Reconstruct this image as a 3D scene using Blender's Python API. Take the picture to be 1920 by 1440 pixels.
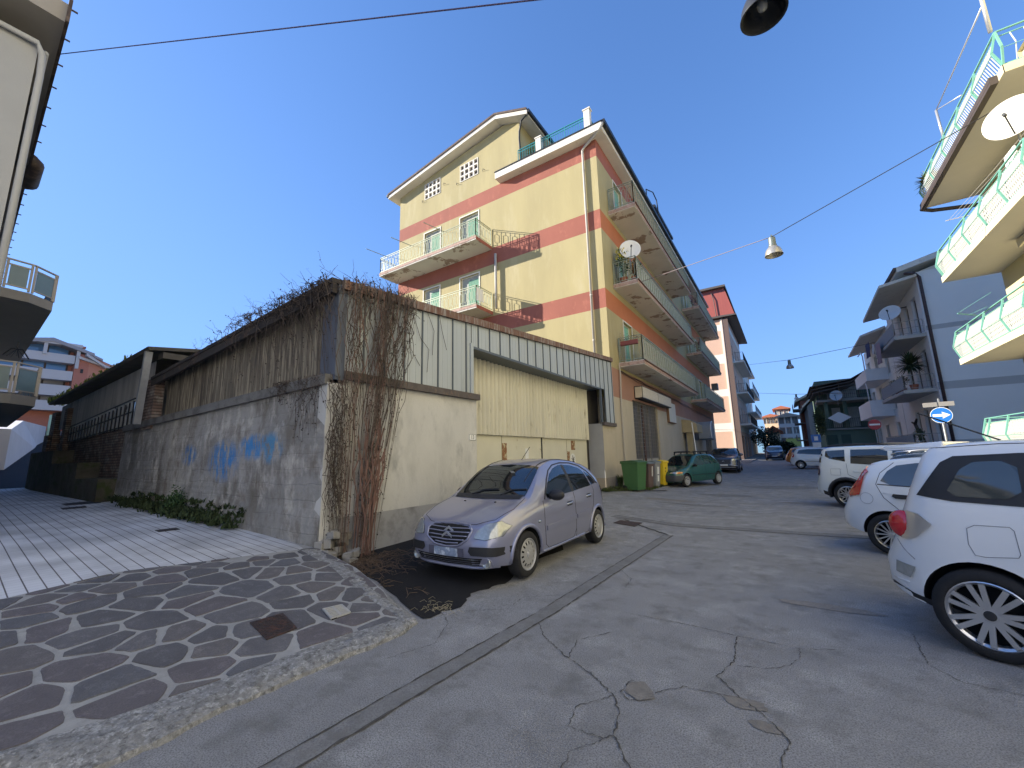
import bpy, bmesh, math, random
from math import sin, cos, pi, radians, atan2, sqrt, hypot
from mathutils import Vector, Matrix, noise
from mathutils.bvhtree import BVHTree
random.seed(7)
for o in list(bpy.data.objects): bpy.data.objects.remove(o)
SC = bpy.context.scene
COL = SC.collection
# ------------------------------------------------------------------ camera
CAMH = 1.62
SKYK = (.54, .55, .58)
SKYM = (.60, 1.15, 2.5)
FPX, PITCH, ROLL, YAW = 768.0, radians(10.0), radians(1.4), radians(-33.4)
def _cam():
    f = Vector((0, cos(PITCH), sin(PITCH))); r = Vector((1, 0, 0)); d = Vector((0, sin(PITCH), -cos(PITCH)))
    r2 = r*cos(ROLL)+d*sin(ROLL); d2 = -r*sin(ROLL)+d*cos(ROLL)
    z = lambda v: Vector((v.x*cos(YAW)+v.y*sin(YAW), -v.x*sin(YAW)+v.y*cos(YAW), v.z))
    return z(r2), z(d2), z(f)
CR, CD, CF = _cam()
CP = Vector((0, 0, CAMH))
cd = bpy.data.cameras.new("camera"); cam = bpy.data.objects.new("camera", cd); COL.objects.link(cam)
cam.matrix_world = Matrix(((CR.x, -CD.x, -CF.x, 0), (CR.y, -CD.y, -CF.y, 0), (CR.z, -CD.z, -CF.z, CAMH), (0, 0, 0, 1)))
cd.sensor_width = 36; cd.lens = FPX/1920*36; cd.clip_start = 0.05; cd.clip_end = 2000
SC.camera = cam
# surveying helpers: where a sight line meets a real plane of the place
def ray(px, py): return CR*((px-960)/FPX)+CD*((py-720)/FPX)+CF
def onx(px, py, X): r = ray(px, py); return CP+r*(X/r.x)
def ony(px, py, Y): r = ray(px, py); return CP+r*(Y/r.y)
def onz(px, py, Z): r = ray(px, py); return CP+r*((Z-CAMH)/r.z)
# ------------------------------------------------------------------ world, sun, exposure
SUNDIR = Vector((-.85, -.39, .37)).normalized()
SUN_EL = math.asin(SUNDIR.z); SUN_AZ = atan2(SUNDIR.x, SUNDIR.y)
w = bpy.data.worlds.new("World"); SC.world = w; w.use_nodes = True
nt = w.node_tree; nt.nodes.clear()
so = nt.nodes.new("ShaderNodeOutputWorld"); bg = nt.nodes.new("ShaderNodeBackground"); sk = nt.nodes.new("ShaderNodeTexSky")
sk.sky_type = 'NISHITA'; sk.sun_disc = False; sk.sun_elevation = SUN_EL; sk.sun_rotation = SUN_AZ
sk.altitude = 60; sk.air_density = 1.15; sk.dust_density = 0.3; sk.ozone_density = 4.0
gm = nt.nodes.new("ShaderNodeGamma"); gm.inputs[1].default_value = 1.4
def vmath(op, a, b=None, sc=None):
    n = nt.nodes.new("ShaderNodeVectorMath"); n.operation = op; nt.links.new(a, n.inputs[0])
    if b is not None and not isinstance(b, tuple): nt.links.new(b, n.inputs[1])
    elif b is not None: n.inputs[1].default_value = b
    if sc is not None: n.inputs[3].default_value = sc
    return n.outputs[0]
nt.links.new(sk.outputs[0], gm.inputs[0])
x_ = vmath('MULTIPLY', gm.outputs[0], SKYK)          # clear-day contrast and hue of the sky
y_ = vmath('DIVIDE', x_, vmath('ADD', vmath('DIVIDE', x_, SKYM), (1, 1, 1)))   # soft shoulder towards the horizon
nt.links.new(y_, bg.inputs[0]); nt.links.new(bg.outputs[0], so.inputs[0]); bg.inputs[1].default_value = 0.12
ld = bpy.data.lights.new("sun", 'SUN'); ld.energy = 2.0; ld.angle = radians(0.5); ld.color = (1.0, .93, .82)
sun = bpy.data.objects.new("sun", ld); COL.objects.link(sun); sun.rotation_euler = SUNDIR.to_track_quat('Z', 'Y').to_euler(); sun.location = (0, 0, 40)
SC.view_settings.view_transform = 'Standard'; SC.view_settings.look = 'None'; SC.view_settings.gamma = 1.0
SC.view_settings.exposure = 2.5
SC.view_settings.use_curve_mapping = False
SC.cycles.max_bounces = 6
# ------------------------------------------------------------------ materials
MATS = {}
def _n(nt, t, **kw):
    n = nt.nodes.new(t)
    for k, v in kw.items(): setattr(n, k, v)
    return n
def mat(name, col, rough=.7, metal=0., var=.0, vs=3., stain=None, ss=1., st=(.5, .65), bump=0., bs=40., coat=0., spec=.5, stretch=(1, 1, 1), grain=0., gs=200., emit=None, vcol=None):
    """procedural surface: base colour + broad tone variation + stains + fine grain + bump"""
    if name in MATS: return MATS[name]
    m = bpy.data.materials.new(name); m.use_nodes = True; nt = m.node_tree; L = nt.links
    b = nt.nodes["Principled BSDF"]; b.inputs["Roughness"].default_value = rough; b.inputs["Metallic"].default_value = metal
    b.inputs["Specular IOR Level"].default_value = spec; b.inputs["Coat Weight"].default_value = coat; b.inputs["Coat Roughness"].default_value = .04
    c = (*col, 1)
    b.inputs["Base Color"].default_value = c
    tc = _n(nt, "ShaderNodeTexCoord"); mp = _n(nt, "ShaderNodeMapping"); mp.inputs["Scale"].default_value = stretch
    L.new(tc.outputs["Object"], mp.inputs[0]); cur = None
    def nz(scale, det=6, rg=.6):
        n = _n(nt, "ShaderNodeTexNoise"); n.inputs["Scale"].default_value = scale; n.inputs["Detail"].default_value = det; n.inputs["Roughness"].default_value = rg
        L.new(mp.outputs[0], n.inputs["Vector"]); return n.outputs["Fac"]
    def mix(fac, a, bcol):
        x = _n(nt, "ShaderNodeMix", data_type='RGBA'); L.new(fac, x.inputs[0])
        if a is None: x.inputs[6].default_value = c
        else: L.new(a, x.inputs[6])
        x.inputs[7].default_value = (*bcol, 1); return x.outputs[2]
    def ramp(f, lo, hi):
        r = _n(nt, "ShaderNodeMapRange"); r.inputs[1].default_value = lo; r.inputs[2].default_value = hi; L.new(f, r.inputs[0]); return r.outputs[0]
    if var: cur = mix(ramp(nz(vs), .3, .72), cur, tuple(v*(1-var) for v in (vcol or col)))
    if stain:
        for i, s in enumerate(stain if isinstance(stain[0], tuple) else (stain,)):
            cur = mix(ramp(nz(ss*(1+.8*i), 10, .68), st[0], st[1]), cur, s)
    if grain: cur = mix(ramp(nz(gs, 2), .42, .68), cur, tuple(max(0, v*(1-grain)) for v in col))
    if cur is not None: L.new(cur, b.inputs["Base Color"])
    if bump:
        bp = _n(nt, "ShaderNodeBump"); bp.inputs["Strength"].default_value = min(1, bump); bp.inputs["Distance"].default_value = .01*max(1, bump)
        L.new(nz(bs, 8), bp.inputs["Height"]); L.new(bp.outputs[0], b.inputs["Normal"])
    if emit: b.inputs["Emission Color"].default_value = (*emit[0], 1); b.inputs["Emission Strength"].default_value = emit[1]
    MATS[name] = m; return m
def nodes_of(m): return m.node_tree, m.node_tree.nodes["Principled BSDF"]
# ------------------------------------------------------------------ mesh builder
class MB:
    def __init__(s): s.v = []; s.f = []; s.m = []
    def add(s, vs, fs, m=0):
        o = len(s.v); s.v += [tuple(v) for v in vs]; s.f += [tuple(i+o for i in f) for f in fs]; s.m += [m]*len(fs)
    def quad(s, a, b, c, d, m=0): s.add((a, b, c, d), ((0, 1, 2, 3),), m)
    def poly(s, pts, m=0): s.add(pts, (tuple(range(len(pts))),), m)
    def box(s, x0, x1, y0, y1, z0, z1, m=0):
        s.obox(((x0+x1)/2, (y0+y1)/2, (z0+z1)/2), ((x1-x0)/2, 0, 0), (0, (y1-y0)/2, 0), (0, 0, (z1-z0)/2), m)
    def obox(s, c, a, b, d, m=0):
        c, a, b, d = Vector(c), Vector(a), Vector(b), Vector(d)
        if a.cross(b).dot(d) < 0: a = -a
        vs = [c+a*i+b*j+d*k for k in (-1, 1) for j in (-1, 1) for i in (-1, 1)]
        s.add(vs, ((0, 2, 3, 1), (4, 5, 7, 6), (0, 1, 5, 4), (2, 6, 7, 3), (0, 4, 6, 2), (1, 3, 7, 5)), m)
    def bar(s, p, q, w, h=None, m=0, up=(0, 0, 1)):
        p, q = Vector(p), Vector(q); d = (q-p); L = d.length
        if L < 1e-6: return
        d.normalize(); u = Vector(up)
        if abs(d.dot(u)) > .95: u = Vector((1, 0, 0)) if abs(d.x) < .9 else Vector((0, 1, 0))
        a = d.cross(u).normalized(); b = a.cross(d); s.obox((p+q)/2, a*(w/2), b*((h or w)/2), d*(L/2), m)
    def prism(s, pts, ext, m=0):
        ext = Vector(ext); n = len(pts); P = [Vector(p) for p in pts]; nr = Vector((0, 0, 0))
        for i in range(n): nr += (P[i]-P[0]).cross(P[(i+1) % n]-P[0])
        if nr.dot(ext) > 0: P.reverse()
        s.add(P+[p+ext for p in P], [tuple(range(n)), tuple(reversed(range(n, 2*n)))]+[(i, i+n, (i+1) % n+n, (i+1) % n) for i in range(n)], m)
    def tube(s, pts, r, n=6, m=0, cap=True):
        P = [Vector(p) for p in pts]; R = r if isinstance(r, (list, tuple)) else [r]*len(P); vs = []; prev = None
        for i, p in enumerate(P):
            t = (P[min(i+1, len(P)-1)]-P[max(i-1, 0)]).normalized()
            if prev is None:
                u = Vector((0, 0, 1)) if abs(t.z) < .9 else Vector((1, 0, 0)); a = t.cross(u).normalized()
            else:
                a = (prev-t*prev.dot(t))
                a = a.normalized() if a.length > 1e-6 else t.orthogonal().normalized()
            prev = a; b = t.cross(a)
            vs += [p+(a*cos(2*pi*k/n)+b*sin(2*pi*k/n))*R[i] for k in range(n)]
        fs = [(i*n+k, i*n+(k+1) % n, (i+1)*n+(k+1) % n, (i+1)*n+k) for i in range(len(P)-1) for k in range(n)]
        if cap: fs += [tuple(reversed(range(n))), tuple(range((len(P)-1)*n, len(P)*n))]
        s.add(vs, fs, m)
    def lathe(s, prof, c, ax=(0, 0, 1), n=24, m=0):
        ax = Vector(ax).normalized(); a = ax.orthogonal().normalized(); b = ax.cross(a); c = Vector(c); vs = []
        for r, h in prof: vs += [c+ax*h+(a*cos(2*pi*k/n)+b*sin(2*pi*k/n))*r for k in range(n)]
        s.add(vs, [(i*n+k, i*n+(k+1) % n, (i+1)*n+(k+1) % n, (i+1)*n+k) for i in range(len(prof)-1) for k in range(n)], m)
    def disc(s, c, ax, r, n=24, m=0, sc=1.):
        ax = Vector(ax).normalized(); a = ax.orthogonal().normalized(); b = ax.cross(a); c = Vector(c)
        s.add([c+(a*cos(2*pi*k/n)+b*sin(2*pi*k/n)*sc)*r for k in range(n)], [tuple(range(n))], m)
def rootloc(o):
    l = Vector((0, 0, 0))
    while o is not None: l += o.location; o = o.parent
    return l
def obj(name, mb, mats, parent=None, smooth=False, local=False, bevel=0.):
    me = bpy.data.meshes.new(name)
    if isinstance(mb, MB):
        me.from_pydata(mb.v, [], mb.f); me.update()
        mats = mats if isinstance(mats, (list, tuple)) else [mats]
        for x in mats: me.materials.append(x)
        if len(mats) > 1: me.polygons.foreach_set("material_index", mb.m)
    if parent is not None and not local: me.transform(Matrix.Translation(-rootloc(parent)))
    if smooth: me.polygons.foreach_set("use_smooth", [True]*len(me.polygons))
    o = bpy.data.objects.new(name, me); COL.objects.link(o)
    if parent is not None: o.parent = parent
    if smooth and smooth != 1:
        me.set_sharp_from_angle(angle=radians(smooth))
    if bevel:
        b = o.modifiers.new("bevel", 'BEVEL'); b.width = bevel; b.segments = 2; b.limit_method = 'ANGLE'; b.angle_limit = radians(40)
    return o
def tag(o, label=None, cat=None, group=None, kind=None):
    if label: o["label"] = label
    if cat: o["category"] = cat
    if group: o["group"] = group
    if kind: o["kind"] = kind
    return o
def thing(name, label, cat, loc=(0, 0, 0), rz=0., group=None):
    o = bpy.data.objects.new(name, None); COL.objects.link(o); o.location = loc; o.rotation_euler = (0, 0, rz); o.empty_display_size = .3
    return tag(o, label, cat, group)
def copy_tree(o, parent=None):
    c = o.copy(); COL.objects.link(c)
    if parent is not None: c.parent = parent
    for ch in list(o.children): copy_tree(ch, c)
    return c
def lerp(xs, ys, x):
    if x <= xs[0]: return ys[0]
    for i in range(len(xs)-1):
        if x <= xs[i+1]: return ys[i]+(ys[i+1]-ys[i])*(x-xs[i])/(xs[i+1]-xs[i])
    return ys[-1]
# facade frame: origin, along u, outward n
class Fr:
    def __init__(s, o, u, n): s.o = Vector(o); s.u = Vector(u).normalized(); s.n = Vector(n).normalized()
    def p(s, u, d, z): return s.o+s.u*u+s.n*d+Vector((0, 0, z))
    def box(s, mb, u0, u1, d0, d1, z0, z1, m=0):
        mb.obox(s.p((u0+u1)/2, (d0+d1)/2, (z0+z1)/2), s.u*((u1-u0)/2), s.n*((d1-d0)/2), (0, 0, (z1-z0)/2), m)
    def wall(s, mb, u0, u1, z0, z1, holes=(), depth=.18, bands=((-99, 0),), rev=None):
        """wall face with real openings; bands = (z from, material)"""
        us = sorted({u0, u1, *[h[0] for h in holes], *[h[1] for h in holes]}); us = [x for x in us if u0 <= x <= u1]
        zs = sorted({z0, z1, *[h[2] for h in holes], *[h[3] for h in holes], *[b[0] for b in bands if z0 < b[0] < z1]}); zs = [x for x in zs if z0 <= x <= z1]
        flip = s.u.cross(Vector((0, 0, 1))).dot(s.n) < 0
        def q(a, b, c, d, m): mb.quad(*( (d, c, b, a) if flip else (a, b, c, d)), m)
        for i in range(len(us)-1):
            for j in range(len(zs)-1):
                cu, cz = (us[i]+us[i+1])/2, (zs[j]+zs[j+1])/2
                if any(h[0] < cu < h[1] and h[2] < cz < h[3] for h in holes): continue
                m = 0
                for b in bands:
                    if cz > b[0]: m = b[1]
                q(s.p(us[i], 0, zs[j]), s.p(us[i+1], 0, zs[j]), s.p(us[i+1], 0, zs[j+1]), s.p(us[i], 0, zs[j+1]), m)
        for h in holes:
            a, b, c, d = h[:4]; m = 0
            for bb in bands:
                if (c+d)/2 > bb[0]: m = bb[1]
            if rev is not None: m = rev
            D = -depth
            q(s.p(a, 0, c), s.p(a, 0, d), s.p(a, D, d), s.p(a, D, c), m); q(s.p(b, 0, d), s.p(b, 0, c), s.p(b, D, c), s.p(b, D, d), m)
            q(s.p(a, 0, d), s.p(b, 0, d), s.p(b, D, d), s.p(a, D, d), m); q(s.p(b, 0, c), s.p(a, 0, c), s.p(a, D, c), s.p(b, D, c), m)
# ================================================================== GROUND
def road_z(y): return .012*max(0, y-20)
def gh(x, y):
    z = road_z(y)
    if x < -2.4 and y > 3: z += lerp([3.5, 6, 16], [.03, .10, .23], y)*min(1, (-2.4-x)/3.8)
    return z
XA = onx(7, 881, -36); XB = onx(82, 828, -62)
def zl(x): return lerp([3.4, 6.2, 10, 16, 26, 27.5, 36, 62, 90], [.05, .30, .46, .60, .72, .78, XA.z, XB.z, XB.z+1.2], -x)
def gpx(px, py, f=gh, z=.05):
    for _ in range(30):
        q = onz(px, py, z); z = .5*z+.5*f(q.x, q.y)
    return Vector((q.x, q.y, f(q.x, q.y)))
def lpx(px, py): return gpx(px, py, lambda x, y: zl(x), .1)
def grid(mb, xs, ys, f, m=0):
    vs = [(x, y, f(x, y)) for x in xs for y in ys]; n = len(ys)
    mb.add(vs, [(i*n+j, (i+1)*n+j, (i+1)*n+j+1, i*n+j+1) for i in range(len(xs)-1) for j in range(n-1)], m)
def rng(a, b, s): n = max(1, int(round((b-a)/s))); return [a+(b-a)*i/n for i in range(n+1)]
def clipgrid(poly, step, f, off=.004, name="tmp"):
    """flat polygon cut into cells and laid on the ground surface f"""
    bm = bmesh.new(); vs = [bm.verts.new((p[0], p[1], 0)) for p in poly]; bm.faces.new(vs)
    xs = [p[0] for p in poly]; ys = [p[1] for p in poly]
    for ax, lo, hi in ((0, min(xs), max(xs)), (1, min(ys), max(ys))):
        c = lo+step
        while c < hi:
            nrm = Vector((1, 0, 0)) if ax == 0 else Vector((0, 1, 0)); co = nrm*c
            bmesh.ops.bisect_plane(bm, geom=bm.verts[:]+bm.edges[:]+bm.faces[:], plane_co=co, plane_no=nrm); c += step
    mb = MB(); bm.verts.index_update()
    mb.add([(v.co.x, v.co.y, f(v.co.x, v.co.y)+off) for v in bm.verts], [tuple(v.index for v in fc.verts) for fc in bm.faces]); bm.free()
    mb.f = [tuple(reversed(fc)) if (Vector(mb.v[fc[1]])-Vector(mb.v[fc[0]])).cross(Vector(mb.v[fc[2]])-Vector(mb.v[fc[0]])).z < 0 else fc for fc in mb.f]
    return mb
def ribbon(mb, pts, wd, f=gh, off=.005, jit=.0, m=0, step=.06, wj=0.):
    P = []
    for a, b in zip(pts[:-1], pts[1:]):
        n = max(1, int(hypot(b[0]-a[0], b[1]-a[1])/step))
        P += [(a[0]+(b[0]-a[0])*i/n, a[1]+(b[1]-a[1])*i/n) for i in range(n)]
    P.append(pts[-1][:2]); vs = []
    for i, p in enumerate(P):
        a = P[max(0, i-1)]; b = P[min(len(P)-1, i+1)]; dx, dy = b[0]-a[0], b[1]-a[1]; L = hypot(dx, dy) or 1
        nx, ny = -dy/L, dx/L; k = wd*(1+random.uniform(-wj, wj))/2; j = random.uniform(-jit, jit)
        for s in (-1, 1):
            x, y = p[0]+nx*(j+s*k), p[1]+ny*(j+s*k); vs.append((x, y, f(x, y)+off))
    mb.add(vs, [(2*i, 2*i+1, 2*i+3, 2*i+2)[::-1] for i in range(len(P)-1)], m)
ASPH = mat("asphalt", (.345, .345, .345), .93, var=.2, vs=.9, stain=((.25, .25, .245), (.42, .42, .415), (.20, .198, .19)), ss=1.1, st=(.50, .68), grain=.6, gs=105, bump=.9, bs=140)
ASPHD = mat("asphalt_new", (.03, .03, .032), .9, spec=.2, var=.3, vs=2, stain=(.06, .055, .05), ss=5, st=(.62, .75), grain=.4, gs=120, bump=1, bs=160)
ASPHB = mat("asphalt_alley", (.03, .033, .042), .95, spec=.15, var=.3, vs=1.2, grain=.3, gs=120, bump=.6, bs=120)
CONC = mat("concrete", (.30, .29, .27), .9, var=.3, vs=1.5, stain=(.16, .15, .13), ss=2.5, st=(.5, .7), grain=.2, gs=120, bump=.6, bs=60)
mb = MB(); grid(mb, [-300, -120, -62, -20, 10, 60, 300], [-300, -100, -15, 110, 300], lambda x, y: -.4)
tag(obj("ground", mb, mat("earth", (.16, .14, .11), .95, var=.3, vs=.3)), kind="structure")
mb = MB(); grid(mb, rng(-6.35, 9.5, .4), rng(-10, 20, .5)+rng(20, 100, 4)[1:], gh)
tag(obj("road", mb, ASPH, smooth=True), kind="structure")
# ---- paved forecourt on the left
K_OUT = [(-3.9, -4), (-3.78, 0), lpx(0, 1440)[:2], lpx(170, 1440)[:2], lpx(400, 1330)[:2], lpx(620, 1235)[:2], lpx(760, 1180)[:2], lpx(785, 1160)[:2]]
K_IN = [(-4.2, -4), (-4.06, 0), lpx(0, 1412)[:2], lpx(220, 1345)[:2], lpx(420, 1275)[:2], lpx(640, 1195)[:2], lpx(752, 1160)[:2]]
fl = lambda x, y: zl(x)
edge = [lpx(720, 1108)[:2], lpx(668, 1065)[:2], (-6.15, 3.86)]
S_B = [(-6.9, 3.86), lpx(570, 1029)[:2], lpx(225, 1072)[:2], lpx(0, 1124)[:2], (-6.4, -4)]
mb = clipgrid([*K_IN, *edge, *S_B], .35, fl, 0)
# mortar bed with individually laid irregular slabs
MORT = mat("mortar", (.40, .40, .385), .92, var=.35, vs=4, stain=(.24, .235, .22), ss=6, st=(.52, .7), grain=.2, gs=120, bump=.8, bs=50)
PAVE = [mat("slab_stone_%s" % n, c, .8, var=.3, vs=3, stain=(tuple(v*.7 for v in c), tuple(min(1, v*1.35) for v in c)), ss=5, st=(.52, .7), grain=.3, gs=90, bump=.9, bs=60)
    for n, c in (("grey", (.155, .150, .155)), ("plum", (.150, .135, .140)), ("slate", (.138, .138, .148)), ("brown", (.160, .148, .146)), ("dark", (.128, .124, .130)))]
pr = random.Random(5); pav = [(p[0], p[1]) for p in [*K_IN, *edge, *S_B]]; ctr_ = []
def inside(p, poly):
    c = False; n = len(poly)
    for i in range(n):
        (x1, y1), (x2, y2) = poly[i], poly[(i+1) % n]
        if (y1 > p[1]) != (y2 > p[1]) and p[0] < (x2-x1)*(p[1]-y1)/(y2-y1)+x1: c = not c
    return c
for i in range(14000):
    p = (pr.uniform(-7.6, -2.9), pr.uniform(-4.2, 4.3)); rr_ = pr.choice((.66, .52, .42, .28)) if i < 5000 else .2
    if all(hypot(p[0]-q_[0], p[1]-q_[1]) > (rr_+q_[2])/2 for q_ in ctr_): ctr_.append((*p, rr_))
def clip(poly, a, b_, c_):   # keep a*x+b*y<c
    out = []
    for i in range(len(poly)):
        p, q_ = poly[i], poly[(i+1) % len(poly)]; dp, dq = a*p[0]+b_*p[1]-c_, a*q_[0]+b_*q_[1]-c_
        if dp <= 0: out.append(p)
        if (dp < 0) != (dq < 0) and dp != dq: t = dp/(dp-dq); out.append((p[0]+(q_[0]-p[0])*t, p[1]+(q_[1]-p[1])*t))
    return out
st_mb = MB()
for i, (cx, cy, rr_) in enumerate(ctr_):
    cell = [(cx-1, cy-1), (cx+1, cy-1), (cx+1, cy+1), (cx-1, cy+1)]; gap = pr.uniform(.010, .020)
    for j, (qx, qy, _) in enumerate(ctr_):
        d = hypot(qx-cx, qy-cy)
        if j == i or d > 1.3: continue
        nx, ny = (qx-cx)/d, (qy-cy)/d; w_ = pr.uniform(-.16, .16); nx2, ny2 = nx*cos(w_)-ny*sin(w_), nx*sin(w_)+ny*cos(w_); cell = clip(cell, nx2, ny2, nx2*(cx+qx)/2+ny2*(cy+qy)/2-gap-.008)
        if len(cell) < 3: break
    if len(cell) < 3: continue
    # keep the slab inside the paved area
    for k in range(len(pav)):
        (x1, y1), (x2, y2) = pav[k], pav[(k+1) % len(pav)]; L_ = hypot(x2-x1, y2-y1) or 1; nx, ny = (y2-y1)/L_, -(x2-x1)/L_; md = ((x1+x2)/2+nx*.01, (y1+y2)/2+ny*.01)
        if inside(md, pav): nx, ny = -nx, -ny
        tt = ((cx-x1)*(x2-x1)+(cy-y1)*(y2-y1))/L_/L_
        if abs((cx-(x1+x2)/2)*nx+(cy-(y1+y2)/2)*ny) > .9 or not (-.12/L_ < tt < 1+.12/L_): continue
        cell = clip(cell, nx, ny, nx*x1+ny*y1-.015)
        if len(cell) < 3: break
    if len(cell) < 3 or not inside((sum(p[0] for p in cell)/len(cell), sum(p[1] for p in cell)/len(cell)), pav): continue
    ar = abs(sum(cell[k][0]*cell[(k+1) % len(cell)][1]-cell[(k+1) % len(cell)][0]*cell[k][1] for k in range(len(cell))))/2
    if ar < .006: continue
    out = []; n = len(cell)
    for k in range(n):       # knock the corners off and roughen the edges
        p, q_, r_2 = cell[k-1], cell[k], cell[(k+1) % n]
        for s_, o in ((p, .09), (r_2, .09)): out.append((q_[0]+(s_[0]-q_[0])*o, q_[1]+(s_[1]-q_[1])*o))
    o2 = []
    for k in range(len(out)):
        p, q_ = out[k], out[(k+1) % len(out)]; m_ = max(1, int(hypot(q_[0]-p[0], q_[1]-p[1])/.05))
        for e in range(m_): x_, y_ = p[0]+(q_[0]-p[0])*e/m_, p[1]+(q_[1]-p[1])*e/m_; o2.append((x_+.011*noise.noise(Vector((x_*14, y_*14, 1))), y_+.011*noise.noise(Vector((x_*14, y_*14, 7)))))
    A2 = sum(o2[k][0]*o2[(k+1) % len(o2)][1]-o2[(k+1) % len(o2)][0]*o2[k][1] for k in range(len(o2)))
    if A2 < 0: o2.reverse()
    h = pr.uniform(.004, .010); tx, ty = pr.uniform(-.006, .006), pr.uniform(-.006, .006); n = len(o2); V = [(x_, y_, zl(x_)-.004) for x_, y_ in o2]+[(x_+(cx-x_)*.012, y_+(cy-y_)*.012, zl(x_)+h+tx*(x_-cx)+ty*(y_-cy)) for x_, y_ in o2]
    st_mb.add(V, [tuple(range(n, 2*n))]+[(k, (k+1) % n, (k+1) % n+n, k+n) for k in range(n)], pr.randrange(5))
sp_o = tag(obj("stone_paving", mb, MORT), kind="structure")
tag(obj("paving_slabs", st_mb, PAVE), kind="structure")
# ---- block-paved alley
m = bpy.data.materials.new("block_paving"); m.use_nodes = True; nt_, b = nodes_of(m); L = nt_.links
tc = _n(nt_, "ShaderNodeTexCoord"); sp = _n(nt_, "ShaderNodeSeparateXYZ"); L.new(tc.outputs["Object"], sp.inputs[0])
def joint(out, size, wdt):
    d = _n(nt_, "ShaderNodeMath", operation='DIVIDE'); L.new(out, d.inputs[0]); d.inputs[1].default_value = size
    f = _n(nt_, "ShaderNodeMath", operation='FRACT'); L.new(d.outputs[0], f.inputs[0])
    g = _n(nt_, "ShaderNodeMath", operation='LESS_THAN'); L.new(f.outputs[0], g.inputs[0]); g.inputs[1].default_value = wdt; return g.outputs[0]
sk_ = _n(nt_, "ShaderNodeMath", operation='MULTIPLY_ADD'); L.new(sp.outputs[0], sk_.inputs[0]); sk_.inputs[1].default_value = .045; L.new(sp.outputs[1], sk_.inputs[2])
j1 = joint(sk_.outputs[0], .14, .085); j2 = joint(sp.outputs[0], .12, .05)
a1 = _n(nt_, "ShaderNodeMix", data_type='RGBA'); a1.inputs[6].default_value = (.60, .61, .63, 1); a1.inputs[7].default_value = (.40, .40, .41, 1); L.new(j2, a1.inputs[0])
a2 = _n(nt_, "ShaderNodeMix", data_type='RGBA'); a2.inputs[7].default_value = (.10, .09, .09, 1); L.new(j1, a2.inputs[0]); L.new(a1.outputs[2], a2.inputs[6])
nn = _n(nt_, "ShaderNodeTexNoise"); nn.inputs["Scale"].default_value = 1.3; nn.inputs["Detail"].default_value = 9; L.new(tc.outputs["Object"], nn.inputs["Vector"])
r_ = _n(nt_, "ShaderNodeMapRange"); r_.inputs[1].default_value = .35; r_.inputs[2].default_value = .7; r_.inputs[3].default_value = 1.08; r_.inputs[4].default_value = .62; L.new(nn.outputs["Fac"], r_.inputs[0])
mu = _n(nt_, "ShaderNodeMix", data_type='RGBA', blend_type='MULTIPLY'); mu.inputs[0].default_value = 1; L.new(a2.outputs[2], mu.inputs[6]); L.new(r_.outputs[0], mu.inputs[7]); L.new(mu.outputs[2], b.inputs["Base Color"])
b.inputs["Roughness"].default_value = .75; MATS["blocks"] = m
mb = clipgrid([(-7.0, -4), *[p for p in reversed(S_B[:-1])], (-27.6, 3.87), (-27.6, -4)], .8, fl, -.001)
tag(obj("block_paving", mb, m, smooth=True), kind="structure")
mb = MB(); grid(mb, rng(-90, -27.5, 1.5), [-6, 0, 3.9, 9, 16], lambda x, y: zl(x)-.002)
tag(obj("alley_road", mb, ASPHB, smooth=True), kind="structure")
# rough concrete kerb round the paving
mb = MB(); P = [Vector((*a, 0)) for a in K_OUT]+[Vector((*e, 0)) for e in edge]
Q = [Vector((*a, 0)).lerp(Vector((*K_OUT[min(i_+1, 7)], 0)), .0) for i_, a in enumerate(K_IN)]+[Vector((*K_IN[-1], 0))]+[Vector((e[0]-.0, e[1], 0))+Vector((-.16, -.22, 0)) for e in edge]
rows = []
for i in range(len(P)-1):
    n = max(1, int((P[i+1]-P[i]).length/.07))
    for k in range(n):
        t = k/n; o = P[i].lerp(P[i+1], t); q = Q[i].lerp(Q[i+1], t); d = (o-q); jj = noise.noise(Vector((o.x*3, o.y*3, 0)))*.05+random.uniform(-.012, .012)
        row = []
        for s, h in ((-.03, .006), (.25, .012), (.5, .014), (.75, .004), (.95, -.02), (1.0, -.06)):
            p = q+d*s+d.normalized()*(jj if s > .3 else 0); z = max(zl(p.x), .05)+h+(random.uniform(-.007, .007)+.010*noise.noise(Vector((p.x*9, p.y*9, 2))))*(s > 0)
            if s == 1.0: z = -.02
            row.append((p.x, p.y, z))
        rows.append(row)
vs = [v for r in rows for v in r]; mb.add(vs, [(i*6+j, i*6+j+1, (i+1)*6+j+1, (i+1)*6+j) for i in range(len(rows)-1) for j in range(5)])
tag(obj("kerb", mb, mat("kerb_concrete", (.36, .36, .35), .95, var=.35, vs=8, stain=((.20, .198, .19), (.44, .44, .43), (.12, .118, .11)), ss=9, st=(.50, .60), grain=.4, gs=60, bump=2, bs=45)), kind="structure")
# dark new asphalt bay in front of the garage
dk = [(-3.3, 3.22), (-3.2, 3.7), (-3.32, 4.1), (-3.22, 4.6), (-3.45, 5.4), (-3.4, 6.6), (-3.9, 7.4), (-4.9, 7.9), (-6.19, 8.1), (-6.19, 3.9), (-5.2, 3.95), (-4.2, 3.62)]
d2 = []
for a, b_ in zip(dk, dk[1:]+dk[:1]):
    for k in range(5):
        t = k/5; d2.append((a[0]+(b_[0]-a[0])*t+(random.uniform(-.04, .04) if a[0] > -6 else 0), a[1]+(b_[1]-a[1])*t+random.uniform(-.03, .03)))
tag(obj("asphalt_patch", clipgrid(d2, .4, gh, .005), ASPHD), kind="structure")
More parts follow.
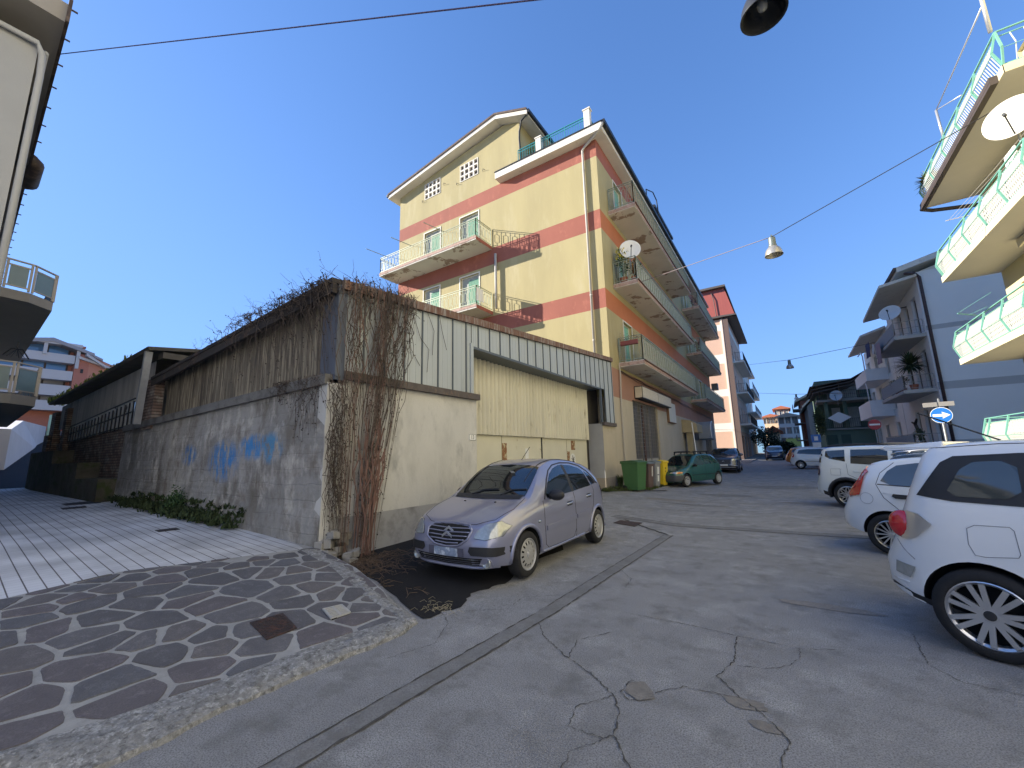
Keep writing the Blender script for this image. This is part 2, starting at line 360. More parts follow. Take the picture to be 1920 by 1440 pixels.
# trench repairs, cracks and patches of the road
mb = MB(); g1 = [(-2.55, -1), (-2.47, 1.44), (-2.43, 2.15), (-2.3, 4.0), (-2.24, 6.2), (-2.17, 8.8)]
ribbon(mb, g1, .17, m=1, wj=.10, off=.004); ribbon(mb, [(x-.085, y) for x, y in g1], .012, m=0, jit=.006, wj=.8, off=.007); ribbon(mb, [(x+.085, y) for x, y in g1], .016, m=0, jit=.007, wj=.8, off=.007)
g2 = [(-3.9, 10.45), (-2.2, 10.05), (0.9, 10.1), (3.2, 10.35)]
ribbon(mb, g2, .30, m=1, off=.004, wj=.05); ribbon(mb, [(x, y-.15) for x, y in g2], .025, m=0, jit=.01, wj=.5, off=.007); ribbon(mb, [(x, y+.15) for x, y in g2], .022, m=0, jit=.01, wj=.5, off=.007)
ribbon(mb, [(-2.17, 8.8), (-2.9, 9.5), (-3.5, 10.1)], .06, m=0, jit=.02, wj=.5, off=.006)
for a, b_, c_, d_ in ((-5, 14.5, 4, 15.2), (-3, 17.4, 5.5, 17.1), (-2.0, 22.5, 1.5, 24), (-4.2, 12.2, 2.8, 12.9)):
    ribbon(mb, [(a, b_), ((a+c_)/2, (b_+d_)/2+.25), (c_, d_)], .016, m=0, jit=.03, wj=.6, off=.006)
CR_ = [[(-2.24, 3.77), (-2.03, 3.51), (-1.67, 3.26), (-1.41, 3.13), (-1.18, 2.95), (-1.08, 2.77), (-1.04, 2.56), (-.96, 2.46), (-.8, 2.25)],
 [(-1.15, 3.01), (-1.14, 3.21), (-.96, 3.12), (-.97, 3.04), (-1.07, 2.94), (-1.15, 3.01)],
 [(-1.6, 4.43), (-.98, 4.43), (-.62, 4.39), (-.33, 4.38), (-.11, 4.37), (.18, 4.51)],
 [(-.57, 4.36), (-.54, 3.88), (-.62, 3.56), (-.45, 3.35), (-.32, 3.23), (-.18, 3.03), (-.21, 2.87), (-.23, 2.6), (-.1, 2.2)],
 [(-.11, 4.37), (-.11, 4.18), (-.18, 4.0), (-.32, 3.87), (-.52, 3.8)], [(.72, 5.17), (.69, 4.56), (.81, 4.33), (1.1, 4.31)],
 [(-1.18, 2.95), (-1.35, 2.7), (-1.3, 2.5), (-1.08, 2.5)], [(-1.04, 2.56), (-1.2, 2.3), (-1.15, 2.0)], [(-3.1, 3.6), (-2.7, 3.9), (-2.75, 4.3), (-2.4, 4.6)],
 [(-.45, 3.35), (-.8, 3.3), (-.95, 3.12)], [(-1.67, 3.26), (-1.75, 3.6), (-1.55, 3.9)], [(-2.2, 6.0), (-1.9, 5.6), (-1.85, 5.2)], [(-3.3, 3.5), (-3.0, 3.3), (-2.8, 2.9), (-2.95, 2.5)]]
for i, c in enumerate(CR_): ribbon(mb, c, (.007, .006, .005, .007, .0045, .0045)[min(i, 5)], m=0, jit=.009, wj=.9, off=.006, step=.022)
hole = [(-1.13, 3.03), (-1.14, 3.16), (-1.05, 3.22), (-.97, 3.13), (-.93, 3.05), (-1.02, 2.97)]
mbp = clipgrid(hole, .05, gh, .0075); mb.v += []; o_ = len(mb.v); mb.v += mbp.v; mb.f += [tuple(i+o_ for i in f) for f in mbp.f]; mb.m += [2]*len(mbp.f)
for cx, cy, rx, ry, mm in ((-.42, 3.3, .13, .07, 2), (-.3, 3.1, .10, .05, 2), (-2.6, 13.9, 1.1, .22, 1), (-2.1, 17.3, .9, .5, 1), (.9, 15.6, 1.4, .3, 3), (-.4, 21.5, 1.6, .8, 1), (.15, 5.6, .45, .1, 3), (-3.5, 14.6, .8, .3, 3)):
    pl_ = [(cx+rx*cos(t*pi/8)*random.uniform(.8, 1.15), cy+ry*sin(t*pi/8)*random.uniform(.8, 1.15)) for t in range(16)]
    mbp = clipgrid(pl_, .3, gh, .0045); o_ = len(mb.v); mb.v += mbp.v; mb.f += [tuple(i+o_ for i in f) for f in mbp.f]; mb.m += [mm]*len(mbp.f)
tag(obj("road_repairs", mb, [mat("crack", (.085, .08, .07), .95, var=.4, vs=12), mat("trench_fill", (.25, .25, .245), .95, var=.35, vs=3, stain=(.17, .165, .155), ss=6, grain=.4, gs=90, bump=1, bs=80),
    mat("pothole_stone", (.28, .26, .23), .95, var=.4, vs=15, grain=.3, bump=1.5, bs=60), mat("patch_pale", (.27, .25, .225), .95, var=.2, vs=3, grain=.4, gs=90, bump=.6, bs=90)]), kind="structure")
# right-hand and far pavements
mb = MB(); grid(mb, [5.75, 6.6, 7.6], rng(2, 36, 3), lambda x, y: road_z(y)+.12); grid(mb, [5.7, 5.75], rng(2, 36, 3), lambda x, y: road_z(y)+(.12 if x > 5.72 else -.1))
grid(mb, [-4.6, -3.3], rng(49, 80, 3), lambda x, y: road_z(y)+.13); grid(mb, [-3.3, -3.25], rng(49, 80, 3), lambda x, y: road_z(y)+(.13 if x < -3.28 else -.1))
tag(obj("pavement", mb, CONC), kind="structure")
mb = MB(); mbp = clipgrid([(-6.18, 17.5), (-4.75, 16.6), (-4.2, 17.4), (-4.5, 19.2), (-4.6, 22), (-4.7, 47.5), (-6.18, 47.5)], .8, gh, .03)
tag(obj("pavement", mbp, CONC), kind="structure")
# drain covers on the paving
def cover(px_list, f, mats, label, cat, name, off=.004):
    P = [f(*p) for p in px_list]; c = sum(P, Vector())/4
    t = thing(name, label, cat, (c.x, c.y, c.z)); mb = MB(); mb.prism([p+Vector((0, 0, off)) for p in P], (0, 0, .012)); obj("cover_frame", mb, mats[0], t)
    mb = MB()
    def at(u, v): return P[0].lerp(P[1], u).lerp(P[3].lerp(P[2], u), v)+Vector((0, 0, off+.013))
    return t, at, mb
t, at, mb = cover([(468, 1170), (530, 1152), (557, 1180), (500, 1202)], lpx, [mat("cast_iron", (.05, .035, .03), .7, var=.4, vs=20, stain=(.12, .05, .03), ss=14, st=(.5, .7), bump=.6)], "rusty square cast iron manhole cover set in the stone paving", "manhole cover", "manhole_cover")
for i in range(9):
    for j in range(9):
        u, v = .09+i*.1, .09+j*.1; d = .035; s = 1 if (i+j) % 2 else -1
        mb.bar(at(u-d, v-d*s), at(u+d, v+d*s), .012, .006)
obj("tread_pattern", mb, MATS["cast_iron"], t)
t, at, mb = cover([(605, 1145), (640, 1137), (657, 1152), (622, 1164)], lpx, [mat("pit", (.01, .01, .01), .9)], "small pale slotted drain grate in the stone paving", "drain", "drain_grate")
for i in range(7): mb.bar(at(.02, .04+i*.153), at(.98, .04+i*.153), .022, .015)
for u in (.02, .5, .98): mb.bar(at(u, .02), at(u, .98), .02, .015)
obj("grate_bars", mb, mat("pale_metal", (.5, .5, .48), .5, .3), t)
for k, (px_, lab) in enumerate((([(115, 945), (180, 939), (190, 943), (125, 948)], "long narrow dark drain slot far down the pale block paving, beside the ruined wall"), ([(113, 953), (160, 949), (163, 952), (118, 956)], "short dark drain slot on the block paving, in front of the long slot"), ([(290, 995), (330, 990), (338, 993), (298, 998)], "small dark drain slot nearest the stone paving on the pale blocks"))):
    P = [lpx(*p)+Vector((0, 0, .004)) for p in px_]; t = thing("drain_slot", lab, "drain", P[0]); mb = MB(); mb.prism(P, (0, 0, .006)); obj("slot_cover", mb, mat("pit2", (.04, .035, .035), .8), t)
P = [gpx(*p)+Vector((0, 0, .006)) for p in ((1163, 976), (1205, 981), (1190, 988), (1150, 981))]
t = thing("manhole_cover", "dark manhole cover in the asphalt behind the silver hatchback", "manhole cover", P[0]); mb = MB(); mb.prism(P, (0, 0, .006)); obj("cover_plate", mb, MATS["cast_iron"], t)
# ================================================================== shared parts
PEEL = ((.33, .26, .20), (.24, .18, .13))
YEL = mat("plaster_yellow", (.42, .355, .18), .9, var=.15, vs=.7, stain=((.345, .29, .15), (.46, .40, .235)), ss=.9, st=(.52, .78), bump=.6, bs=25, stretch=(1, 1, .22))
RED = mat("plaster_red", (.34, .115, .08), .9, var=.2, vs=.8, stain=(.42, .15, .10), ss=2, st=(.55, .7), bump=.5, bs=25, stretch=(1, 1, .5))
ORG = mat("plaster_orange", (.50, .17, .07), .9, var=.12, vs=1, bump=.5, bs=25)
BEI = mat("plaster_beige", (.50, .44, .33), .9, var=.18, vs=.8, stain=(.36, .32, .25), ss=1.5, st=(.55, .8), bump=.5, bs=25, stretch=(1, 1, .4))
PNK = mat("plaster_brownpink", (.38, .21, .15), .9, var=.15, vs=1, bump=.5, bs=25)
SOF = mat("slab_plaster", (.70, .67, .59), .9, var=.12, vs=1, stain=PEEL[0], ss=.9, st=(.565, .585), bump=.4)
WHT = mat("white_plaster", (.74, .70, .62), .85, var=.12, vs=1.5, stain=(.5, .45, .38), ss=3, st=(.6, .75), bump=.3)
FAS = mat("slab_edge", (.52, .36, .29), .9, var=.3, vs=5, stain=(.30, .19, .14), ss=7, st=(.5, .62), bump=.6)
GRN = mat("shutter_green", (.22, .48, .33), .55, var=.12, vs=2)
GIR = mat("rail_green", (.36, .40, .28), .5, .2, var=.25, vs=6, stain=(.3, .16, .07), ss=12, st=(.58, .66))
DKM = mat("dark_metal", (.04, .042, .045), .5, .5, var=.3, vs=5)
GLS = mat("window_glass", (.02, .026, .032), .06, spec=.9)
CURT = mat("curtain", (.5, .48, .44), .9, var=.2, vs=9, stretch=(4, 4, .3))
TEAL = mat("teal_paint", (.03, .25, .27), .45)
def lattice_screen(name, col, col2):
    return mat(name, col, .9, var=.35, vs=5, stain=col2, ss=7, st=(.5, .6), stretch=(3, 3, .35), bump=.5)
REED = lattice_screen("reed_screen", (.48, .38, .26), (.30, .17, .10)); PALE = lattice_screen("pale_screen", (.58, .58, .53), (.40, .40, .36)); PALE2 = lattice_screen("plastic_screen", (.55, .52, .45), (.45, .42, .36))
def louvre(name, col, pitch, rough=.5):
    m = mat(name, col, rough, var=.12, vs=2); nt_, b = nodes_of(m); L = nt_.links
    tc = _n(nt_, "ShaderNodeTexCoord"); sp = _n(nt_, "ShaderNodeSeparateXYZ"); L.new(tc.outputs["Object"], sp.inputs[0])
    s = _n(nt_, "ShaderNodeMath", operation='MULTIPLY'); L.new(sp.outputs[2], s.inputs[0]); s.inputs[1].default_value = 1/pitch
    f = _n(nt_, "ShaderNodeMath", operation='FRACT'); L.new(s.outputs[0], f.inputs[0])
    bp = _n(nt_, "ShaderNodeBump"); bp.inputs["Strength"].default_value = 1; bp.inputs["Distance"].default_value = .03; L.new(f.outputs[0], bp.inputs["Height"]); L.new(bp.outputs[0], b.inputs["Normal"]); return m
SHUT = louvre("louvre_green", (.25, .52, .36), .06); SHW = louvre("louvre_white", (.6, .6, .57), .05); SHB = louvre("louvre_brown", (.10, .07, .05), .05); SHG = louvre("louvre_grey", (.3, .3, .29), .05)
def ornate_rail(mb, P, Q, h, sp=.26, rr=.017, top=.04, style=0, out=None):
    P, Q = Vector(P), Vector(Q); d = Q-P; L = d.length; u = d/L; n = max(1, int(round(L/sp))); st = L/n; Z = Vector((0, 0, 1))
    mb.bar(P+Z*h, Q+Z*h, top, top*.7); mb.bar(P+Z*(h-.1), Q+Z*(h-.1), rr*1.6); mb.bar(P+Z*.09, Q+Z*.09, rr*1.8)
    for i in range(n+1):
        a = P+u*(st*i)
        if i % 6 == 0 or i == n: mb.bar(a-Z*.12, a+Z*h, .035)
        else: mb.bar(a+Z*.09, a+Z*(h-.1), rr)
        if i < n:
            c = a+u*(st/2); w_ = st*.26; z0, z1 = .26, h-.27
            mb.bar(c+Z*.09, c+Z*z0, rr); mb.bar(c+Z*z1, c+Z*(h-.1), rr)
            for s in (-1, 1):
                mb.bar(c+u*(w_*s)+Z*(z0+.05), c+u*(w_*s)+Z*(z1-.05), rr); mb.bar(c+Z*z0, c+u*(w_*s)+Z*(z0+.05), rr); mb.bar(c+Z*z1, c+u*(w_*s)+Z*(z1-.05), rr)
def plain_rail(mb, P, Q, h, sp=.12, rr=.012, top=.04):
    P, Q = Vector(P), Vector(Q); d = Q-P; L = d.length; u = d/L; n = max(1, int(round(L/sp))); Z = Vector((0, 0, 1))
    mb.bar(P+Z*h, Q+Z*h, top, top*.7); mb.bar(P+Z*.08, Q+Z*.08, rr*1.8)
    for i in range(n+1): mb.bar(P+u*(L/n*i)+Z*.08, P+u*(L/n*i)+Z*h, .035 if i in (0, n) or i % 10 == 0 else rr)
def door_in(F, u0, u1, z0, z1, depth, root, m=None, name="shutter_door", frame=None, leafs=2, ajar=True):
    """door or window filling an opening: frame, leaves"""
    mb = MB(); t = .05; fm = frame or WHT
    for a, b_, c, d in ((u0, u0+t, z0, z1), (u1-t, u1, z0, z1), (u0+t, u1-t, z1-t, z1), (u0+t, u1-t, z0, z0+t*.6)): F.box(mb, a, b_, -depth+.01, -depth+.07, c, d)
    fr = obj("door_frame" if z1-z0 > 1.9 else "window_frame", mb, fm, root)
    mb = MB(); w_ = (u1-u0-2*t)/leafs
    for i in range(leafs): F.box(mb, u0+t+w_*i+.008, u0+t+w_*(i+1)-.008, -depth, -depth+.035, z0+t*.6, z1-t)
    return obj(name, mb, m or SHUT, fr)
# ================================================================== YELLOW APARTMENT BUILDING
YB = thing("apartment_building", "yellow apartment building with red bands and long peeling balconies behind the garage", "building", (-13, 30, 0))
YW = 17.46
F1 = Fr((-6.2, YW, 0), (0, 1, 0), (1, 0, 0)); F2 = Fr((-20.43, YW, 0), (1, 0, 0), (0, -1, 0))
fb = [(-99, 2), (4.15, 3), (5.5, 0), (8.29, 4), (9.24, 0), (12.27, 4), (13.27, 0), (16.15, 1)]
sb = [(-99, 2), (4.15, 0), (8.29, 1), (9.24, 0), (12.27, 1), (13.27, 0), (16.15, 1), (17.06, 0)]
slabz = (5.86, 9.8, 13.75)
doorsF1 = []
for zf in slabz:
    for y0 in (19.74, 23.6, 27.2, 30.6, 37.3, 41.2, 44.8): doorsF1.append((y0-YW, y0-YW+1.35, zf+.03, zf+2.35))
shopH = [(20.3-YW, 25.05-YW, .4, 4.25), (41.5-YW, 45.2-YW, .4, 4.0)]
doorsF2 = []
for zf in (13.39, 9.5): doorsF2 += [(2.42, 3.78, zf, zf+2.55), (5.44, 6.84, zf, zf+2.55)]
winsF2 = [(2.38, 3.78, 18.38, 19.5), (5.44, 6.86, 18.38, 19.5)]
mb = MB(); F1.wall(mb, 0, 48.3-YW, -.2, 17.1, doorsF1+shopH, .22, fb)
F2.wall(mb, 0, 14.23, -.2, 17.1, doorsF2, .2, sb); F2.wall(mb, 0, 9.83, 17.1, 19.53, winsF2, .12, [(-99, 0)])
def y2(x, z): return (x, YW, z)
mb.poly([y2(-20.43, 19.53), y2(-10.6, 19.53), y2(-10.6, 20.42), y2(-11.75, 20.72), y2(-12.6, 20.58)], 0)
mb.quad((-10.6, YW, 17.1), (-10.6, 48, 17.1), (-10.6, 48, 20.42), (-10.6, YW, 20.42), 0)
mb.quad((-20.43, 48.3, 0), (-20.43, YW, 0), (-20.43, YW, 19.5), (-20.43, 48.3, 19.5), 0)
mb.quad((-6.2, 48.3, 0), (-20.43, 48.3, 0), (-20.43, 48.3, 19.5), (-6.2, 48.3, 17), 0)
mb.quad((-10.6, YW, 17.1), (-6.2, YW, 17.1), (-6.2, 48.3, 17.1), (-10.6, 48.3, 17.1), 2)
obj("wall", mb, [YEL, RED, BEI, PNK, ORG], YB)
# attic roof
TILE = mat("roof_tiles", (.14, .095, .075), .9, var=.4, vs=6, stain=(.2, .16, .12), ss=5, st=(.5, .7), bump=1.2, bs=30)
mb = MB(); prof = [(-21.05, 19.36), (-11.9, 20.82), (-9.75, 20.02)]
def roofslab(y0, y1, dz, th, m):
    for (x0, z0), (x1, z1) in zip(prof[:-1], prof[1:]): mb.prism([(x0, y0, z0+dz), (x1, y0, z1+dz), (x1, y0, z1+dz+th), (x0, y0, z0+dz+th)], (0, y1-y0, 0), m)
roofslab(16.9, 48.6, .02, .24, 0); roofslab(16.84, 48.6, .262, .12, 1)
mb.bar((-9.68, 16.9, 20.2), (-9.68, 48.6, 20.2), .14, .2, 2); mb.bar((-21.1, 16.84, 19.6), (-21.1, 48.6, 19.6), .12, .16, 2)
rf = obj("roof", mb, [WHT, TILE, DKM], YB)
mb = MB(); mb.tube([(-9.75, 17.0, 20.1), (-10.2, 17.05, 19.95), (-10.5, 17.3, 19.6), (-10.55, 17.36, 19.2), (-10.5, 17.36, 17.5)], .05, 8); obj("downpipe", mb, DKM, YB, smooth=True)
# cornice and street-side eave
mb = MB(); mb.box(-12.0, -5.68, 16.96, 17.46, 17.06, 17.44, 0); mb.box(-6.2, -5.68, 17.46, 48.3, 17.1, 17.44, 0); mb.box(-12.02, -5.66, 16.92, 17.46, 17.442, 17.49, 1); mb.box(-5.68, -5.5, 16.96, 48.4, 17.3, 17.52, 1)
obj("cornice", mb, [WHT, DKM], YB)
for xa, zh in ((-9.32, 18.3), (-6.55, 18.5)): mb = MB(); mb.box(xa, xa+.3, 16.98, 17.25, 17.5, zh); mb.box(xa-.05, xa+.35, 16.95, 17.28, zh, zh+.06); obj("terrace_post", mb, WHT, YB)
mb = MB(); plain_rail(mb, (-10.5, 17.1, 17.45), (-9.32, 17.1, 17.45), .78, .14, .016, .05); plain_rail(mb, (-9.02, 17.1, 17.45), (-6.55, 17.1, 17.45), .78, .14, .016, .05); plain_rail(mb, (-6.3, 17.3, 17.45), (-6.3, 46, 17.45), .6, .3, .016, .05)
for q in ((-10.5, -9.32), (-9.02, -6.55)): mb.bar((q[0], 17.1, 18.08), (q[1], 17.1, 18.08), .03)
obj("terrace_railing", mb, TEAL, YB)
# street-side dormer further along the roof
mb = MB(); mb.box(-9.6, -6.6, 28.5, 33.5, 17.1, 19.1, 0); mb.prism([(-10.6, 28.2, 20.1), (-5.9, 28.2, 19.0), (-5.9, 28.2, 19.2), (-10.6, 28.2, 20.3)], (0, 5.6, 0), 1)
obj("dormer", mb, [WHT, DKM], YB); mb = MB(); mb.tube([(-5.75, 25.2, 17.3), (-5.75, 25.2, 18.6), (-5.6, 26.4, 19.0), (-5.6, 27.3, 18.9), (-5.6, 27.8, 17.4)], .035, 6); obj("roof_mast", mb, DKM, YB)
# attic lattice windows, balcony doors
for a, b_, c, d in winsF2:
    mb = MB(); F2.box(mb, a+.02, b_-.02, -.11, -.08, c, d); g = obj("window", mb, mat("dark_pane", (.10, .085, .08), .3), YB)
    mb = MB(); n, k = 4, 3
    for i in range(n+1): u = a+(b_-a)*i/n; F2.box(mb, max(a, u-.045), min(b_, u+.045), -.075, .03, c, d)
    for j in range(k+1):
        z = c+(d-c)*j/k
        for i in range(n): F2.box(mb, a+(b_-a)*i/n+.047, a+(b_-a)*(i+1)/n-.047, -.075, .027, max(c, z-.045), min(d, z+.045))
    obj("window_lattice", mb, WHT, g)
for a, b_, c, d in doorsF2:
    fr = door_in(F2, a, b_, c, d, .18, YB, mat("awning_panel", (.36, .37, .33), .7, var=.15), name="door_panel")
    mb = MB(); F2.box(mb, a-.07, a, -.01, .03, c, d+.07); F2.box(mb, b_, b_+.07, -.01, .03, c, d+.07); F2.box(mb, a, b_, -.01, .03, d, d+.07); obj("door_surround", mb, WHT, YB)
    mb = MB(); F2.box(mb, a+.55, b_-.02, -.14, -.09, c+.02, d-.28); obj("shutter", mb, SHUT, YB)
for h in doorsF1:
    door_in(F1, *h, .2, YB, GRN)
    mb = MB(); F1.box(mb, h[0]-.07, h[0], -.01, .025, h[2], h[3]+.07); F1.box(mb, h[1], h[1]+.07, -.01, .025, h[2], h[3]+.07); F1.box(mb, h[0], h[1], -.01, .025, h[3], h[3]+.07); obj("door_surround", mb, WHT, YB)
# side-wall balconies
for zi, (zt, x0, x1) in enumerate(((13.37, -20.55, -12.66), (9.5, -20.55, -12.66))):
    mb = MB(); mb.box(x0, x1, 16.01, YW-.002, zt-.2, zt, 0); mb.box(x0-.01, x1+.01, 15.99, 16.01, zt-.13, zt+.02, 1); mb.box(x1, x1+.012, 16.01, YW-.004, zt-.2, zt-.001, 2)
    bl = obj("balcony", mb, [SOF, FAS, RED], YB); mb = MB()
    ornate_rail(mb, (x0+.03, 16.04, zt), (x1-.03, 16.04, zt), 1.06, .3); ornate_rail(mb, (x1-.03, 16.04, zt), (x1-.03, YW-.05, zt), 1.06, .3); ornate_rail(mb, (x0+.03, 16.04, zt), (x0+.03, YW-.05, zt), 1.06, .3)
    if zi == 0:
        for xx in (-20.0, -17.7, -15.0): mb.bar((xx, 16.05, zt+1.05), (xx-.5, 14.9, zt+1.25), .03)
    obj("railing", mb, GIR, bl)
# street-side balconies
for zi, zf in enumerate(slabz):
    for (ya, yb) in (((18.65, 32.6), (36.2, 48.2)) if zi != 0 else ((18.65, 32.3), (36.2, 48.2))):
        X1 = -5.02 if zi < 2 else -4.86
        mb = MB(); mb.box(-6.198, X1, ya, yb, zf-.22, zf, 0); mb.box(X1, X1+.02, ya-.02, yb+.02, zf-.19, zf-.03, 1); mb.box(-6.19, X1+.02, ya-.02, ya-.0, zf-.19, zf-.03, 1)
        mb.bar((X1+.05, ya, zf-.02), (X1+.05, yb, zf-.02), .05, .05, 2)
        bl = obj("balcony", mb, [SOF, FAS, mat("rusty_gutter", (.2, .1, .06), .8, var=.3, vs=4)], YB); mb = MB()
        ornate_rail(mb, (X1-.04, ya+.04, zf), (-6.15, ya+.04, zf), 1.2, .3); ornate_rail(mb, (X1-.04, ya+.04, zf), (X1-.04, yb-.04, zf), 1.2, .42); ornate_rail(mb, (X1-.04, yb-.04, zf), (-6.15, yb-.04, zf), 1.2, .3)
        obj("railing", mb, GIR, bl)
        mb = MB(); mb.box(X1-.085, X1-.075, ya+.15, yb-.1, zf+.1, zf+1.1); obj("screen", mb, (PALE2, PALE, REED)[zi] if ya < 20 else PALE, bl)
# downpipes, flue, cables
p1 = ony(1092, 280, 17.38); mb = MB(); mb.tube([(-5.6, 17.0, 17.35), (-5.75, 16.98, 17.12), (-6.2, 17.2, 16.98), (p1.x+.12, 17.36, p1.z+.05), (p1.x, 17.37, p1.z-.1), (p1.x, 17.37, 5.6)], .062, 8)
for z in (15.6, 13.4, 11.2, 9, 6.8): mb.lathe([(.07, -.03), (.07, .03)], (p1.x, 17.37, z), n=10)
obj("downpipe", mb, mat("pipe_white", (.42, .40, .36), .6), YB, smooth=True)
mb = MB(); mb.tube([(-6.12, 18.45, 5.75), (-6.1, 18.45, 5.2), (-6.13, 18.4, 4.2), (-6.13, 18.35, .3)], .035, 6); obj("wall_pipe", mb, mat("pipe_beige", (.42, .38, .32), .7), YB)
mb = MB(); mb.tube([(-12.3, 17.3, 9.55), (-12.3, 17.3, 12.75)], .075, 10); obj("flue", mb, MATS["pipe_white"], YB, smooth=True)
mb = MB(); mb.tube([(-6.14, 18.5, 5.45)]+[(-6.14, y, 5.45-.02*(y-18.5)+.03*sin(y*2.1)) for y in rng(19, 47, 1.)], .018, 5); mb.tube([(-6.13, 18.5, 5.38)]+[(-6.13, y, 5.36-.02*(y-18.5)+.03*sin(y*1.7)) for y in rng(19, 47, 1.)], .012, 5)
obj("wall_cable", mb, DKM, YB)
# shop fronts
def shop(a, b_, c, d, root):
    mb = MB(); F1.box(mb, a, b_, -.21, -.19, c, d); g = obj("shop_window", mb, mat("shop_glass", (.13, .12, .11), .35, var=.4, vs=2), root)
    mb = MB(); n = max(2, int((b_-a)/1.2))
    for i in range(n+1):
        u = a+(b_-a)*i/n; F1.box(mb, max(a, u-.03), min(b_, u+.03), -.18, -.10, c, d)
    z = c+.95
    while z < d: F1.box(mb, a, b_, -.098, -.075, z, z+.025); z += .2
    u = a+.15
    while u < b_: F1.box(mb, u, u+.02, -.07, -.055, c+.95, d); u += .42
    obj("security_grille", mb, mat("galv_grille", (.33, .31, .28), .6, .4, var=.3, vs=6), g)
    mb = MB(); F1.box(mb, a+.02, b_-.02, -.17, -.15, c, c+.93); obj("shop_door_panel", mb, mat("door_panel_pale", (.5, .47, .4), .7, var=.2), g)
for h in shopH: shop(*h, YB)
mb = MB(); mb.tube([(-6.32, 22.3, 4.2), (-6.3, 22.25, .9)], .05, 6); obj("awning_pole", mb, mat("rust", (.16, .07, .04), .9, var=.4, vs=8), YB)
SGN = thing("shop_sign", "long faded blank sign box mounted above the grilled shop window", "sign", (-6.0, 23.8, 4.4)); mb = MB(); mb.box(-6.19, -5.78, 20.7, 26.9, 4.36, 4.98, 0); obj("sign_case", mb, DKM, SGN)
mb = MB(); mb.box(-5.78, -5.765, 20.74, 23.7, 4.4, 4.94); mb.box(-5.78, -5.765, 23.76, 26.86, 4.4, 4.94); mb.box(-6.15, -5.8, 20.685, 20.7, 4.4, 4.94); obj("sign_face", mb, mat("faded_sign", (.62, .56, .44), .6, var=.15, vs=4, stain=(.45, .36, .26), ss=6, st=(.6, .66), stretch=(1, 1, 3)), SGN)
SG2 = thing("shop_board", "pale wood backed sign panel beside the sign box, above the yellow bin", "sign", (-6.1, 28.2, 3.5)); mb = MB(); mb.box(-6.19, -6.05, 27.3, 29.2, 3.5, 4.85); obj("backing_board", mb, mat("old_wood", (.22, .13, .08), .8, var=.3), SG2)
mb = MB(); mb.box(-6.05, -6.03, 27.35, 29.15, 3.55, 4.8); obj("panel_face", mb, mat("pale_panel", (.6, .6, .54), .6, var=.1), SG2)
AW = thing("awning", "small tan box canopy on a pillar at the shop wall behind the green hatchback", "awning", (-5.8, 32.5, .2)); mb = MB(); mb.prism([(-6.19, 31.6, 3.0), (-5.2, 31.6, 3.0), (-5.2, 31.6, 3.55), (-5.6, 31.6, 3.85), (-6.19, 31.6, 3.95)], (0, 2.2, 0)); obj("canopy", mb, mat("tan_canvas", (.42, .34, .2), .8, var=.15), AW)
mb = MB(); mb.box(-6.0, -5.6, 31.9, 32.5, .2, 3.0); obj("pillar", mb, MATS["tan_canvas"], AW)
PO = thing("notice_board", "dark notice board with pale spots on the shop wall behind the roof rack", "sign", (-5.9, 35.6, 2.6)); mb = MB(); mb.box(-6.1, -6.0, 34.4, 37.0, 2.55, 4.05); obj("board", mb, mat("board_black", (.03, .03, .035), .5, stain=(.5, .5, .5), ss=4, st=(.7, .72)), PO)
AR = thing("arched_canopy", "white arched awning frame with grey cloth beside the far shop grille", "awning", (-5.9, 38.6, 2.6)); mb = MB()
pts = [(-5.1, 37.6, 2.7)]+[(-5.15, 38.7-1.1*cos(t*pi/12), 3.2+.95*sin(t*pi/12)) for t in range(13)]+[(-5.15, 39.8, 2.6)]; mb.tube(pts, .045, 8); obj("arch_tube", mb, mat("white_paint", (.8, .8, .78), .4), AR, smooth=True)
mb = MB(); mb.prism([(-5.2, *q[1:]) for q in pts], (-.95, 0, 0)); obj("awning_cloth", mb, mat("grey_cloth", (.3, .32, .34), .8), AR)
# ================================================================== GARAGE
GA = thing("garage", "old garage with grey metal cladding over a plastered wall and wide cream corrugated doors", "garage", (-6.5, 10, 0))
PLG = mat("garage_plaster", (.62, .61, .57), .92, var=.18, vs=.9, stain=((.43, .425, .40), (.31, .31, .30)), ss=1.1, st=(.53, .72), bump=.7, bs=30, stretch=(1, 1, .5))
PLD = mat("garage_dado", (.37, .37, .37), .92, var=.18, vs=1.1, stain=(.16, .16, .15), ss=2.2, st=(.5, .75), bump=.7, bs=30)
G1 = Fr((-6.2, 0, 0), (0, 1, 0), (1, 0, 0))
def trimz(y): return 4.80+(y-5.34)*.0841
mb = MB()
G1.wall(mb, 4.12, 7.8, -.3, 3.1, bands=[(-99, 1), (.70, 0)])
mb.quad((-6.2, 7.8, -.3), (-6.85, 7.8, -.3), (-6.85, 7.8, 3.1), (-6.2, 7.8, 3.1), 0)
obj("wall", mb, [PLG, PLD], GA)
mb = MB(); G1.wall(mb, 16.05, YW-.01, -.3, 2.862, bands=[(-99, 1), (.67, 0)]); mb.v = [(v[0]+.003, v[1], v[2]) for v in mb.v]
mb.quad((-6.2, 16.05, -.3), (-6.85, 16.05, -.3), (-6.85, 16.05, .67), (-6.2, 16.05, .67), 1); mb.quad((-6.2, 16.05, .67), (-6.85, 16.05, .67), (-6.85, 16.05, 2.86), (-6.2, 16.05, 2.86), 2)
mb.quad((-6.2, 16.05, 2.86), (-6.2, YW, 2.86), (-6.85, YW, 2.86), (-6.85, 16.05, 2.86), 2)
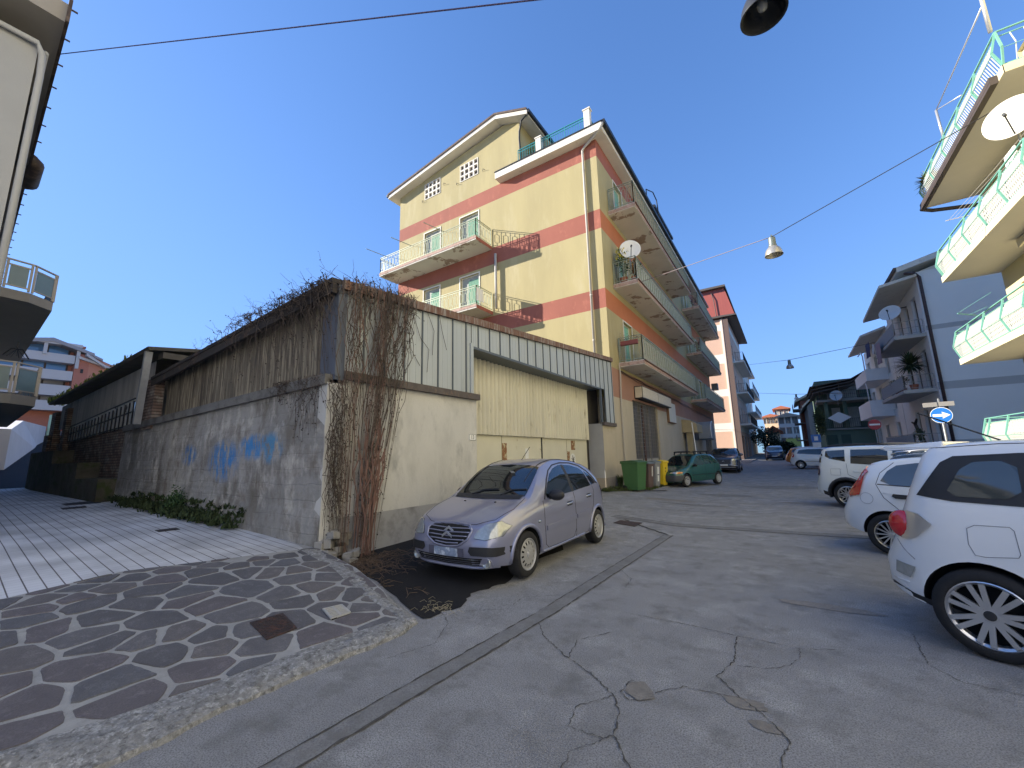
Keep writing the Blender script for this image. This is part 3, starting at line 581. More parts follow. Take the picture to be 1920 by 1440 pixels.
obj("pier", mb, [mat("pier_plaster", (.50, .44, .33), .92, var=.15, vs=1, stain=(.3, .25, .18), ss=1.6, st=(.6, .75), bump=.6), mat("pier_dado", (.36, .31, .24), .92, var=.2, vs=1.5, stain=(.2, .13, .08), ss=3, st=(.6, .7)), mat("pier_grey", (.36, .36, .355), .9, var=.12)], GA)
CLAD = mat("grey_cladding", (.44, .48, .50), .5, .15, var=.10, vs=1, stain=(.28, .31, .32), ss=2, st=(.6, .8), stretch=(1, 1, .15)); SEAM = mat("cladding_seam", (.10, .12, .14), .5, .2)
mb = MB(); y = 4.12; seams = []
yy = 4.5
while yy < YW: seams.append(yy); yy += .475
edges_ = [4.12]+seams+[YW]
for i, (a, b_) in enumerate(zip(edges_[:-1], edges_[1:])):
    lo = 3.1 if b_ <= 7.6 else (4.3 if a < 15.9 else 2.9)
    for sa, sb_ in ([(a, b_)] if not (a < 7.56 < b_) else [(a, 7.56), (7.56, b_)]):
        l2 = 3.1 if sb_ <= 7.57 else (4.3 if sa < 15.9 else 2.9)
        mb.quad((-6.15, sa+.012, l2), (-6.15, sb_-.012, l2), (-6.15, sb_-.012, trimz(sb_)-.1), (-6.15, sa+.012, trimz(sa)-.1), 0)
        nb = 3
        for k in range(1, nb): # shallow stiffening ribs
            yk = sa+(sb_-sa)*k/nb; mb.box(-6.15, -6.146, yk-.006, yk+.006, l2+.01, trimz(yk)-.12, 0)
    if i: mb.box(-6.165, -6.125, a-.014, a+.014, 3.1 if a <= 7.57 else (4.3 if a < 15.9 else 2.9), trimz(a)-.1, 1)
for (a, b_, c, d) in ((7.50, 7.60, 3.1, 4.36), ): mb.box(-6.19, -6.11, a, b_, c, d, 0)
mb.box(-6.2, -6.13, 7.6, 15.9, 4.24, 4.30, 1); mb.quad((-6.2, 7.6, 4.24), (-6.2, 15.9, 4.24), (-6.85, 15.9, 4.24), (-6.85, 7.6, 4.24), 1)
mb.box(-6.2, -6.12, 15.88, 15.96, 2.9, 4.3, 1)
obj("cladding", mb, [CLAD, SEAM], GA)
for a_ in ((4.12, 7.82, 2.98, 3.12), (16.03, YW+.02, 2.78, 2.92)): mb = MB(); mb.box(-6.2, -6.09, *a_); obj("flashing", mb, mat("brown_flashing", (.12, .10, .09), .7, .1, var=.4, vs=5, stain=(.2, .13, .09), ss=8, st=(.55, .7)), GA)
RUST = mat("rusty_trim", (.22, .135, .10), .85, .1, var=.35, vs=2.5, stain=((.33, .31, .29), (.13, .05, .03)), ss=3, st=(.5, .62), stretch=(1, 6, .5), bump=.5)
mb = MB(); n = 30
for i in range(n):
    a, b_ = 4.0+(YW-4.0)*i/n, 4.0+(YW-4.0)*(i+1)/n
    mb.prism([(-6.2, a, trimz(a)-.14), (-6.2, b_, trimz(b_)-.14), (-6.2, b_, trimz(b_)+.03), (-6.2, a, trimz(a)+.03)], (.13, 0, 0))
obj("roof_trim", mb, RUST, GA)
# doors
CORR = mat("cream_corrugated", (.66, .63, .50), .6, .05, var=.18, vs=1.2, stain=((.36, .29, .17), (.25, .22, .15)), ss=2.5, st=(.6, .75), stretch=(1, 1, .25))
CREAM = mat("cream_sheet", (.66, .63, .49), .55, .05, var=.12, vs=1.3, stain=((.42, .36, .22), (.3, .2, .1)), ss=2.2, st=(.64, .74))
XD = -6.8
for k, (a, b_, z0, z1) in enumerate(((7.4, 11.98, .15, 4.42), (12.02, 15.72, .18, 4.40))):
    d = MB(); zc = 2.26-.01*k
    d.box(XD-.04, XD, a, b_, z0, zc-.03); dl = obj("sliding_door", d, CREAM, GA)
    d = MB(); ys = rng(a, b_, .026); vs = []
    for i, y in enumerate(ys):
        x = XD+.085+.07*max(-.8, min(.8, 1.4*sin(2*pi*(y-a)/.19))); top = z1-.0*(y-a)+.01*sin(y*3); vs += [(x, y, zc-.05), (x, y, top)]
    d.add(vs, [(2*i, 2*i+2, 2*i+3, 2*i+1) for i in range(len(ys)-1)]); obj("corrugated_sheet", d, CORR, dl, smooth=True)
    d = MB(); d.box(XD, XD+.012, a, b_, zc-.055, zc-.03); d.box(XD, XD+.01, a+(b_-a)*.5, a+(b_-a)*.5+.012, z0, zc-.06); d.box(XD, XD+.012, a, b_, .95, .975); obj("door_rib", d, mat("cream_dark", (.3, .26, .17), .7), dl)
mb = MB(); mb.box(XD-.1, XD+.02, 11.97, 12.03, .15, 4.4); obj("door_edge", mb, DKM, GA)
for a, b_, c, d in ((9.7, 9.95, 1.45, 2.0), (13.9, 14.1, 1.2, 1.75), (14.25, 14.6, 1.8, 2.15)): mb = MB(); mb.box(XD+.001, XD+.004, a, b_, c, d); obj("rust_patch", mb, mat("rust_patch", (.30, .14, .06), .9, var=.5, vs=9, stain=(.5, .44, .28), ss=7, st=(.52, .58)), GA)
mb = MB(); mb.box(XD+.005, XD+.012, 10.95, 11.15, 1.45, 1.85); obj("paper_notice", mb, mat("paper", (.72, .72, .68), .8), GA)
mb = MB(); mb.disc((XD+.008, 14.35, 1.42), (1, 0, 0), .25, 28); st_ = obj("round_sticker", mb, MATS["paper"], GA); mb = MB()
for t in range(9):
    a = t*2*pi/9+.3; mb.bar((XD+.012, 14.35+.02*cos(a), 1.42+.02*sin(a)), (XD+.012, 14.35+(.1+.08*(t % 2))*cos(a), 1.42+(.1+.08*(t % 3)/2)*sin(a)), .04, .004)
obj("sticker_emblem", mb, mat("black_ink", (.03, .03, .03), .6), st_)
# inside: dark back walls and floor, roof sheet
mb = MB(); mb.box(-26, -25.9, 4.3, YW-.05, 0, 4.2); mb.box(-25.9, -6.9, YW-.08, YW-.04, 0, 5.6); mb.box(-7.1, -6.88, 15.75, YW-.1, 0, 4.4); obj("inner_wall", mb, mat("inner_dark", (.06, .055, .05), .9), GA)
def ez(x): return lerp([6.1, 9.5, 12, 14.6, 27], [4.66, 4.56, 4.28, 4.0, 4.0], -x)
mb = MB(); xs = rng(-6.12, -14.6, .8)
for a, b_ in zip(xs[:-1], xs[1:]):
    mb.prism([(a, 3.8, ez(a)-.04), (b_, 3.8, ez(b_)-.04), (b_, 3.8, ez(b_)+.04), (a, 3.8, ez(a)+.04)], (0, 4.5, .35)); mb.prism([(a, 8.3, ez(a)+.3), (b_, 8.3, ez(b_)+.3), (b_, 8.3, ez(b_)+.38), (a, 8.3, ez(a)+.38)], (0, 9.1, .68))
    mb.prism([(a, 3.82, ez(a)-.22), (b_, 3.82, ez(b_)-.22), (b_, 3.82, ez(b_)-.04), (a, 3.82, ez(a)-.04)], (0, .08, 0))
obj("roof", mb, mat("dark_roofing", (.045, .038, .035), .9, var=.4, vs=2, stain=(.10, .06, .04), ss=3, st=(.55, .7)), GA)
mb = MB(); mb.box(-6.62, -6.2, 3.98, 4.12, 2.9, 4.6); mb.box(-6.34, -6.13, 3.95, 4.12, 2.95, 4.68); obj("corner_post", mb, mat("blue_grey_metal", (.13, .15, .19), .6, .2, var=.3, vs=3, stretch=(1, 1, .3)), GA)
BRD = mat("stained_boards", (.20, .17, .125), .95, var=.45, vs=1.2, stain=((.08, .065, .05), (.36, .31, .22)), ss=2.2, st=(.48, .62), stretch=(3.2, 1, .22), bump=1, bs=14)
mb = MB(); xs = rng(-6.3, -14.3, .4)
for a, b_ in zip(xs[:-1], xs[1:]): mb.quad((b_, 4.12, 2.6), (a, 4.12, 2.6), (a, 4.12, ez(a)+.0), (b_, 4.12, ez(b_)+.0))
mb.quad((-6.2, 4.12, 3.0), (-6.2, 4.12, 4.7), (-6.3, 4.12, 4.7), (-6.3, 4.12, 3.0))
obj("upper_wall", mb, BRD, GA)
# weathered block wall along the alley
BW = thing("block_wall", "weathered concrete block wall with faded blue graffiti along the paved alley", "wall", (-11, 3.9, .3))
BLK = mat("old_blockwork", (.36, .35, .325), .96, var=.45, vs=.55, stain=((.14, .125, .10), (.50, .47, .42), (.18, .16, .135)), ss=1.2, st=(.5, .66), bump=2.0, bs=9, stretch=(1, 1, .6))
nt_, b = nodes_of(BLK); L = nt_.links; tc = _n(nt_, "ShaderNodeTexCoord"); sp = _n(nt_, "ShaderNodeSeparateXYZ"); L.new(tc.outputs["Object"], sp.inputs[0])
cb = _n(nt_, "ShaderNodeCombineXYZ"); L.new(sp.outputs[0], cb.inputs[0]); L.new(sp.outputs[2], cb.inputs[1])
nw = _n(nt_, "ShaderNodeTexNoise"); nw.inputs["Scale"].default_value = 2.2; nw.inputs["Detail"].default_value = 7; L.new(tc.outputs["Object"], nw.inputs["Vector"])
va = _n(nt_, "ShaderNodeVectorMath", operation='MULTIPLY_ADD'); L.new(nw.outputs["Color"], va.inputs[0]); va.inputs[1].default_value = (.12, .12, 0); L.new(cb.outputs[0], va.inputs[2])
br = _n(nt_, "ShaderNodeTexBrick"); br.inputs["Scale"].default_value = 1; br.inputs["Brick Width"].default_value = .5; br.inputs["Row Height"].default_value = .25; br.inputs["Mortar Size"].default_value = .012; br.inputs["Mortar Smooth"].default_value = .5
br.inputs[1].default_value = (1, 1, 1, 1); br.inputs[2].default_value = (.93, .93, .93, 1); br.inputs[3].default_value = (.8, .8, .8, 1); L.new(va.outputs[0], br.inputs["Vector"])
src = b.inputs["Base Color"].links[0].from_socket
mk = _n(nt_, "ShaderNodeMapRange"); mk.inputs[1].default_value = .42; mk.inputs[2].default_value = .6; L.new(nw.outputs["Fac"], mk.inputs[0])
ml = _n(nt_, "ShaderNodeMix", data_type='RGBA', blend_type='MULTIPLY'); L.new(mk.outputs[0], ml.inputs[0]); L.new(src, ml.inputs[6]); L.new(br.outputs["Color"], ml.inputs[7]); cur = ml.outputs[2]
def blob(cx, cz, rx, rz, col, cur, thr=.46, sc=7.):
    s1 = _n(nt_, "ShaderNodeVectorMath", operation='SUBTRACT'); L.new(cb.outputs[0], s1.inputs[0]); s1.inputs[1].default_value = (cx, cz, 0)
    s2 = _n(nt_, "ShaderNodeVectorMath", operation='DIVIDE'); L.new(s1.outputs[0], s2.inputs[0]); s2.inputs[1].default_value = (rx, rz, 1)
    s3 = _n(nt_, "ShaderNodeVectorMath", operation='LENGTH'); L.new(s2.outputs[0], s3.inputs[0])
    r1 = _n(nt_, "ShaderNodeMapRange"); r1.inputs[1].default_value = 1; r1.inputs[2].default_value = .55; L.new(s3.outputs["Value"], r1.inputs[0])
    nb = _n(nt_, "ShaderNodeTexNoise"); nb.inputs["Scale"].default_value = sc; nb.inputs["Detail"].default_value = 9; nb.inputs["Roughness"].default_value = .75
    mpp = _n(nt_, "ShaderNodeMapping"); mpp.inputs["Scale"].default_value = (1, 1, .3); L.new(tc.outputs["Object"], mpp.inputs[0]); L.new(mpp.outputs[0], nb.inputs["Vector"])
    r2 = _n(nt_, "ShaderNodeMapRange"); r2.inputs[1].default_value = thr; r2.inputs[2].default_value = thr+.1; L.new(nb.outputs["Fac"], r2.inputs[0])
    mm = _n(nt_, "ShaderNodeMath", operation='MULTIPLY'); L.new(r1.outputs[0], mm.inputs[0]); L.new(r2.outputs[0], mm.inputs[1])
    x = _n(nt_, "ShaderNodeMix", data_type='RGBA'); L.new(mm.outputs[0], x.inputs[0]); L.new(cur, x.inputs[6]); x.inputs[7].default_value = (*col, 1); return x.outputs[2]
def bpt(px, py): p = ony(px, py, 3.88); return p.x+11, p.z-.3
for (px0, py0, px1, py1, col) in ((395, 828, 447, 900, (.05, .20, .46)), (452, 815, 502, 862, (.05, .22, .50)), (490, 812, 530, 868, (.08, .24, .42)), (343, 835, 368, 872, (.05, .16, .36))):
    a = bpt(px0, (py0+py1)/2); c = bpt(px1, (py0+py1)/2); e = bpt((px0+px1)/2, py0); g = bpt((px0+px1)/2, py1)
    cur = blob((a[0]+c[0])/2, (e[1]+g[1])/2, abs(c[0]-a[0])/2*1.25, abs(e[1]-g[1])/2*1.2, col, cur, .44)
a = bpt(527, 815); cur = blob(a[0], a[1], .16, .38, (.55, .56, .55), cur, .56, 12)
a = bpt(500, 880); cur = blob(a[0], a[1], 2.2, .45, (.33, .31, .29), cur, .5, 5)
L.new(cur, b.inputs["Base Color"])
ba = _n(nt_, "ShaderNodeMath", operation='MULTIPLY_ADD'); L.new(br.outputs["Fac"], ba.inputs[0]); ba.inputs[1].default_value = -.22
nfine = _n(nt_, "ShaderNodeTexNoise"); nfine.inputs["Scale"].default_value = 12; nfine.inputs["Detail"].default_value = 9; L.new(tc.outputs["Object"], nfine.inputs["Vector"]); L.new(nfine.outputs["Fac"], ba.inputs[2])
bp = [n for n in nt_.nodes if n.type == 'BUMP'][0]; L.new(ba.outputs[0], bp.inputs["Height"])
def capz(x): return lerp([6.2, 9.5, 14, 16.6], [3.04, 3.03, 2.96, 2.80], -x)
xs = rng(-6.2, -16.6, .2); zsn = 22; vs = []
for i, x in enumerate(xs):
    for j in range(zsn+1):
        t = j/zsn; z0 = zl(x)-.2; z1 = capz(x)-.16; z = z0+(z1-z0)*t; off = .06*(1-t)+noise.noise(Vector((x*1.1, z*1.3, 3)))*.035+noise.noise(Vector((x*4, z*4, 9)))*.012
        if i == 0: off += .03*noise.noise(Vector((z*3, 1, 1)))
        vs.append((x, 3.90-off, z))
mb = MB(); n = zsn+1; mb.add(vs, [(i*n+j, i*n+j+1, (i+1)*n+j+1, (i+1)*n+j) for i in range(len(xs)-1) for j in range(zsn)])
mb.quad((-6.2, 4.12, -.3), (-6.2, 3.9, -.3), (-6.2, 3.9, 2.95), (-6.2, 4.12, 2.95)); mb.quad((-16.6, 3.9, .3), (-16.6, 4.3, .3), (-16.6, 4.3, 2.8), (-16.6, 3.9, 2.8))
o_ = obj("blockwork", mb, BLK, BW)
mb = MB()
for a, b_ in zip(xs[:-1], xs[1:]): mb.prism([(a, 3.82, capz(a)-.17), (b_, 3.82, capz(b_)-.17), (b_, 3.82, capz(b_)), (a, 3.82, capz(a))], (0, .34, 0))
obj("wall_cap", mb, mat("cap_concrete", (.20, .195, .18), .95, var=.4, vs=1.5, stain=(.10, .095, .085), ss=3, st=(.5, .65), bump=1, bs=25), BW)
mb = MB(); zz = rng(-.3, 2.9, .16); V = []
for z in zz: j = .010*noise.noise(Vector((z*3, 8, 1))); V += [(-6.45, 3.885+j, z), (-6.19, 3.865+j, z), (-6.19, 4.14, z)]
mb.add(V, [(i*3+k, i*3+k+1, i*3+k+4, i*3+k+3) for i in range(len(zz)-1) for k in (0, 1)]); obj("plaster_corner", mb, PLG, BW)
# broken footing stones at the corner
mb = MB()
for i in range(26):
    x, y = -6.1+random.uniform(-.15, .25), 3.95+random.uniform(-.18, .35); s = random.uniform(.05, .13); z = random.uniform(.05, .5)*(1 if x < -6 else .3)
    a = random.uniform(0, 3); mb.obox((x, y, z+gh(x, y)), (s*cos(a), s*sin(a), random.uniform(-.02, .02)), (-s*.7*sin(a), s*.7*cos(a), random.uniform(-.02, .02)), (0, 0, s*.6))
tag(obj("rubble", mb, BLK, bevel=.012), "broken block rubble at the foot of the garage corner below the vines", "rubble", kind="stuff")
# ================================================================== old workshop at the end of the block wall
WK = thing("workshop", "derelict brick workshop with a row of dirty panes under a low mossy roof", "shed", (-21, 4.2, .6))
BRK = mat("old_bricks", (.30, .21, .16), .95, var=.4, vs=1.5, stain=((.13, .11, .09), (.36, .33, .28)), ss=2, st=(.5, .66), bump=1, bs=10)
nt_, b = nodes_of(BRK); L = nt_.links; tc = _n(nt_, "ShaderNodeTexCoord"); sp = _n(nt_, "ShaderNodeSeparateXYZ"); L.new(tc.outputs["Object"], sp.inputs[0]); cb = _n(nt_, "ShaderNodeCombineXYZ"); L.new(sp.outputs[0], cb.inputs[0]); L.new(sp.outputs[2], cb.inputs[1])
br = _n(nt_, "ShaderNodeTexBrick"); br.inputs["Scale"].default_value = 1; br.inputs["Brick Width"].default_value = .26; br.inputs["Row Height"].default_value = .085; br.inputs["Mortar Size"].default_value = .016; br.inputs[1].default_value = (1, 1, 1, 1); br.inputs[2].default_value = (.55, .5, .5, 1); br.inputs[3].default_value = (.3, .3, .3, 1); L.new(cb.outputs[0], br.inputs["Vector"])
src = b.inputs["Base Color"].links[0].from_socket; ml = _n(nt_, "ShaderNodeMix", data_type='RGBA', blend_type='MULTIPLY'); ml.inputs[0].default_value = .85; L.new(src, ml.inputs[6]); L.new(br.outputs["Color"], ml.inputs[7]); L.new(ml.outputs[2], b.inputs["Base Color"])
bp = [n for n in nt_.nodes if n.type == 'BUMP'][0]; L.new(br.outputs["Color"], bp.inputs["Height"])
xw0, xw1 = -14.6, -26.6
def wz(x, a, c): return lerp([15.6, 22.9], [a, c], -x)
mb = MB(); mb.quad((xw1, 4.0, .3), (-16.5, 4.0, .3), (-16.5, 4.0, 2.85), (xw1, 4.0, wz(xw1, 2.85, 2.6))); mb.box(-27.4, -26.6, 3.75, 4.4, .3, 3.0); obj("brick_wall", mb, BRK, WK)
for x0, x1 in ((-14.3, -15.1), (-24.2, -24.7), (-26.3, -27.1)): mb = MB(); mb.box(x1, x0, 3.84, 4.05, 2.6 if x0 > -16 else .3, 4.0); obj("post", mb, BRK, WK)
PANEL = mat("asbestos_panel", (.52, .49, .44), .9, var=.3, vs=1, stain=(.30, .28, .25), ss=2, st=(.5, .7), stretch=(2, 1, .3))
def wtop(x): return lerp([14.6, 26.4, 28], [4.62, 4.22, 4.16], -x)
mb = MB(); xs = rng(-15.0, -26.3, .6)
for a, b_ in zip(xs[:-1], xs[1:]): mb.quad((b_, 3.99, wz(b_, 3.62, 3.2)), (a, 3.99, wz(a, 3.62, 3.2)), (a, 3.99, wtop(a)), (b_, 3.99, wtop(b_)))
obj("wall_panel", mb, PANEL, WK)
mb = MB(); mb.quad((-24.2, 3.978, 2.6), (-16.4, 3.978, 2.8), (-16.4, 3.978, 3.65), (-24.2, 3.978, 3.2)); g = obj("window", mb, mat("dirty_pane", (.72, .71, .66), .5, var=.4, vs=1.6, stain=(.03, .03, .03), ss=.9, st=(.60, .63)), WK); mb = MB()
for i in range(20):
    x = -16.4-7.8*i/19; mb.box(x-.025, x+.025, 3.94, 3.97, wz(x, 2.83, 2.6), wz(x, 3.6, 3.18))
for k in (0, .5, 1): mb.prism([(-16.4, 3.96, 2.82+.80*k), (-24.2, 3.96, 2.60+.60*k), (-24.2, 3.96, 2.64+.60*k), (-16.4, 3.96, 2.86+.80*k)], (0, .035, 0))
obj("window_bars", mb, DKM, g)
mb = MB(); mb.prism([(-14.2, 3.6, 4.72), (-26.5, 3.6, 4.29), (-26.5, 3.6, 4.38), (-14.2, 3.55, 4.81)], (0, 6.5, .9)); mb.box(-14.6, -14.2, 3.9, 10, 4.55, 4.72)
obj("roof", mb, mat("mossy_roof", (.11, .10, .085), .9, var=.4, vs=3, stain=(.10, .12, .03), ss=4, st=(.55, .65), bump=1), WK)
mb = MB(); mb.bar((-14.9, 3.7, 2.75), (-14.35, 3.62, 4.7), .16, .12); obj("prop", mb, mat("grey_wood", (.34, .35, .36), .85, var=.3, vs=4), WK)
mb = MB()
for a, b_, z in ((-16.6, -19.2, 1.25), (-19.2, -23.0, 1.75), (-23.0, -27.4, 2.25)): mb.box(b_, a, 3.45, 4.0, .2, z)
obj("stepped_footing", mb, mat("mossy_concrete", (.12, .11, .08), .96, var=.5, vs=2, stain=(.05, .065, .02), ss=3, st=(.5, .62), bump=1.5, bs=18), WK)
mb = MB(); mb.box(-16.6, -13.6, 4.42, 4.5, 2.3, 4.4); obj("gap_backing", mb, mat("gap_backing_grey", (.30, .28, .24), .9, var=.4, vs=2), WK)  # backing added behind the gap to block the bright sky
mb = MB(); mb.quad((-26.6, 4.4, .3), (-27.4, 4.4, .3), (-27.4, 4.4, 4.2), (-26.6, 4.4, 4.2)); obj("end_wall", mb, mat("end_plaster", (.5, .4, .3), .9, var=.3), WK)
# ================================================================== LEFT BUILDING (above the alley)
LB = thing("apartment_house", "pale grey house at the left edge with overhanging eave and glass balconies over the alley", "building", (-20, -4, 0))
PG = mat("pale_grey_plaster", (.40, .40, .385), .9, var=.1, vs=.8, bump=.3); WB = mat("balcony_beige", (.34, .31, .265), .85, var=.12, vs=2)
AU = Vector((sin(radians(-87)), cos(radians(-87)), 0)); AN = Vector((AU.y, -AU.x, 0))*1.0
if AN.y < 0: AN = -AN
A0 = onz(75, 78, 9.6); A0.z = 0
FA = Fr(A0, AU, AN)
mb = MB(); e = A0+AU*25.5; mb.prism([(A0.x, A0.y, 0), (e.x, e.y, 0), (e.x, -24, 0), (A0.x, -24, 0)], (0, 0, 9.6)); obj("wall", mb, PG, LB)  # far end run on out of view to keep the sun off the ramp
ov = onz(65, 250, 10.35); ov2 = onz(130, 0, 10.35); od = (ov2-A0).dot(AN)
mb = MB(); a = A0+AN*od-AU*.5; b_ = A0+AN*od+AU*24; mb.prism([(a.x, a.y, 9.9), (b_.x, b_.y, 9.9), (b_.x, -24, 9.9), (a.x+.0, -24, 9.9)], (0, 0, .4), 0); obj("eave_slab", mb, WB, LB)
mb = MB(); FA.box(mb, -.6, 24, od, od+.05, 9.86, 10.36); FA.box(mb, 2.2, 6, od-.16, od-.08, 9.8, 9.9)
for i in range(26): FA.box(mb, -.4+i*.9, -.38+i*.9, od+.05, od+.14, 10.3, 10.33)
obj("eave_gutter", mb, mat("brown_gutter", (.07, .05, .042), .7, .1, var=.4, vs=3, stain=(.14, .1, .07), ss=4, st=(.5, .65)), LB)
hp = onz(60, 322, 10.1); t_ = (hp-A0).dot(AU); mb = MB(); mb.tube([FA.p(t_-.9, od+.02, 10.05), FA.p(t_-.6, od+.10, 10.05), FA.p(t_+.7, od+.10, 10.05), FA.p(t_+.95, od+.02, 10.05)], [.13, .2, .2, .12], 12); obj("gutter_hopper", mb, MATS["brown_gutter"], LB, smooth=True)
mb = MB(); mb.tube([FA.p(-4, -3.6, 9.5), FA.p(.0-.10, -1.0, 9.5), FA.p(-.1, -.02, 9.48), FA.p(-.06, .06, 9.3), FA.p(.0, .08, 8.9), FA.p(0, .08, 1)], .05, 10)
mb.tube([FA.p(.1, .09, 9.5), FA.p(22, .09, 9.5)], .045, 8); obj("downpipe", mb, mat("pipe_grey", (.42, .42, .40), .6), LB, smooth=True)
mb = MB(); mb.box(A0.x-.4, A0.x+1.1, -12, -.1, 11.1, 11.35); mb.box(A0.x+1.08, A0.x+1.12, -12, -.1, 10.9, 11.5); obj("street_balcony", mb, WHT, LB)
GLB = mat("frosted_glass", (.17, .26, .28), .4, var=.15, vs=2, spec=.8)
def glass_balcony(zr, zs, lab):
    # plan outline, near end first; runs along the alley wall
    P = [Vector((-19.45, .95, 0)), Vector((-19.5, 1.25, 0)), Vector((-19.6, 1.86, 0)), Vector((-20.15, 2.44, 0))]
    e = P[-1]+AU*11; wl = FA.p((e-A0).dot(AU), 0, 0)
    P2 = P+[e, Vector((wl.x, wl.y, 0))]
    mb = MB(); mb.prism([(p.x, p.y, zs-.30) for p in P2], (0, 0, .30), 0); bl = obj("balcony", mb, WB, LB)
    mb = MB(); gl = MB()
    for a, c in zip(P2[:-1], P2[1:]):
        L_ = (c-a).length; u = (c-a)/L_; n = max(1, int(round(L_/1.1))); Z = Vector((0, 0, 1))
        mb.bar(a+Z*zr, c+Z*zr, .06, .04)
        for i in range(n):
            s, t = a+u*(L_/n*i+.05), a+u*(L_/n*(i+1)-.05)
            for q in (s, t): mb.bar(q+Z*(zs+.02), q+Z*zr, .055)
            mb.bar(s+Z*(zr-.16), t+Z*(zr-.16), .04); mb.bar(s+Z*(zs+.12), t+Z*(zs+.12), .04)
            if L_/n > .3: gl.bar((s+u*.06)+Z*((zr+zs)/2-.02), (t-u*.06)+Z*((zr+zs)/2-.02), .015, zr-zs-.32)
    obj("railing", mb, mat("rail_beige", (.42, .38, .33), .5, .2), bl); obj("glass_panel", gl, GLB, bl)
glass_balcony(8.07, 7.12, ""); glass_balcony(4.86, 3.88, "")
# clutter hanging under the upper balcony
mb = MB(); c = onz(28, 648, 6.6); c = onx(30, 668, -20.6)
t = thing("hanging_basket", "dark wire basket hanging under the upper glass balcony at the left edge", "basket", c); mb.tube([c+Vector((0, 0, .5)), c+Vector((0, 0, .25))], .015, 5); mb.tube([c+Vector((0, -.28, 0)), c+Vector((0, -.12, .24)), c+Vector((0, .12, .24)), c+Vector((0, .28, -.05))], .02, 6)
for k in range(7): mb.tube([c+Vector((.2*cos(k*.9), .2*sin(k*.9), -.02)), c+Vector((0, 0, .25))], .008, 4)
obj("wire_frame", mb, DKM, t)
# white ramp wall and the alley end
RW = thing("ramp_wall", "white rendered retaining wall beside the dark alley ramp", "wall", (XA.x, XA.y, 0))
ta = onx(17.5, 805, -36.3); tb = onx(84, 800, -62); ta2 = onx(44, 789, -46)
mb = MB(); mb.poly([(XA.x, XA.y, .3), (XB.x, XB.y, 3), (XB.x, XB.y, tb.z), (-46, ta2.y, ta2.z), (XA.x, XA.y, ta.z)]); mb.poly([(XA.x, XA.y, .3), (XA.x, XA.y, ta.z), (XA.x+.4, -6, ta.z+.2), (XA.x+.4, -6, .3)])
mb.poly([(XB.x, XB.y, 3), (XB.x-.3, XB.y-3, 3), (XB.x-.3, XB.y-3, tb.z), (XB.x, XB.y, tb.z)]); mb.poly([(XA.x, XA.y, ta.z), (-46, ta2.y, ta2.z), (-46, -6, ta2.z), (XA.x, -6, ta.z)])
obj("wall_face", mb, mat("white_render", (.62, .60, .60), .9, var=.12, vs=.7), RW)
mb = MB(); mb.box(-62.6, -62.0, XB.y-.1, 12, 2, XB.z+1.1); tag(obj("alley_gate", mb, mat("gate_dark", (.10, .10, .11), .7, var=.2)), "low dark gate closing the top of the alley ramp", "gate")
gp_ = onx(93, 800, -60); t = thing("lamp_post", "pale green lamp post at the top of the alley ramp", "lamp post", (gp_.x, gp_.y, 3)); mb = MB(); gt = onx(98, 778, -60); mb.tube([(gp_.x, gp_.y, 3), (gt.x, gt.y, gt.z)], .17, 8); obj("post", mb, mat("pale_green", (.4, .55, .38), .6), t)
mb = MB()
# pink house up the hill
PH = thing("hill_house", "salmon pink terraced apartment house with a chimney up the hill beyond the alley", "building", (-72, 12, 3)); XP = -70.
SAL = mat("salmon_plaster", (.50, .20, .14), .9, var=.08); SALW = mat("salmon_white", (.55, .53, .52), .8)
q = lambda px, py, X=XP: onx(px, py, X)
y0 = q(40, 740).y; yc = q(131, 740).y; yd = q(158, 740).y; yr = q(250, 740).y
zt = q(150, 664).z; mb = MB()
mb.box(XP-14, XP-1.5, y0-6, yc, 2, q(100, 652).z, 0); mb.box(XP-14, XP, yc, yd, 2, zt, 0)
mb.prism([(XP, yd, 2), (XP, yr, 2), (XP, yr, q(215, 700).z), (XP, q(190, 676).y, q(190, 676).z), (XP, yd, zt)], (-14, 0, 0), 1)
obj("wall", mb, [SAL, mat("salmon_lit", (.56, .25, .17), .9, var=.06)], PH)  # right wing lighter: sunlit tone painted into its salmon
mb = MB(); mb.prism([(XP+.4, y0-6, q(50, 655).z), (XP+.4, q(100, 634).y, q(100, 634).z), (XP+.4, yd+.3, zt+.25), (XP+.4, yd+.3, zt-.1), (XP+.4, q(100, 634).y, q(100, 641).z), (XP+.4, y0-6, q(50, 662).z)], (-14, 0, 0), 0); mb.prism([(XP+.3, yd, zt+.2), (XP+.3, q(192, 676).y, q(192, 674).z), (XP+.3, q(192, 676).y, q(192, 678).z), (XP+.3, yd, zt-.1)], (-14, 0, 0)); obj("roof", mb, mat("grey_roof", (.35, .33, .34), .8), PH)
c1, c2 = q(153, 645), q(167, 663); mb = MB(); mb.box(XP-4, XP-2.6, c1.y, c2.y, zt-1, c1.z); mb.box(XP-4.1, XP-2.5, c1.y-.1, c2.y+.1, c1.z, c1.z+.25); obj("chimney", mb, mat("chimney_red", (.32, .15, .11), .9), PH)
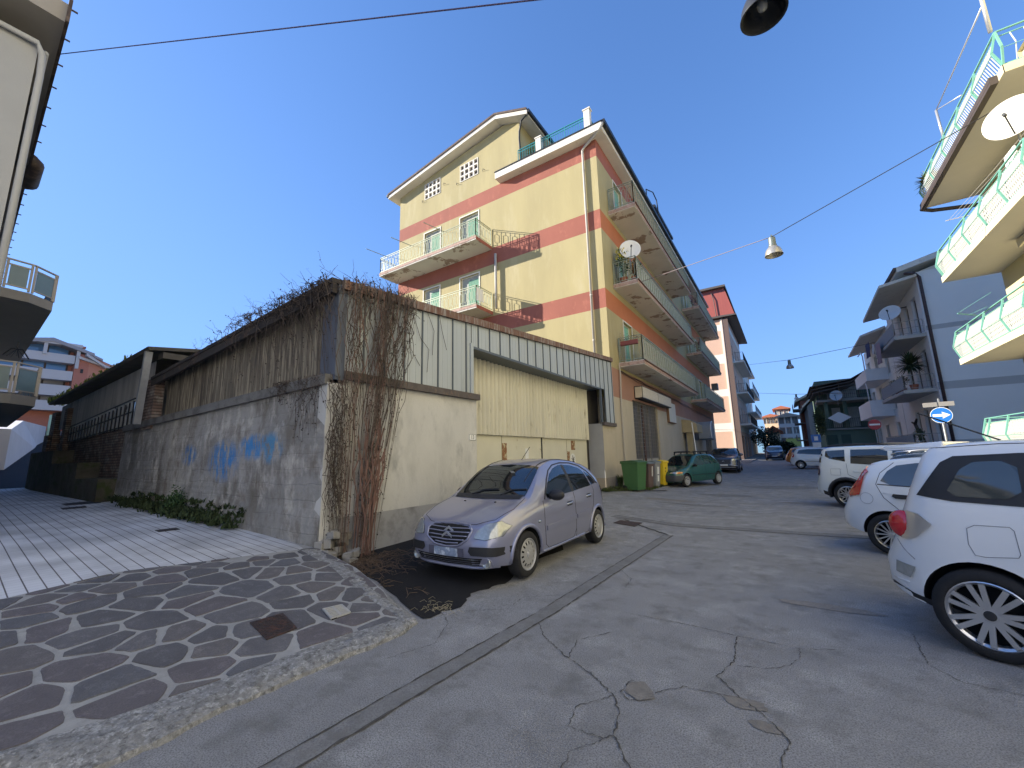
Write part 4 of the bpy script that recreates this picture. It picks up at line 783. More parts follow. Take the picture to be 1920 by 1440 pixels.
for i, (za, zb_) in enumerate(((674, 663), (707, 694), (737, 722), (765, 752))):
    mb = MB(); z1, z0 = q(110, zb_).z, q(110, za).z; mb.box(XP-1.6, XP, y0-4, yc-.05, z0-.3, z1); bl = obj("balcony", mb, SALW, PH)
    mb = MB(); zz = q(110, zb_-2).z; zz2 = q(110, zb_-18).z
    mb.box(XP-1.52, XP-1.48, y0-2, yc-.4, zz, zz2); obj("window", mb, mat("blue_glass", (.10, .22, .42), .08, spec=.9) if i < 2 else mat("grey_blind", (.27, .27, .28), .7), PH)
    mb = MB()
    for yy in rng(y0-2, yc-.4, 1.9): mb.box(XP-1.5, XP-1.42, yy-.08, yy+.08, zz, zz2)
    obj("window_frame", mb, mat("frame_brown", (.06, .05, .05), .6), PH)
mb = MB(); za, zb_ = q(100, 640).z, q(100, 645).z; mb.box(XP-1, XP+.3, y0-3, yc+.4, zb_, za); mb.box(XP, XP+.2, yc, yc+.3, q(130, 690).z, zb_); mb.box(XP, XP+.2, q(80, 660).y, q(80, 660).y+.3, q(80, 663).z, zb_); obj("pergola", mb, SALW, PH)
w0, w1 = q(151, 692), q(155, 700); mb = MB(); mb.box(XP, XP+.05, w0.y, w1.y, w1.z, w0.z); obj("wall_vent", mb, DKM, PH)
mb = MB(); w0, w1 = q(190, 674), q(222, 695); mb.prism([(XP+.4, w0.y-2, w0.z-.3), (XP+.4, w1.y, w1.z-.2), (XP+.4, w1.y, w1.z), (XP+.4, w0.y-2, w0.z)], (-10, 0, 0)); mb.box(XP-8, XP-.5, q(193, 690).y, q(216, 690).y, q(200, 697).z, q(200, 685).z); mb.prism([(XP, q(160, 665).y, q(160, 664).z), (XP, q(196, 690).y, q(196, 688).z), (XP, q(196, 690).y, q(196, 692).z), (XP, q(160, 665).y, q(160, 669).z)], (.8, 0, 0)); obj("terrace_roof", mb, SALW, PH)
# ================================================================== YELLOW-GREEN HOUSE, right edge (R0)
R0 = thing("apartment_house", "cream apartment house at the right edge with mint green balcony railings", "building", (10, 15, 0))
CRM = mat("cream_plaster", (.66, .58, .33), .9, var=.08, vs=.8, bump=.3); CEIL = mat("balcony_ceiling", (.58, .55, .48), .9, var=.10, vs=.6); MINT = mat("mint_paint", (.17, .42, .33), .45, var=.1); BARW = mat("bar_white", (.58, .60, .55), .5)
SLY = mat("slab_yellow", (.70, .63, .42), .85, var=.15, vs=2, stain=(.3, .27, .22), ss=1.5, st=(.58, .68)); SLD = mat("slab_dark_gutter", (.08, .06, .05), .6, var=.3, vs=2)
F0 = Fr((7.65, 2, 0), (0, 1, 0), (-1, 0, 0))
H0 = []
zl0 = (4.95, 8.38, 11.72)
for zf in (1.55,)+zl0:
    for u0 in (7.2, 11.2, 15.2, 18.4): H0.append((u0, u0+1.3, zf+.05, zf+2.35))
mb = MB(); F0.wall(mb, 0, 14.2, -.2, 22, [h for h in H0 if h[1] < 14.2], .2); F0.wall(mb, 14.2, 20.9, -.2, 12.1, [h for h in H0 if h[0] > 14.2], .2); mb.quad((7.65, 22.9, -.2), (18, 22.9, -.2), (18, 22.9, 12.1), (7.65, 22.9, 12.1)); mb.box(7.9, 18, 2, 2.2, 0, 22); mb.quad((7.65, 16.2, 12.1), (18, 16.2, 12.1), (18, 16.2, 22), (7.65, 16.2, 22))
mb.box(7.85, 18, 16.25, 22.9, 12.0, 12.1); mb.box(7.85, 18, 2, 16.15, 21.8, 22)
obj("wall", mb, CRM, R0)
for h in H0: door_in(F0, *h, .18, R0, mat("roller_cream", (.5, .46, .36), .6), leafs=1)
mb = MB(); F0.box(mb, -1, 14.6, -3, .9, 22, 22.25); obj("roof_eave", mb, WHT, R0)
def knee_rail(mb, mw, P, Q, h, out, sp=.105):
    P, Q, out = Vector(P), Vector(Q), Vector(out); d = Q-P; L = d.length; u = d/L; Z = Vector((0, 0, 1)); n = int(L/sp)
    mb.bar(P+Z*h, Q+Z*h, .05, .03); mb.bar(P+Z*(h-.16), Q+Z*(h-.16), .03, .02); mb.bar(P+Z*.06, Q+Z*.06, .03); mb.bar(P+Z*.46+out*.15, Q+Z*.46+out*.15, .012)
    for i in range(n+1):
        a = P+u*(L/n*i); big = i % 14 == 0 or i == n
        m_, wd = (mb, .045) if big else (mw, .018)
        m_.bar(a+Z*(h if big else h-.16), a+Z*.5+out*.15, wd); m_.bar(a+Z*.5+out*.15, a+Z*.04, wd)
        if big: mb.bar(a+Z*.06, a-Z*.2, .04)
for i, zf in enumerate((1.45,)+zl0):
    ya, yb = 15.35, 22.9
    if i == 0: ya, yb = 15.5, 21.9
    if i in (1, 2): ya = 14.0 if i == 1 else 15.3
    mb = MB(); mb.box(6.05, 7.649, ya, yb, zf-.22, zf, 0); mb.box(6.03, 6.05, ya-.02, yb+.02, zf-.22, zf+.01, 1); mb.box(6.03, 7.64, ya-.02, ya, zf-.22, zf+.01, 1); mb.box(6.05, 7.64, yb, yb+.012, zf-.22, zf, 1)
    if i == 3: mb.tube([(5.93, ya+.3, zf-.16), (5.93, yb+.1, zf-.2), (6.3, yb+.35, zf-.24), (7.6, yb+.3, zf-.5)], .08, 8, 2); mb.box(5.86, 6.02, ya+.3, yb, zf-.26, zf-.02, 2)
    bl = obj("balcony", mb, [CEIL, SLY, SLD], R0); mb = MB(); mw = MB(); h = 1.1
    knee_rail(mb, mw, (6.08, ya+.05, zf), (6.08, yb-.05, zf), h, (-1, 0, 0)); knee_rail(mb, mw, (6.08, ya+.05, zf), (7.6, ya+.05, zf), h, (0, -1, 0), .22 if i == 3 else .105); knee_rail(mb, mw, (7.6, yb-.05, zf), (6.08, yb-.05, zf), h, (0, 1, 0))
    rl = obj("railing", mb, MINT, bl); obj("railing_bars", mw, BARW, rl)
    if i != 3: mb = MB(); mb.quad((6.14, ya+.1, zf+.1), (6.14, yb-.1, zf+.1), (6.14, yb-.1, zf+.92), (6.14, ya+.1, zf+.92)); obj("screen", mb, PALE2, bl)
mb = MB(); Pt = [onx(1857, 60, 6.08), onx(1843, 8, 6.08)]
fb_ = onx(1755, 207, 6.08); fb2 = onx(1770, 262, 6.08); cr_ = onx(1803, 178, 6.4)
mb.tube([Pt[0], Pt[0]+(Pt[1]-Pt[0])*2.2], .05, 8); mb.tube([Pt[1], fb_], .022, 6); mb.tube([fb_, fb2], .04, 8); mb.tube([fb_, cr_], .02, 6); obj("awning_tubes", mb, mat("steel_tube", (.55, .55, .55), .35, .6), R0, smooth=True)
mb = MB(); 
for k in range(4): a, b_ = Vector((7.0+.12*k, 15.6, 10.7)), Vector((6.6+.14*k, 22.9, 10.75)); mb.tube([a, a.lerp(b_, .5)-Vector((0, 0, .08)), b_], .008, 4)
mb.tube([(6.45, 15.6, 10.72), (7.6, 15.6, 10.7)], .015, 5); mb.tube([(6.5, 22.9, 10.74), (7.6, 22.9, 10.74)], .015, 5); obj("washing_line", mb, mat("line_pale", (.6, .57, .5), .6), R0)
cl = onx(1893, 283, 6.2); mb = MB()
for k in range(6):
    a = cl+Vector((0, .1*k-.25, 0)); mb.prism([a, a+Vector((0, .12, .02)), a+Vector((0, .14, -.25-.05*(k % 3))), a+Vector((.02, .02, -.2))], (.03, 0, 0))
tag(obj("white_cloth", mb, mat("cloth_white", (.8, .8, .76), .9)), "crumpled white cloth hung on the mint green railing near the dish", "cloth")
mb = MB(); v0 = [(7.3, 16.8, 8.1), (7.3, 19.4, 8.1)]
mb.prism([(6.95, 16.2, 8.12), (6.95, 19.4, 8.12), (6.95, 19.35, 7.86), (6.95, 18.8, 7.93), (6.95, 18.2, 7.87), (6.95, 17.5, 7.95), (6.95, 16.8, 7.88), (6.95, 16.2, 7.93)], (.06, 0, 0)); mb.box(7.0, 7.64, 16.2, 19.4, 8.05, 8.12); tag(obj("awning_valance", mb, mat("valance", (.75, .68, .5), .8, var=.2)), "rolled cream awning with scalloped valance under the second green railed balcony", "awning")
# ================================================================== GREY-WHITE BUILDING (R1) and its white neighbour
R1 = thing("apartment_building", "white building with a plain grey side wall behind the blue arrow sign", "building", (14, 34, 0))
GYW = mat("grey_white_wall", (.84, .83, .81), .9, var=.05, vs=.6, bump=.2); STR = mat("string_course", (.50, .49, .48), .9); WH2 = mat("white_wall", (.85, .84, .82), .9, var=.08)
FS = Fr((7.0, 30.3, 0), (1, 0, 0), (0, -1, 0)); FF = Fr((7.0, 30.3, 0), (0, 1, 0), (-1, 0, 0))
mb = MB(); FS.wall(mb, 0, 16, 0, 11.15, [], bands=[(-99, 0), (1.75, 1), (1.93, 0), (4.55, 1), (4.95, 0), (7.8, 1), (8.05, 0)])
H1 = [];
for zf in (1.5, 4.68, 7.78):
    for u0 in (.9, 2.7, 4.6): H1.append((u0, u0+.95, zf+.05, zf+2.25))
FF.wall(mb, 0, 8.4, 0, 11.1, H1, .2); mb.quad((7, 38.7, 0), (23, 38.7, 0), (23, 38.7, 11.1), (7, 38.7, 11.1)); mb.quad((7, 30.3, 11.1), (23, 30.3, 11.1), (23, 38.7, 11.1), (7, 38.7, 11.1))
obj("wall", mb, [GYW, STR], R1)
for h in H1: door_in(FF, *h, .18, R1, SHB, leafs=2)
mb = MB(); mb.tube([onx(1697, 513, 6.3), (6.95, 30.25, 11.1), (7.12, 30.2, 10.8), (7.12, 30.2, .4)], .075, 8); obj("downpipe", mb, mat("pipe_brown", (.06, .035, .035), .5), R1, smooth=True)
mb = MB(); mb.prism([(5.4, 30.1, 10.55), (5.4, 36.6, 10.2), (7.0, 36.6, 10.45), (7.0, 30.1, 10.85)], (0, 0, .16), 0); mb.prism([(6.2, 29.9, 11.2), (14.5, 29.9, 13.4), (23.3, 29.9, 11.2), (23.3, 29.9, 11.5), (14.5, 29.9, 13.7), (6.2, 29.9, 11.5)], (0, 9.2, 0), 0); mb.bar((6.15, 29.9, 11.42), (6.15, 38.8, 11.42), .12, .18, 1)
mb.poly([(7, 30.31, 11.1), (14.5, 30.31, 13.4), (22, 30.31, 11.1)], 0)
obj("roof", mb, [WHT, TILE], R1)
for i, (zf, yb) in enumerate(((7.72, 36.4), (4.68, 36.8), (1.5, 38))):
    mb = MB(); mb.box(5.7, 6.999, 30.45, yb, zf-.2, zf, 0); mb.box(5.68, 5.7, 30.43, yb, zf-.16, zf-.03, 1); bl = obj("balcony", mb, [mat("slab_grey", (.45, .44, .42), .9, var=.15), STR], R1)
    mb = MB(); plain_rail(mb, (5.75, 30.5, zf), (6.95, 30.5, zf), .78, .3); plain_rail(mb, (5.75, 30.5, zf), (5.75, yb, zf), .78, .15); mb.bar((5.75, 30.5, zf+.4), (6.95, 30.5, zf+.4), .02); obj("railing", mb, mat("rail_grey", (.35, .36, .37), .5, .3), bl)
    mb = MB(); mb.box(5.715, 5.725, 30.6, yb-.1, zf+.08, zf+.74); obj("screen", mb, mat("mesh_screen", (.33, .35, .38), .85, var=.1), bl)
mb = MB(); a = onx(1640, 600, 6.2); mb.tube([(7.0, 33.2, 10.0), (6.3, 33.2, 9.95)], .03, 6); obj("wall_lamp", mb, DKM, R1)
R2 = thing("apartment_building", "white building with solid parapet balconies left of the no entry sign", "building", (12, 44, 0))
F2w = Fr((7.0, 38.8, 0), (0, 1, 0), (-1, 0, 0)); H2 = []
for zf in (1.2, 4.3, 7.0):
    for u0 in (1.5, 5.5, 9): H2.append((u0, u0+1.3, zf+.1, zf+2.2))
mb = MB(); F2w.wall(mb, 0, 11.2, 0, 10.3, H2, .2); mb.quad((7, 38.8, 0), (20, 38.8, 0), (20, 38.8, 10.3), (7, 38.8, 10.3)); mb.quad((7, 50, 0), (20, 50, 0), (20, 50, 10.3), (7, 50, 10.3)); obj("wall", mb, mat("white_wall2", (.86, .84, .78), .9, var=.08), R2)
for h in H2: door_in(F2w, *h, .18, R2, SHW)
mb = MB(); mb.prism([(5.5, 39.4, 9.8), (5.5, 47, 9.65), (7.0, 47, 10.0), (7.0, 39.4, 10.3)], (0, 0, .14)); obj("roof", mb, WHT, R2)
for za, zb_, y1, y2 in ((6.85, 7.6, 41.2, 47.0), (4.1, 5.2, 41.6, 47.6)):
    mb = MB(); mb.box(5.7, 7, y1, y2, za-.15, za); mb.box(5.7, 5.8, y1, y2, za, zb_); mb.box(5.8, 7, y1, y1+.1, za, zb_); bl = obj("balcony", mb, WH2, R2); mb = MB()
    mb.tube([(5.75, y1+.5, zb_), (5.75, y1+.5, zb_+1.1), (5.75, y1+.9, zb_+1.5), (5.75, y1+2.6, zb_+1.5)], .04, 8); obj("hoop_rail", mb, MATS["white_paint"], bl, smooth=True)
# low white garden wall with grilles in front
GW = thing("garden_wall", "low white garden wall with railings in front of the white buildings", "wall", (5.9, 40, 0)); mb = MB(); mb.box(5.8, 6.0, 30.6, 49, 0, 1.15); obj("wall_base", mb, WH2, GW); mb = MB(); plain_rail(mb, (5.9, 30.7, 1.1), (5.9, 49, 1.1), .75, .2, .02, .04); obj("railing", mb, MATS["rail_grey"], GW)
# ================================================================== GREEN HOUSE with covered terraces
GH = thing("green_house", "dark green house with open covered terraces beyond the white buildings", "building", (8, 55, 0)); DG = mat("dark_green_plaster", (.13, .19, .14), .9, var=.2, vs=.8)
YG = 50.2; g = lambda px, py: ony(px, py, YG); xg0 = g(1550, 830).x; mb = MB()
mb.box(xg0, 9, YG, YG+10, 0, 3.5); mb.box(xg0-.1, 9, YG+3, YG+10, 3.5, 8.6)
for x in (xg0+.25, xg0+1.7, 6.6): mb.box(x, x+.3, YG+.2, YG+.5, 3.5, 6.3)
obj("wall", mb, DG, GH)
mb = MB(); mb.box(xg0-.3, 9, YG-.2, YG+3, 3.35, 3.5); mb.box(xg0-.3, 9, YG-.2, YG+3, 6.1, 6.3); obj("terrace_slab", mb, mat("slab_mid", (.28, .27, .24), .9), GH)
mb = MB()
for k, z in enumerate((7.9, 8.15, 8.4)): mb.prism([(xg0-.5-.1*k, YG-.4, z-.9+.3*k*.2), (xg0+2.5, YG-.4, z-.35), (7.2, YG-.4, z+.5), (7.2, YG-.4, z+.58), (xg0+2.5, YG-.4, z-.27), (xg0-.5-.1*k, YG-.4, z-.82+.06*k)], (0, 9, 0))
for x in (xg0, xg0+1.6, xg0+3): mb.bar((x, YG, 6.3), (x, YG, 8.0), .08)
for z in (7.3, 7.6): mb.bar((xg0-.3, YG, z), (6.9, YG, z+.2), .06)
obj("pergola_roof", mb, mat("dark_timber", (.12, .10, .085), .8), GH)
mb = MB(); plain_rail(mb, (xg0-.2, YG-.1, 3.5), (8, YG-.1, 3.5), .9, .15, .02); plain_rail(mb, (xg0-.2, YG-.1, 6.3), (8, YG-.1, 6.3), .8, .15, .02); obj("railing", mb, DKM, GH)
mb = MB(); mb.box(xg0+1, xg0+1.7, YG+2.96, YG+3, 3.7, 5.7); mb.box(xg0+2.3, xg0+3.1, YG+2.96, YG+3, 3.7, 5.7); mb.box(xg0+.8, xg0+3.2, YG+2.96, YG+3, 6.5, 7.9); obj("window", mb, mat("pale_window", (.5, .5, .46), .5, var=.3, vs=3), GH)
mb = MB(); mb.box(xg0+.1, xg0+.9, YG-.03, YG, 1.0, 2.9); mb.box(xg0+1.2, xg0+1.9, YG-.03, YG, 1.0, 2.9); obj("shutter", mb, mat("shutter_dkgreen", (.03, .07, .05), .6), GH)
# grey and brick houses beyond
YK = 62.; k_ = lambda px, py: ony(px, py, YK)
KH = thing("grey_house", "tall grey house with blue-grey shaded gable beyond the dark green house", "building", (6, 66, 0)); a, b_ = k_(1513, 762), k_(1545, 800); mb = MB(); p = k_(1538, 732)
mb.prism([(a.x, YK, 0), (b_.x+6, YK, 0), (b_.x+6, YK, p.z-1), (p.x, YK, p.z-.2), (a.x, YK, a.z)], (0, 10, 0)); obj("wall", mb, mat("cool_grey", (.40, .43, .46), .9, var=.08), KH); mb = MB(); mb.prism([(a.x-.5, YK-.5, a.z-.2), (p.x, YK-.5, p.z), (p.x+4, YK-.5, p.z-.8), (p.x+4, YK-.5, p.z-.6), (p.x, YK-.5, p.z+.3), (a.x-.5, YK-.5, a.z+.05)], (0, 11, 0)); obj("roof", mb, WHT, KH)
mb = MB()
for z in (2.6, 4.9):
    for x in (a.x+.5, a.x+1.6): mb.box(x, x+.5, YK-.04, YK, z, z+1.1)
obj("shutter", mb, SHG, KH); mb = MB(); mb.tube([(a.x+1.3, YK-.1, .5), (a.x+1.3, YK-.1, a.z+.2)], .06, 6); obj("downpipe", mb, DKM, KH)
BH = thing("brick_house", "red brown brick house with small balconies at the far right of the street", "building", (3, 74, 0)); YR = 72.; r_1, r_2 = ony(1499, 752, YR), ony(1514, 760, YR); mb = MB(); mb.box(r_1.x, r_1.x+8, YR, YR+9, 0, r_1.z); obj("wall", mb, mat("brick_red", (.32, .12, .075), .9, var=.15, vs=1), BH); mb = MB(); mb.prism([(r_1.x-.6, YR-.5, r_1.z-.2), (r_1.x+3, YR-.5, r_1.z+1.6), (r_1.x+8, YR-.5, r_1.z), (r_1.x+8, YR-.5, r_1.z+.3), (r_1.x+3, YR-.5, r_1.z+1.9), (r_1.x-.6, YR-.5, r_1.z+.1)], (0, 10, 0)); obj("roof", mb, mat("cream_trim", (.6, .5, .35), .9), BH)
for z in (2.8, 5.2, 7.2):
    mb = MB(); mb.box(r_1.x-.9, r_1.x, YR+.3, YR+5, z, z+.15); mb.box(r_1.x-.9, r_1.x-.85, YR+.3, YR+5, z+.15, z+.9); mb.box(r_1.x-.9, r_1.x+2.2, YR-.5, YR-.01, z, z+.12); obj("balcony", mb, mat("slab_dim", (.4, .33, .28), .9), BH)
# ================================================================== end of the street
def far_house(name, lab, Y, pxs, wallm, roofm, rows, cols, roofh=1.2, wm=None, z0=0):
    (xa, yt), (xb, yb_) = pxs; A = ony(xa, yt, Y); B = ony(xb, yt, Y); t = thing(name, lab, "building", ((A.x+B.x)/2, Y, 0))
    F = Fr((A.x, Y, 0), (1, 0, 0), (0, -1, 0)); W_ = B.x-A.x; H = []; hz = A.z-z0
    for r in range(rows):
        for c_ in range(cols):
            u = W_*(c_+.5)/cols; z = z0+hz*(r+.35)/rows; H.append((u-.45, u+.45, z, z+1.25))
    mb = MB(); F.wall(mb, 0, W_, -.5, A.z, H, .2); mb.quad((A.x, Y+9, -.5), (A.x, Y, -.5), (A.x, Y, A.z), (A.x, Y+9, A.z)); mb.quad((B.x, Y, -.5), (B.x, Y+9, -.5), (B.x, Y+9, A.z), (B.x, Y, A.z)); obj("wall", mb, wallm, t)
    for h in H: door_in(F, *h, .18, t, wm or SHG, "window_shutter")
    mb = MB(); mb.prism([(A.x-.5, Y-.5, A.z), (B.x+.5, Y-.5, A.z), (B.x+.5, Y-.5, A.z+.15), ((A.x+B.x)/2, Y-.5, A.z+roofh), (A.x-.5, Y-.5, A.z+.15)], (0, 10, 0)); obj("roof", mb, roofm, t); return t, F
TR = mat("terracotta_roof", (.45, .15, .08), .9, var=.25, vs=2)
t, F = far_house("far_house", "tall white house with a yellow lower storey at the end of the street", 92, ((1458, 783), (1496, 840)), mat("far_white", (.72, .70, .66), .9), mat("pale_roof", (.5, .4, .32), .9), 4, 3, .8)
mb = MB(); F.box(mb, .8, 3.0, -.02, .04, 2.2, 3.6); obj("yellow_shopfront", mb, mat("yellow_paint", (.62, .6, .16), .8), t)
far_house("far_house", "cream and orange house with a terracotta roof at the end of the street", 104, ((1432, 783), (1459, 840)), mat("far_cream", (.66, .46, .30), .9), TR, 4, 4, .7)
far_house("far_house", "orange roofed house top standing behind the other houses at the street end", 118, ((1452, 768), (1478, 840)), mat("far_orange", (.6, .3, .18), .9), TR, 5, 3, .8)
t, F = far_house("small_villa", "small cream villa with a low terracotta roof at the left of the street end", 82, ((1440, 812), (1462, 840)), mat("villa_cream", (.68, .58, .40), .9), TR, 1, 2, 1.2)
# ================================================================== pink building beyond the yellow one and its row
PB = thing("apartment_building", "pale pink apartment building with a red metal mansard roof beyond the yellow one", "building", (-10, 66, 0)); YP = 57.4; XP4 = -4.6
PKP = mat("pale_pink_plaster", (.60, .40, .30), .9, var=.06); PKW = mat("pale_band", (.74, .69, .62), .9); REDM = mat("red_metal", (.36, .09, .07), .5, var=.15, vs=2, stretch=(5, 5, .2))
FPs = Fr((-20, YP, 0), (1, 0, 0), (0, -1, 0)); FPf = Fr((XP4, YP, 0), (0, 1, 0), (1, 0, 0))
pb = [(-99, 0), (4.0, 1), (5.05, 0), (8.4, 1), (9.3, 0), (12.6, 1), (13.8, 0), (16.9, 1), (17.7, 0)]
mb = MB(); FPs.wall(mb, 0, 15.4, 0, 18.4, [], bands=pb); FPs.box(mb, 14.6, 14.95, 0, .12, 0, 18.4, 1); FPs.box(mb, 14.96, 15.5, 0, .2, 0, 18.4, 2)
H3 = []
for zf in (4.9, 8.85, 12.9):
    for u0 in (2, 5.8, 9.6, 13): H3.append((u0, u0+1.2, zf+.1, zf+2.4))
SH3 = [(1, 4.5, .5, 3.5), (6, 9, .5, 3.5), (11, 14, .5, 3.5)]
FPf.wall(mb, 0, 16, 0, 18.4, H3+SH3, .2, pb); mb.quad((XP4, YP+16, 0), (-20, YP+16, 0), (-20, YP+16, 18.4), (XP4, YP+16, 18.4)); mb.quad((-20, YP+16, 0), (-20, YP, 0), (-20, YP, 18.4), (-20, YP+16, 18.4))
obj("wall", mb, [PKP, PKW, mat("corner_dark", (.13, .09, .08), .9)], PB)
for h in H3: door_in(FPf, *h, .18, PB, SHB)
for h in SH3: mb = MB(); FPf.box(mb, h[0], h[1], -.2, -.17, h[2], h[3]); obj("shop_shutter", mb, mat("brown_roller", (.13, .09, .07), .6, var=.2), PB)
mb = MB(); mb.prism([(-3.65, YP-.35, 18.78), (-4.5, YP-.35, 22.4), (-20, YP-.35, 22.4), (-20, YP-.35, 18.78)], (0, 16.7, 0), 0); mb.box(-20, -4.3, YP-.9, YP+17, 22.4, 22.66, 1); mb.prism([(-3.45, YP-.5, 18.55), (-20, YP-.5, 18.55), (-20, YP-.5, 18.72), (-4.9, YP-.5, 18.78), (-3.45, YP-.5, 18.7)], (0, 17.2, 0), 1)
mb.quad((XP4, YP-.3, 18.56), (-3.45, YP-.3, 18.4), (-3.45, YP+16.5, 18.4), (XP4, YP+16.5, 18.56), 2)
mb.tube([(-6.0, YP-.4, 22.0), (-5.8, YP-.5, 21), (-5.7, YP-.5, 18.8)], .055, 6, 1); obj("roof", mb, [REDM, mat("eave_dark", (.09, .075, .07), .8), mat("eave_under", (.20, .15, .12), .9)], PB)
for zf in (4.95, 8.95, 13.0):
    mb = MB(); mb.box(XP4+.002, -3.35, YP+1.6, YP+15, zf-.2, zf); bl = obj("balcony", mb, PKW, PB); mb = MB(); plain_rail(mb, (-3.4, YP+1.6, zf), (-3.4, YP+15, zf), 1.1, .18); plain_rail(mb, (-3.4, YP+1.6, zf), (-4.5, YP+1.6, zf), 1.1, .18); obj("railing", mb, DKM, bl)
mb = MB(); mb.tube([(-5.15, YP-.16, 18.4), (-5.15, YP-.16, .5)], .07, 6); obj("downpipe", mb, mat("pipe_brown2", (.2, .13, .11), .6), PB)
WRL = thing("apartment_building", "white balconied building after the pink one on the left of the street", "building", (-11, 84, 0)); F7 = Fr((-4.9, 74.5, 0), (0, 1, 0), (1, 0, 0)); H7 = []
for zf in (4.0, 7.7, 11.4):
    for u0 in (1.5, 5, 9, 13): H7.append((u0, u0+1.2, zf+.1, zf+2.3))
mb = MB(); F7.wall(mb, 0, 20, 0, 15.8, H7, .2); mb.quad((-18, 74.5, 0), (-4.9, 74.5, 0), (-4.9, 74.5, 15.8), (-18, 74.5, 15.8)); mb.box(-18, -3.9, 74.2, 95, 15.8, 16.05); obj("wall", mb, mat("far_pale", (.66, .63, .58), .9), WRL)
for h in H7: door_in(F7, *h, .18, WRL, SHB)
for zf in (4.0, 7.7, 11.4):
    mb = MB(); mb.box(-4.89, -3.5, 75.5, 94, zf-.2, zf); mb.box(-3.55, -3.5, 75.5, 94, zf, zf+.4); bl = obj("balcony", mb, WHT, WRL); mb = MB(); plain_rail(mb, (-3.52, 75.5, zf), (-3.52, 94, zf), 1.1, .28); obj("railing", mb, MATS["rail_grey"], bl)
# unseen row of houses added behind the viewer to bounce sunlight into the street
NB = thing("apartment_house", "unseen cream apartment row added behind the viewer to bounce sunlight into the street", "building", (13, -22, 0)); F9 = Fr((7.6, -46, 0), (0, 1, 0), (-1, 0, 0)); H9 = []
for zf in (1.2, 4.5, 7.8, 11.1, 14.4):
    for u0 in rng(3, 44, 4.4): H9.append((u0, u0+1.3, zf+.3, zf+2.3))
mb = MB(); F9.wall(mb, 0, 47.7, -.2, 18.5, H9, .2); mb.box(7.85, 18, -46, 1.6, 18.3, 18.5); mb.quad((7.6, 1.7, -.2), (18, 1.7, -.2), (18, 1.7, 18.5), (7.6, 1.7, 18.5)); obj("wall", mb, mat("bounce_row", (.78, .76, .72), .9, var=.06), NB)
for h in H9: door_in(F9, *h, .18, NB, SHB, "window_shutter")
# ================================================================== wires and hanging lamps
def wire(name, pts, r, label, sag=.0, n=14, m=None):
    P, Q = Vector(pts[0]), Vector(pts[1]); V = [P.lerp(Q, i/n)-Vector((0, 0, 4*sag*(i/n)*(1-i/n))) for i in range(n+1)]
    mb = MB(); mb.tube(V, r, 5); return tag(obj(name, mb, m or mat("cable_black", (.02, .02, .025), .6), smooth=True), label, "cable", "overhead street cables"), V
WM = mat("cable_violet", (.12, .09, .17), .6)
A_ = FA.p(0, od+.06, 10.1); A_ = onz(108, 102, 10.1); dist = 5.4; B_ = onx(1000, 0, -1.7); C_ = A_+(B_-A_)*3.2
wire("overhead_cable", (A_, C_), .009, "thin violet cable crossing the sky from the left building's eave", m=WM)
def lamp(px, py, D, s, label, drop=0., paint=None):
    c = CP+ray(px, py)*D; t = thing("street_lamp", label, "street lamp", c, group="lamps hung over the street")
    gm = mat("lamp_grey", (.17, .20, .19), .5, .4, var=.2, vs=8); al = paint or mat("lamp_aluminium", (.42, .40, .36), .35, .5, var=.15, vs=8)
    mb = MB(); mb.lathe([(0, .30), (.10, .30), (.105, .27), (.105, .06), (.12, .04), (.12, .0), (0, .0)], c, n=20); mb.bar(c+Vector((0, -.02, .3)), c+Vector((0, -.02, .36)), .2, .05); obj("ballast_housing", mb, gm, t, smooth=35)
    mb = MB(); mb.lathe([(.11, .0), (.14, -.03), (.2, -.10), (.24, -.20), (.25, -.30), (.262, -.305), (.262, -.315), (.24, -.31), (.22, -.22), (.17, -.12), (.08, -.04), (0, -.03)], c, n=32); obj("reflector", mb, [al], t, smooth=40)
    mb = MB(); mb.lathe([(0, -.04), (.04, -.06), (.06, -.14), (.05, -.22), (0, -.24)], c, n=14); obj("bulb", mb, mat("lamp_bulb", (.5, .5, .46), .2), t, smooth=True)
    for o in t.children: o.scale = (s, s, s)
    return c
lc1 = lamp(1449, 462, 15., 1.12, "grey bell shaped lamp on the wire right of the yellow building")
lc2 = lamp(1480.5, 683, 31., 1.0, "small dark bell lamp on the middle wire far down the street")
lc3 = lamp(1493, 744, 47., .9, "tiny farthest lamp on the lowest wire down the street", paint=mat("lamp_pale", (.6, .6, .58), .4))
Pw = onx(1920, 175, 6.6); Qw = onx(1198, 530, -5.05); top1 = lc1+Vector((0, 0, .38))
wire("overhead_cable", (Pw, top1), .014, "black cable from the right edge of the view to the nearest hanging lamp"); wire("overhead_cable", (top1, Qw), .014, "cable from the hanging lamp to the yellow building's middle balcony", m=mat("cable_pale", (.25, .2, .2), .6))
top2 = lc2+Vector((0, 0, .34)); wire("overhead_cable", (onx(1395, 685, -4.7), top2), .016, "cable between the pink building and the small dark lamp"); wire("overhead_cable", (top2, onx(1640, 642, 5.6)), .016, "cable from the small dark lamp to the white building")
top3 = lc3+Vector((0, 0, .3)); wire("overhead_cable", (onx(1418, 737, -3.6), top3), .02, "lowest far cable left of the tiny lamp"); wire("overhead_cable", (top3, onx(1625, 737, 5.6)), .02, "lowest far cable right of the tiny lamp")
wire("overhead_cable", (onx(1395, 806, -4.7), onx(1341, 806, -6.1)), .02, "short cable across the pink building's pale lower band", m=DKM)
lc4 = lamp(1426, -10, 5.2, 1.0, "big dark bell lamp cut off by the top edge of the view", paint=mat("lamp_dark", (.04, .042, .045), .4, .3))
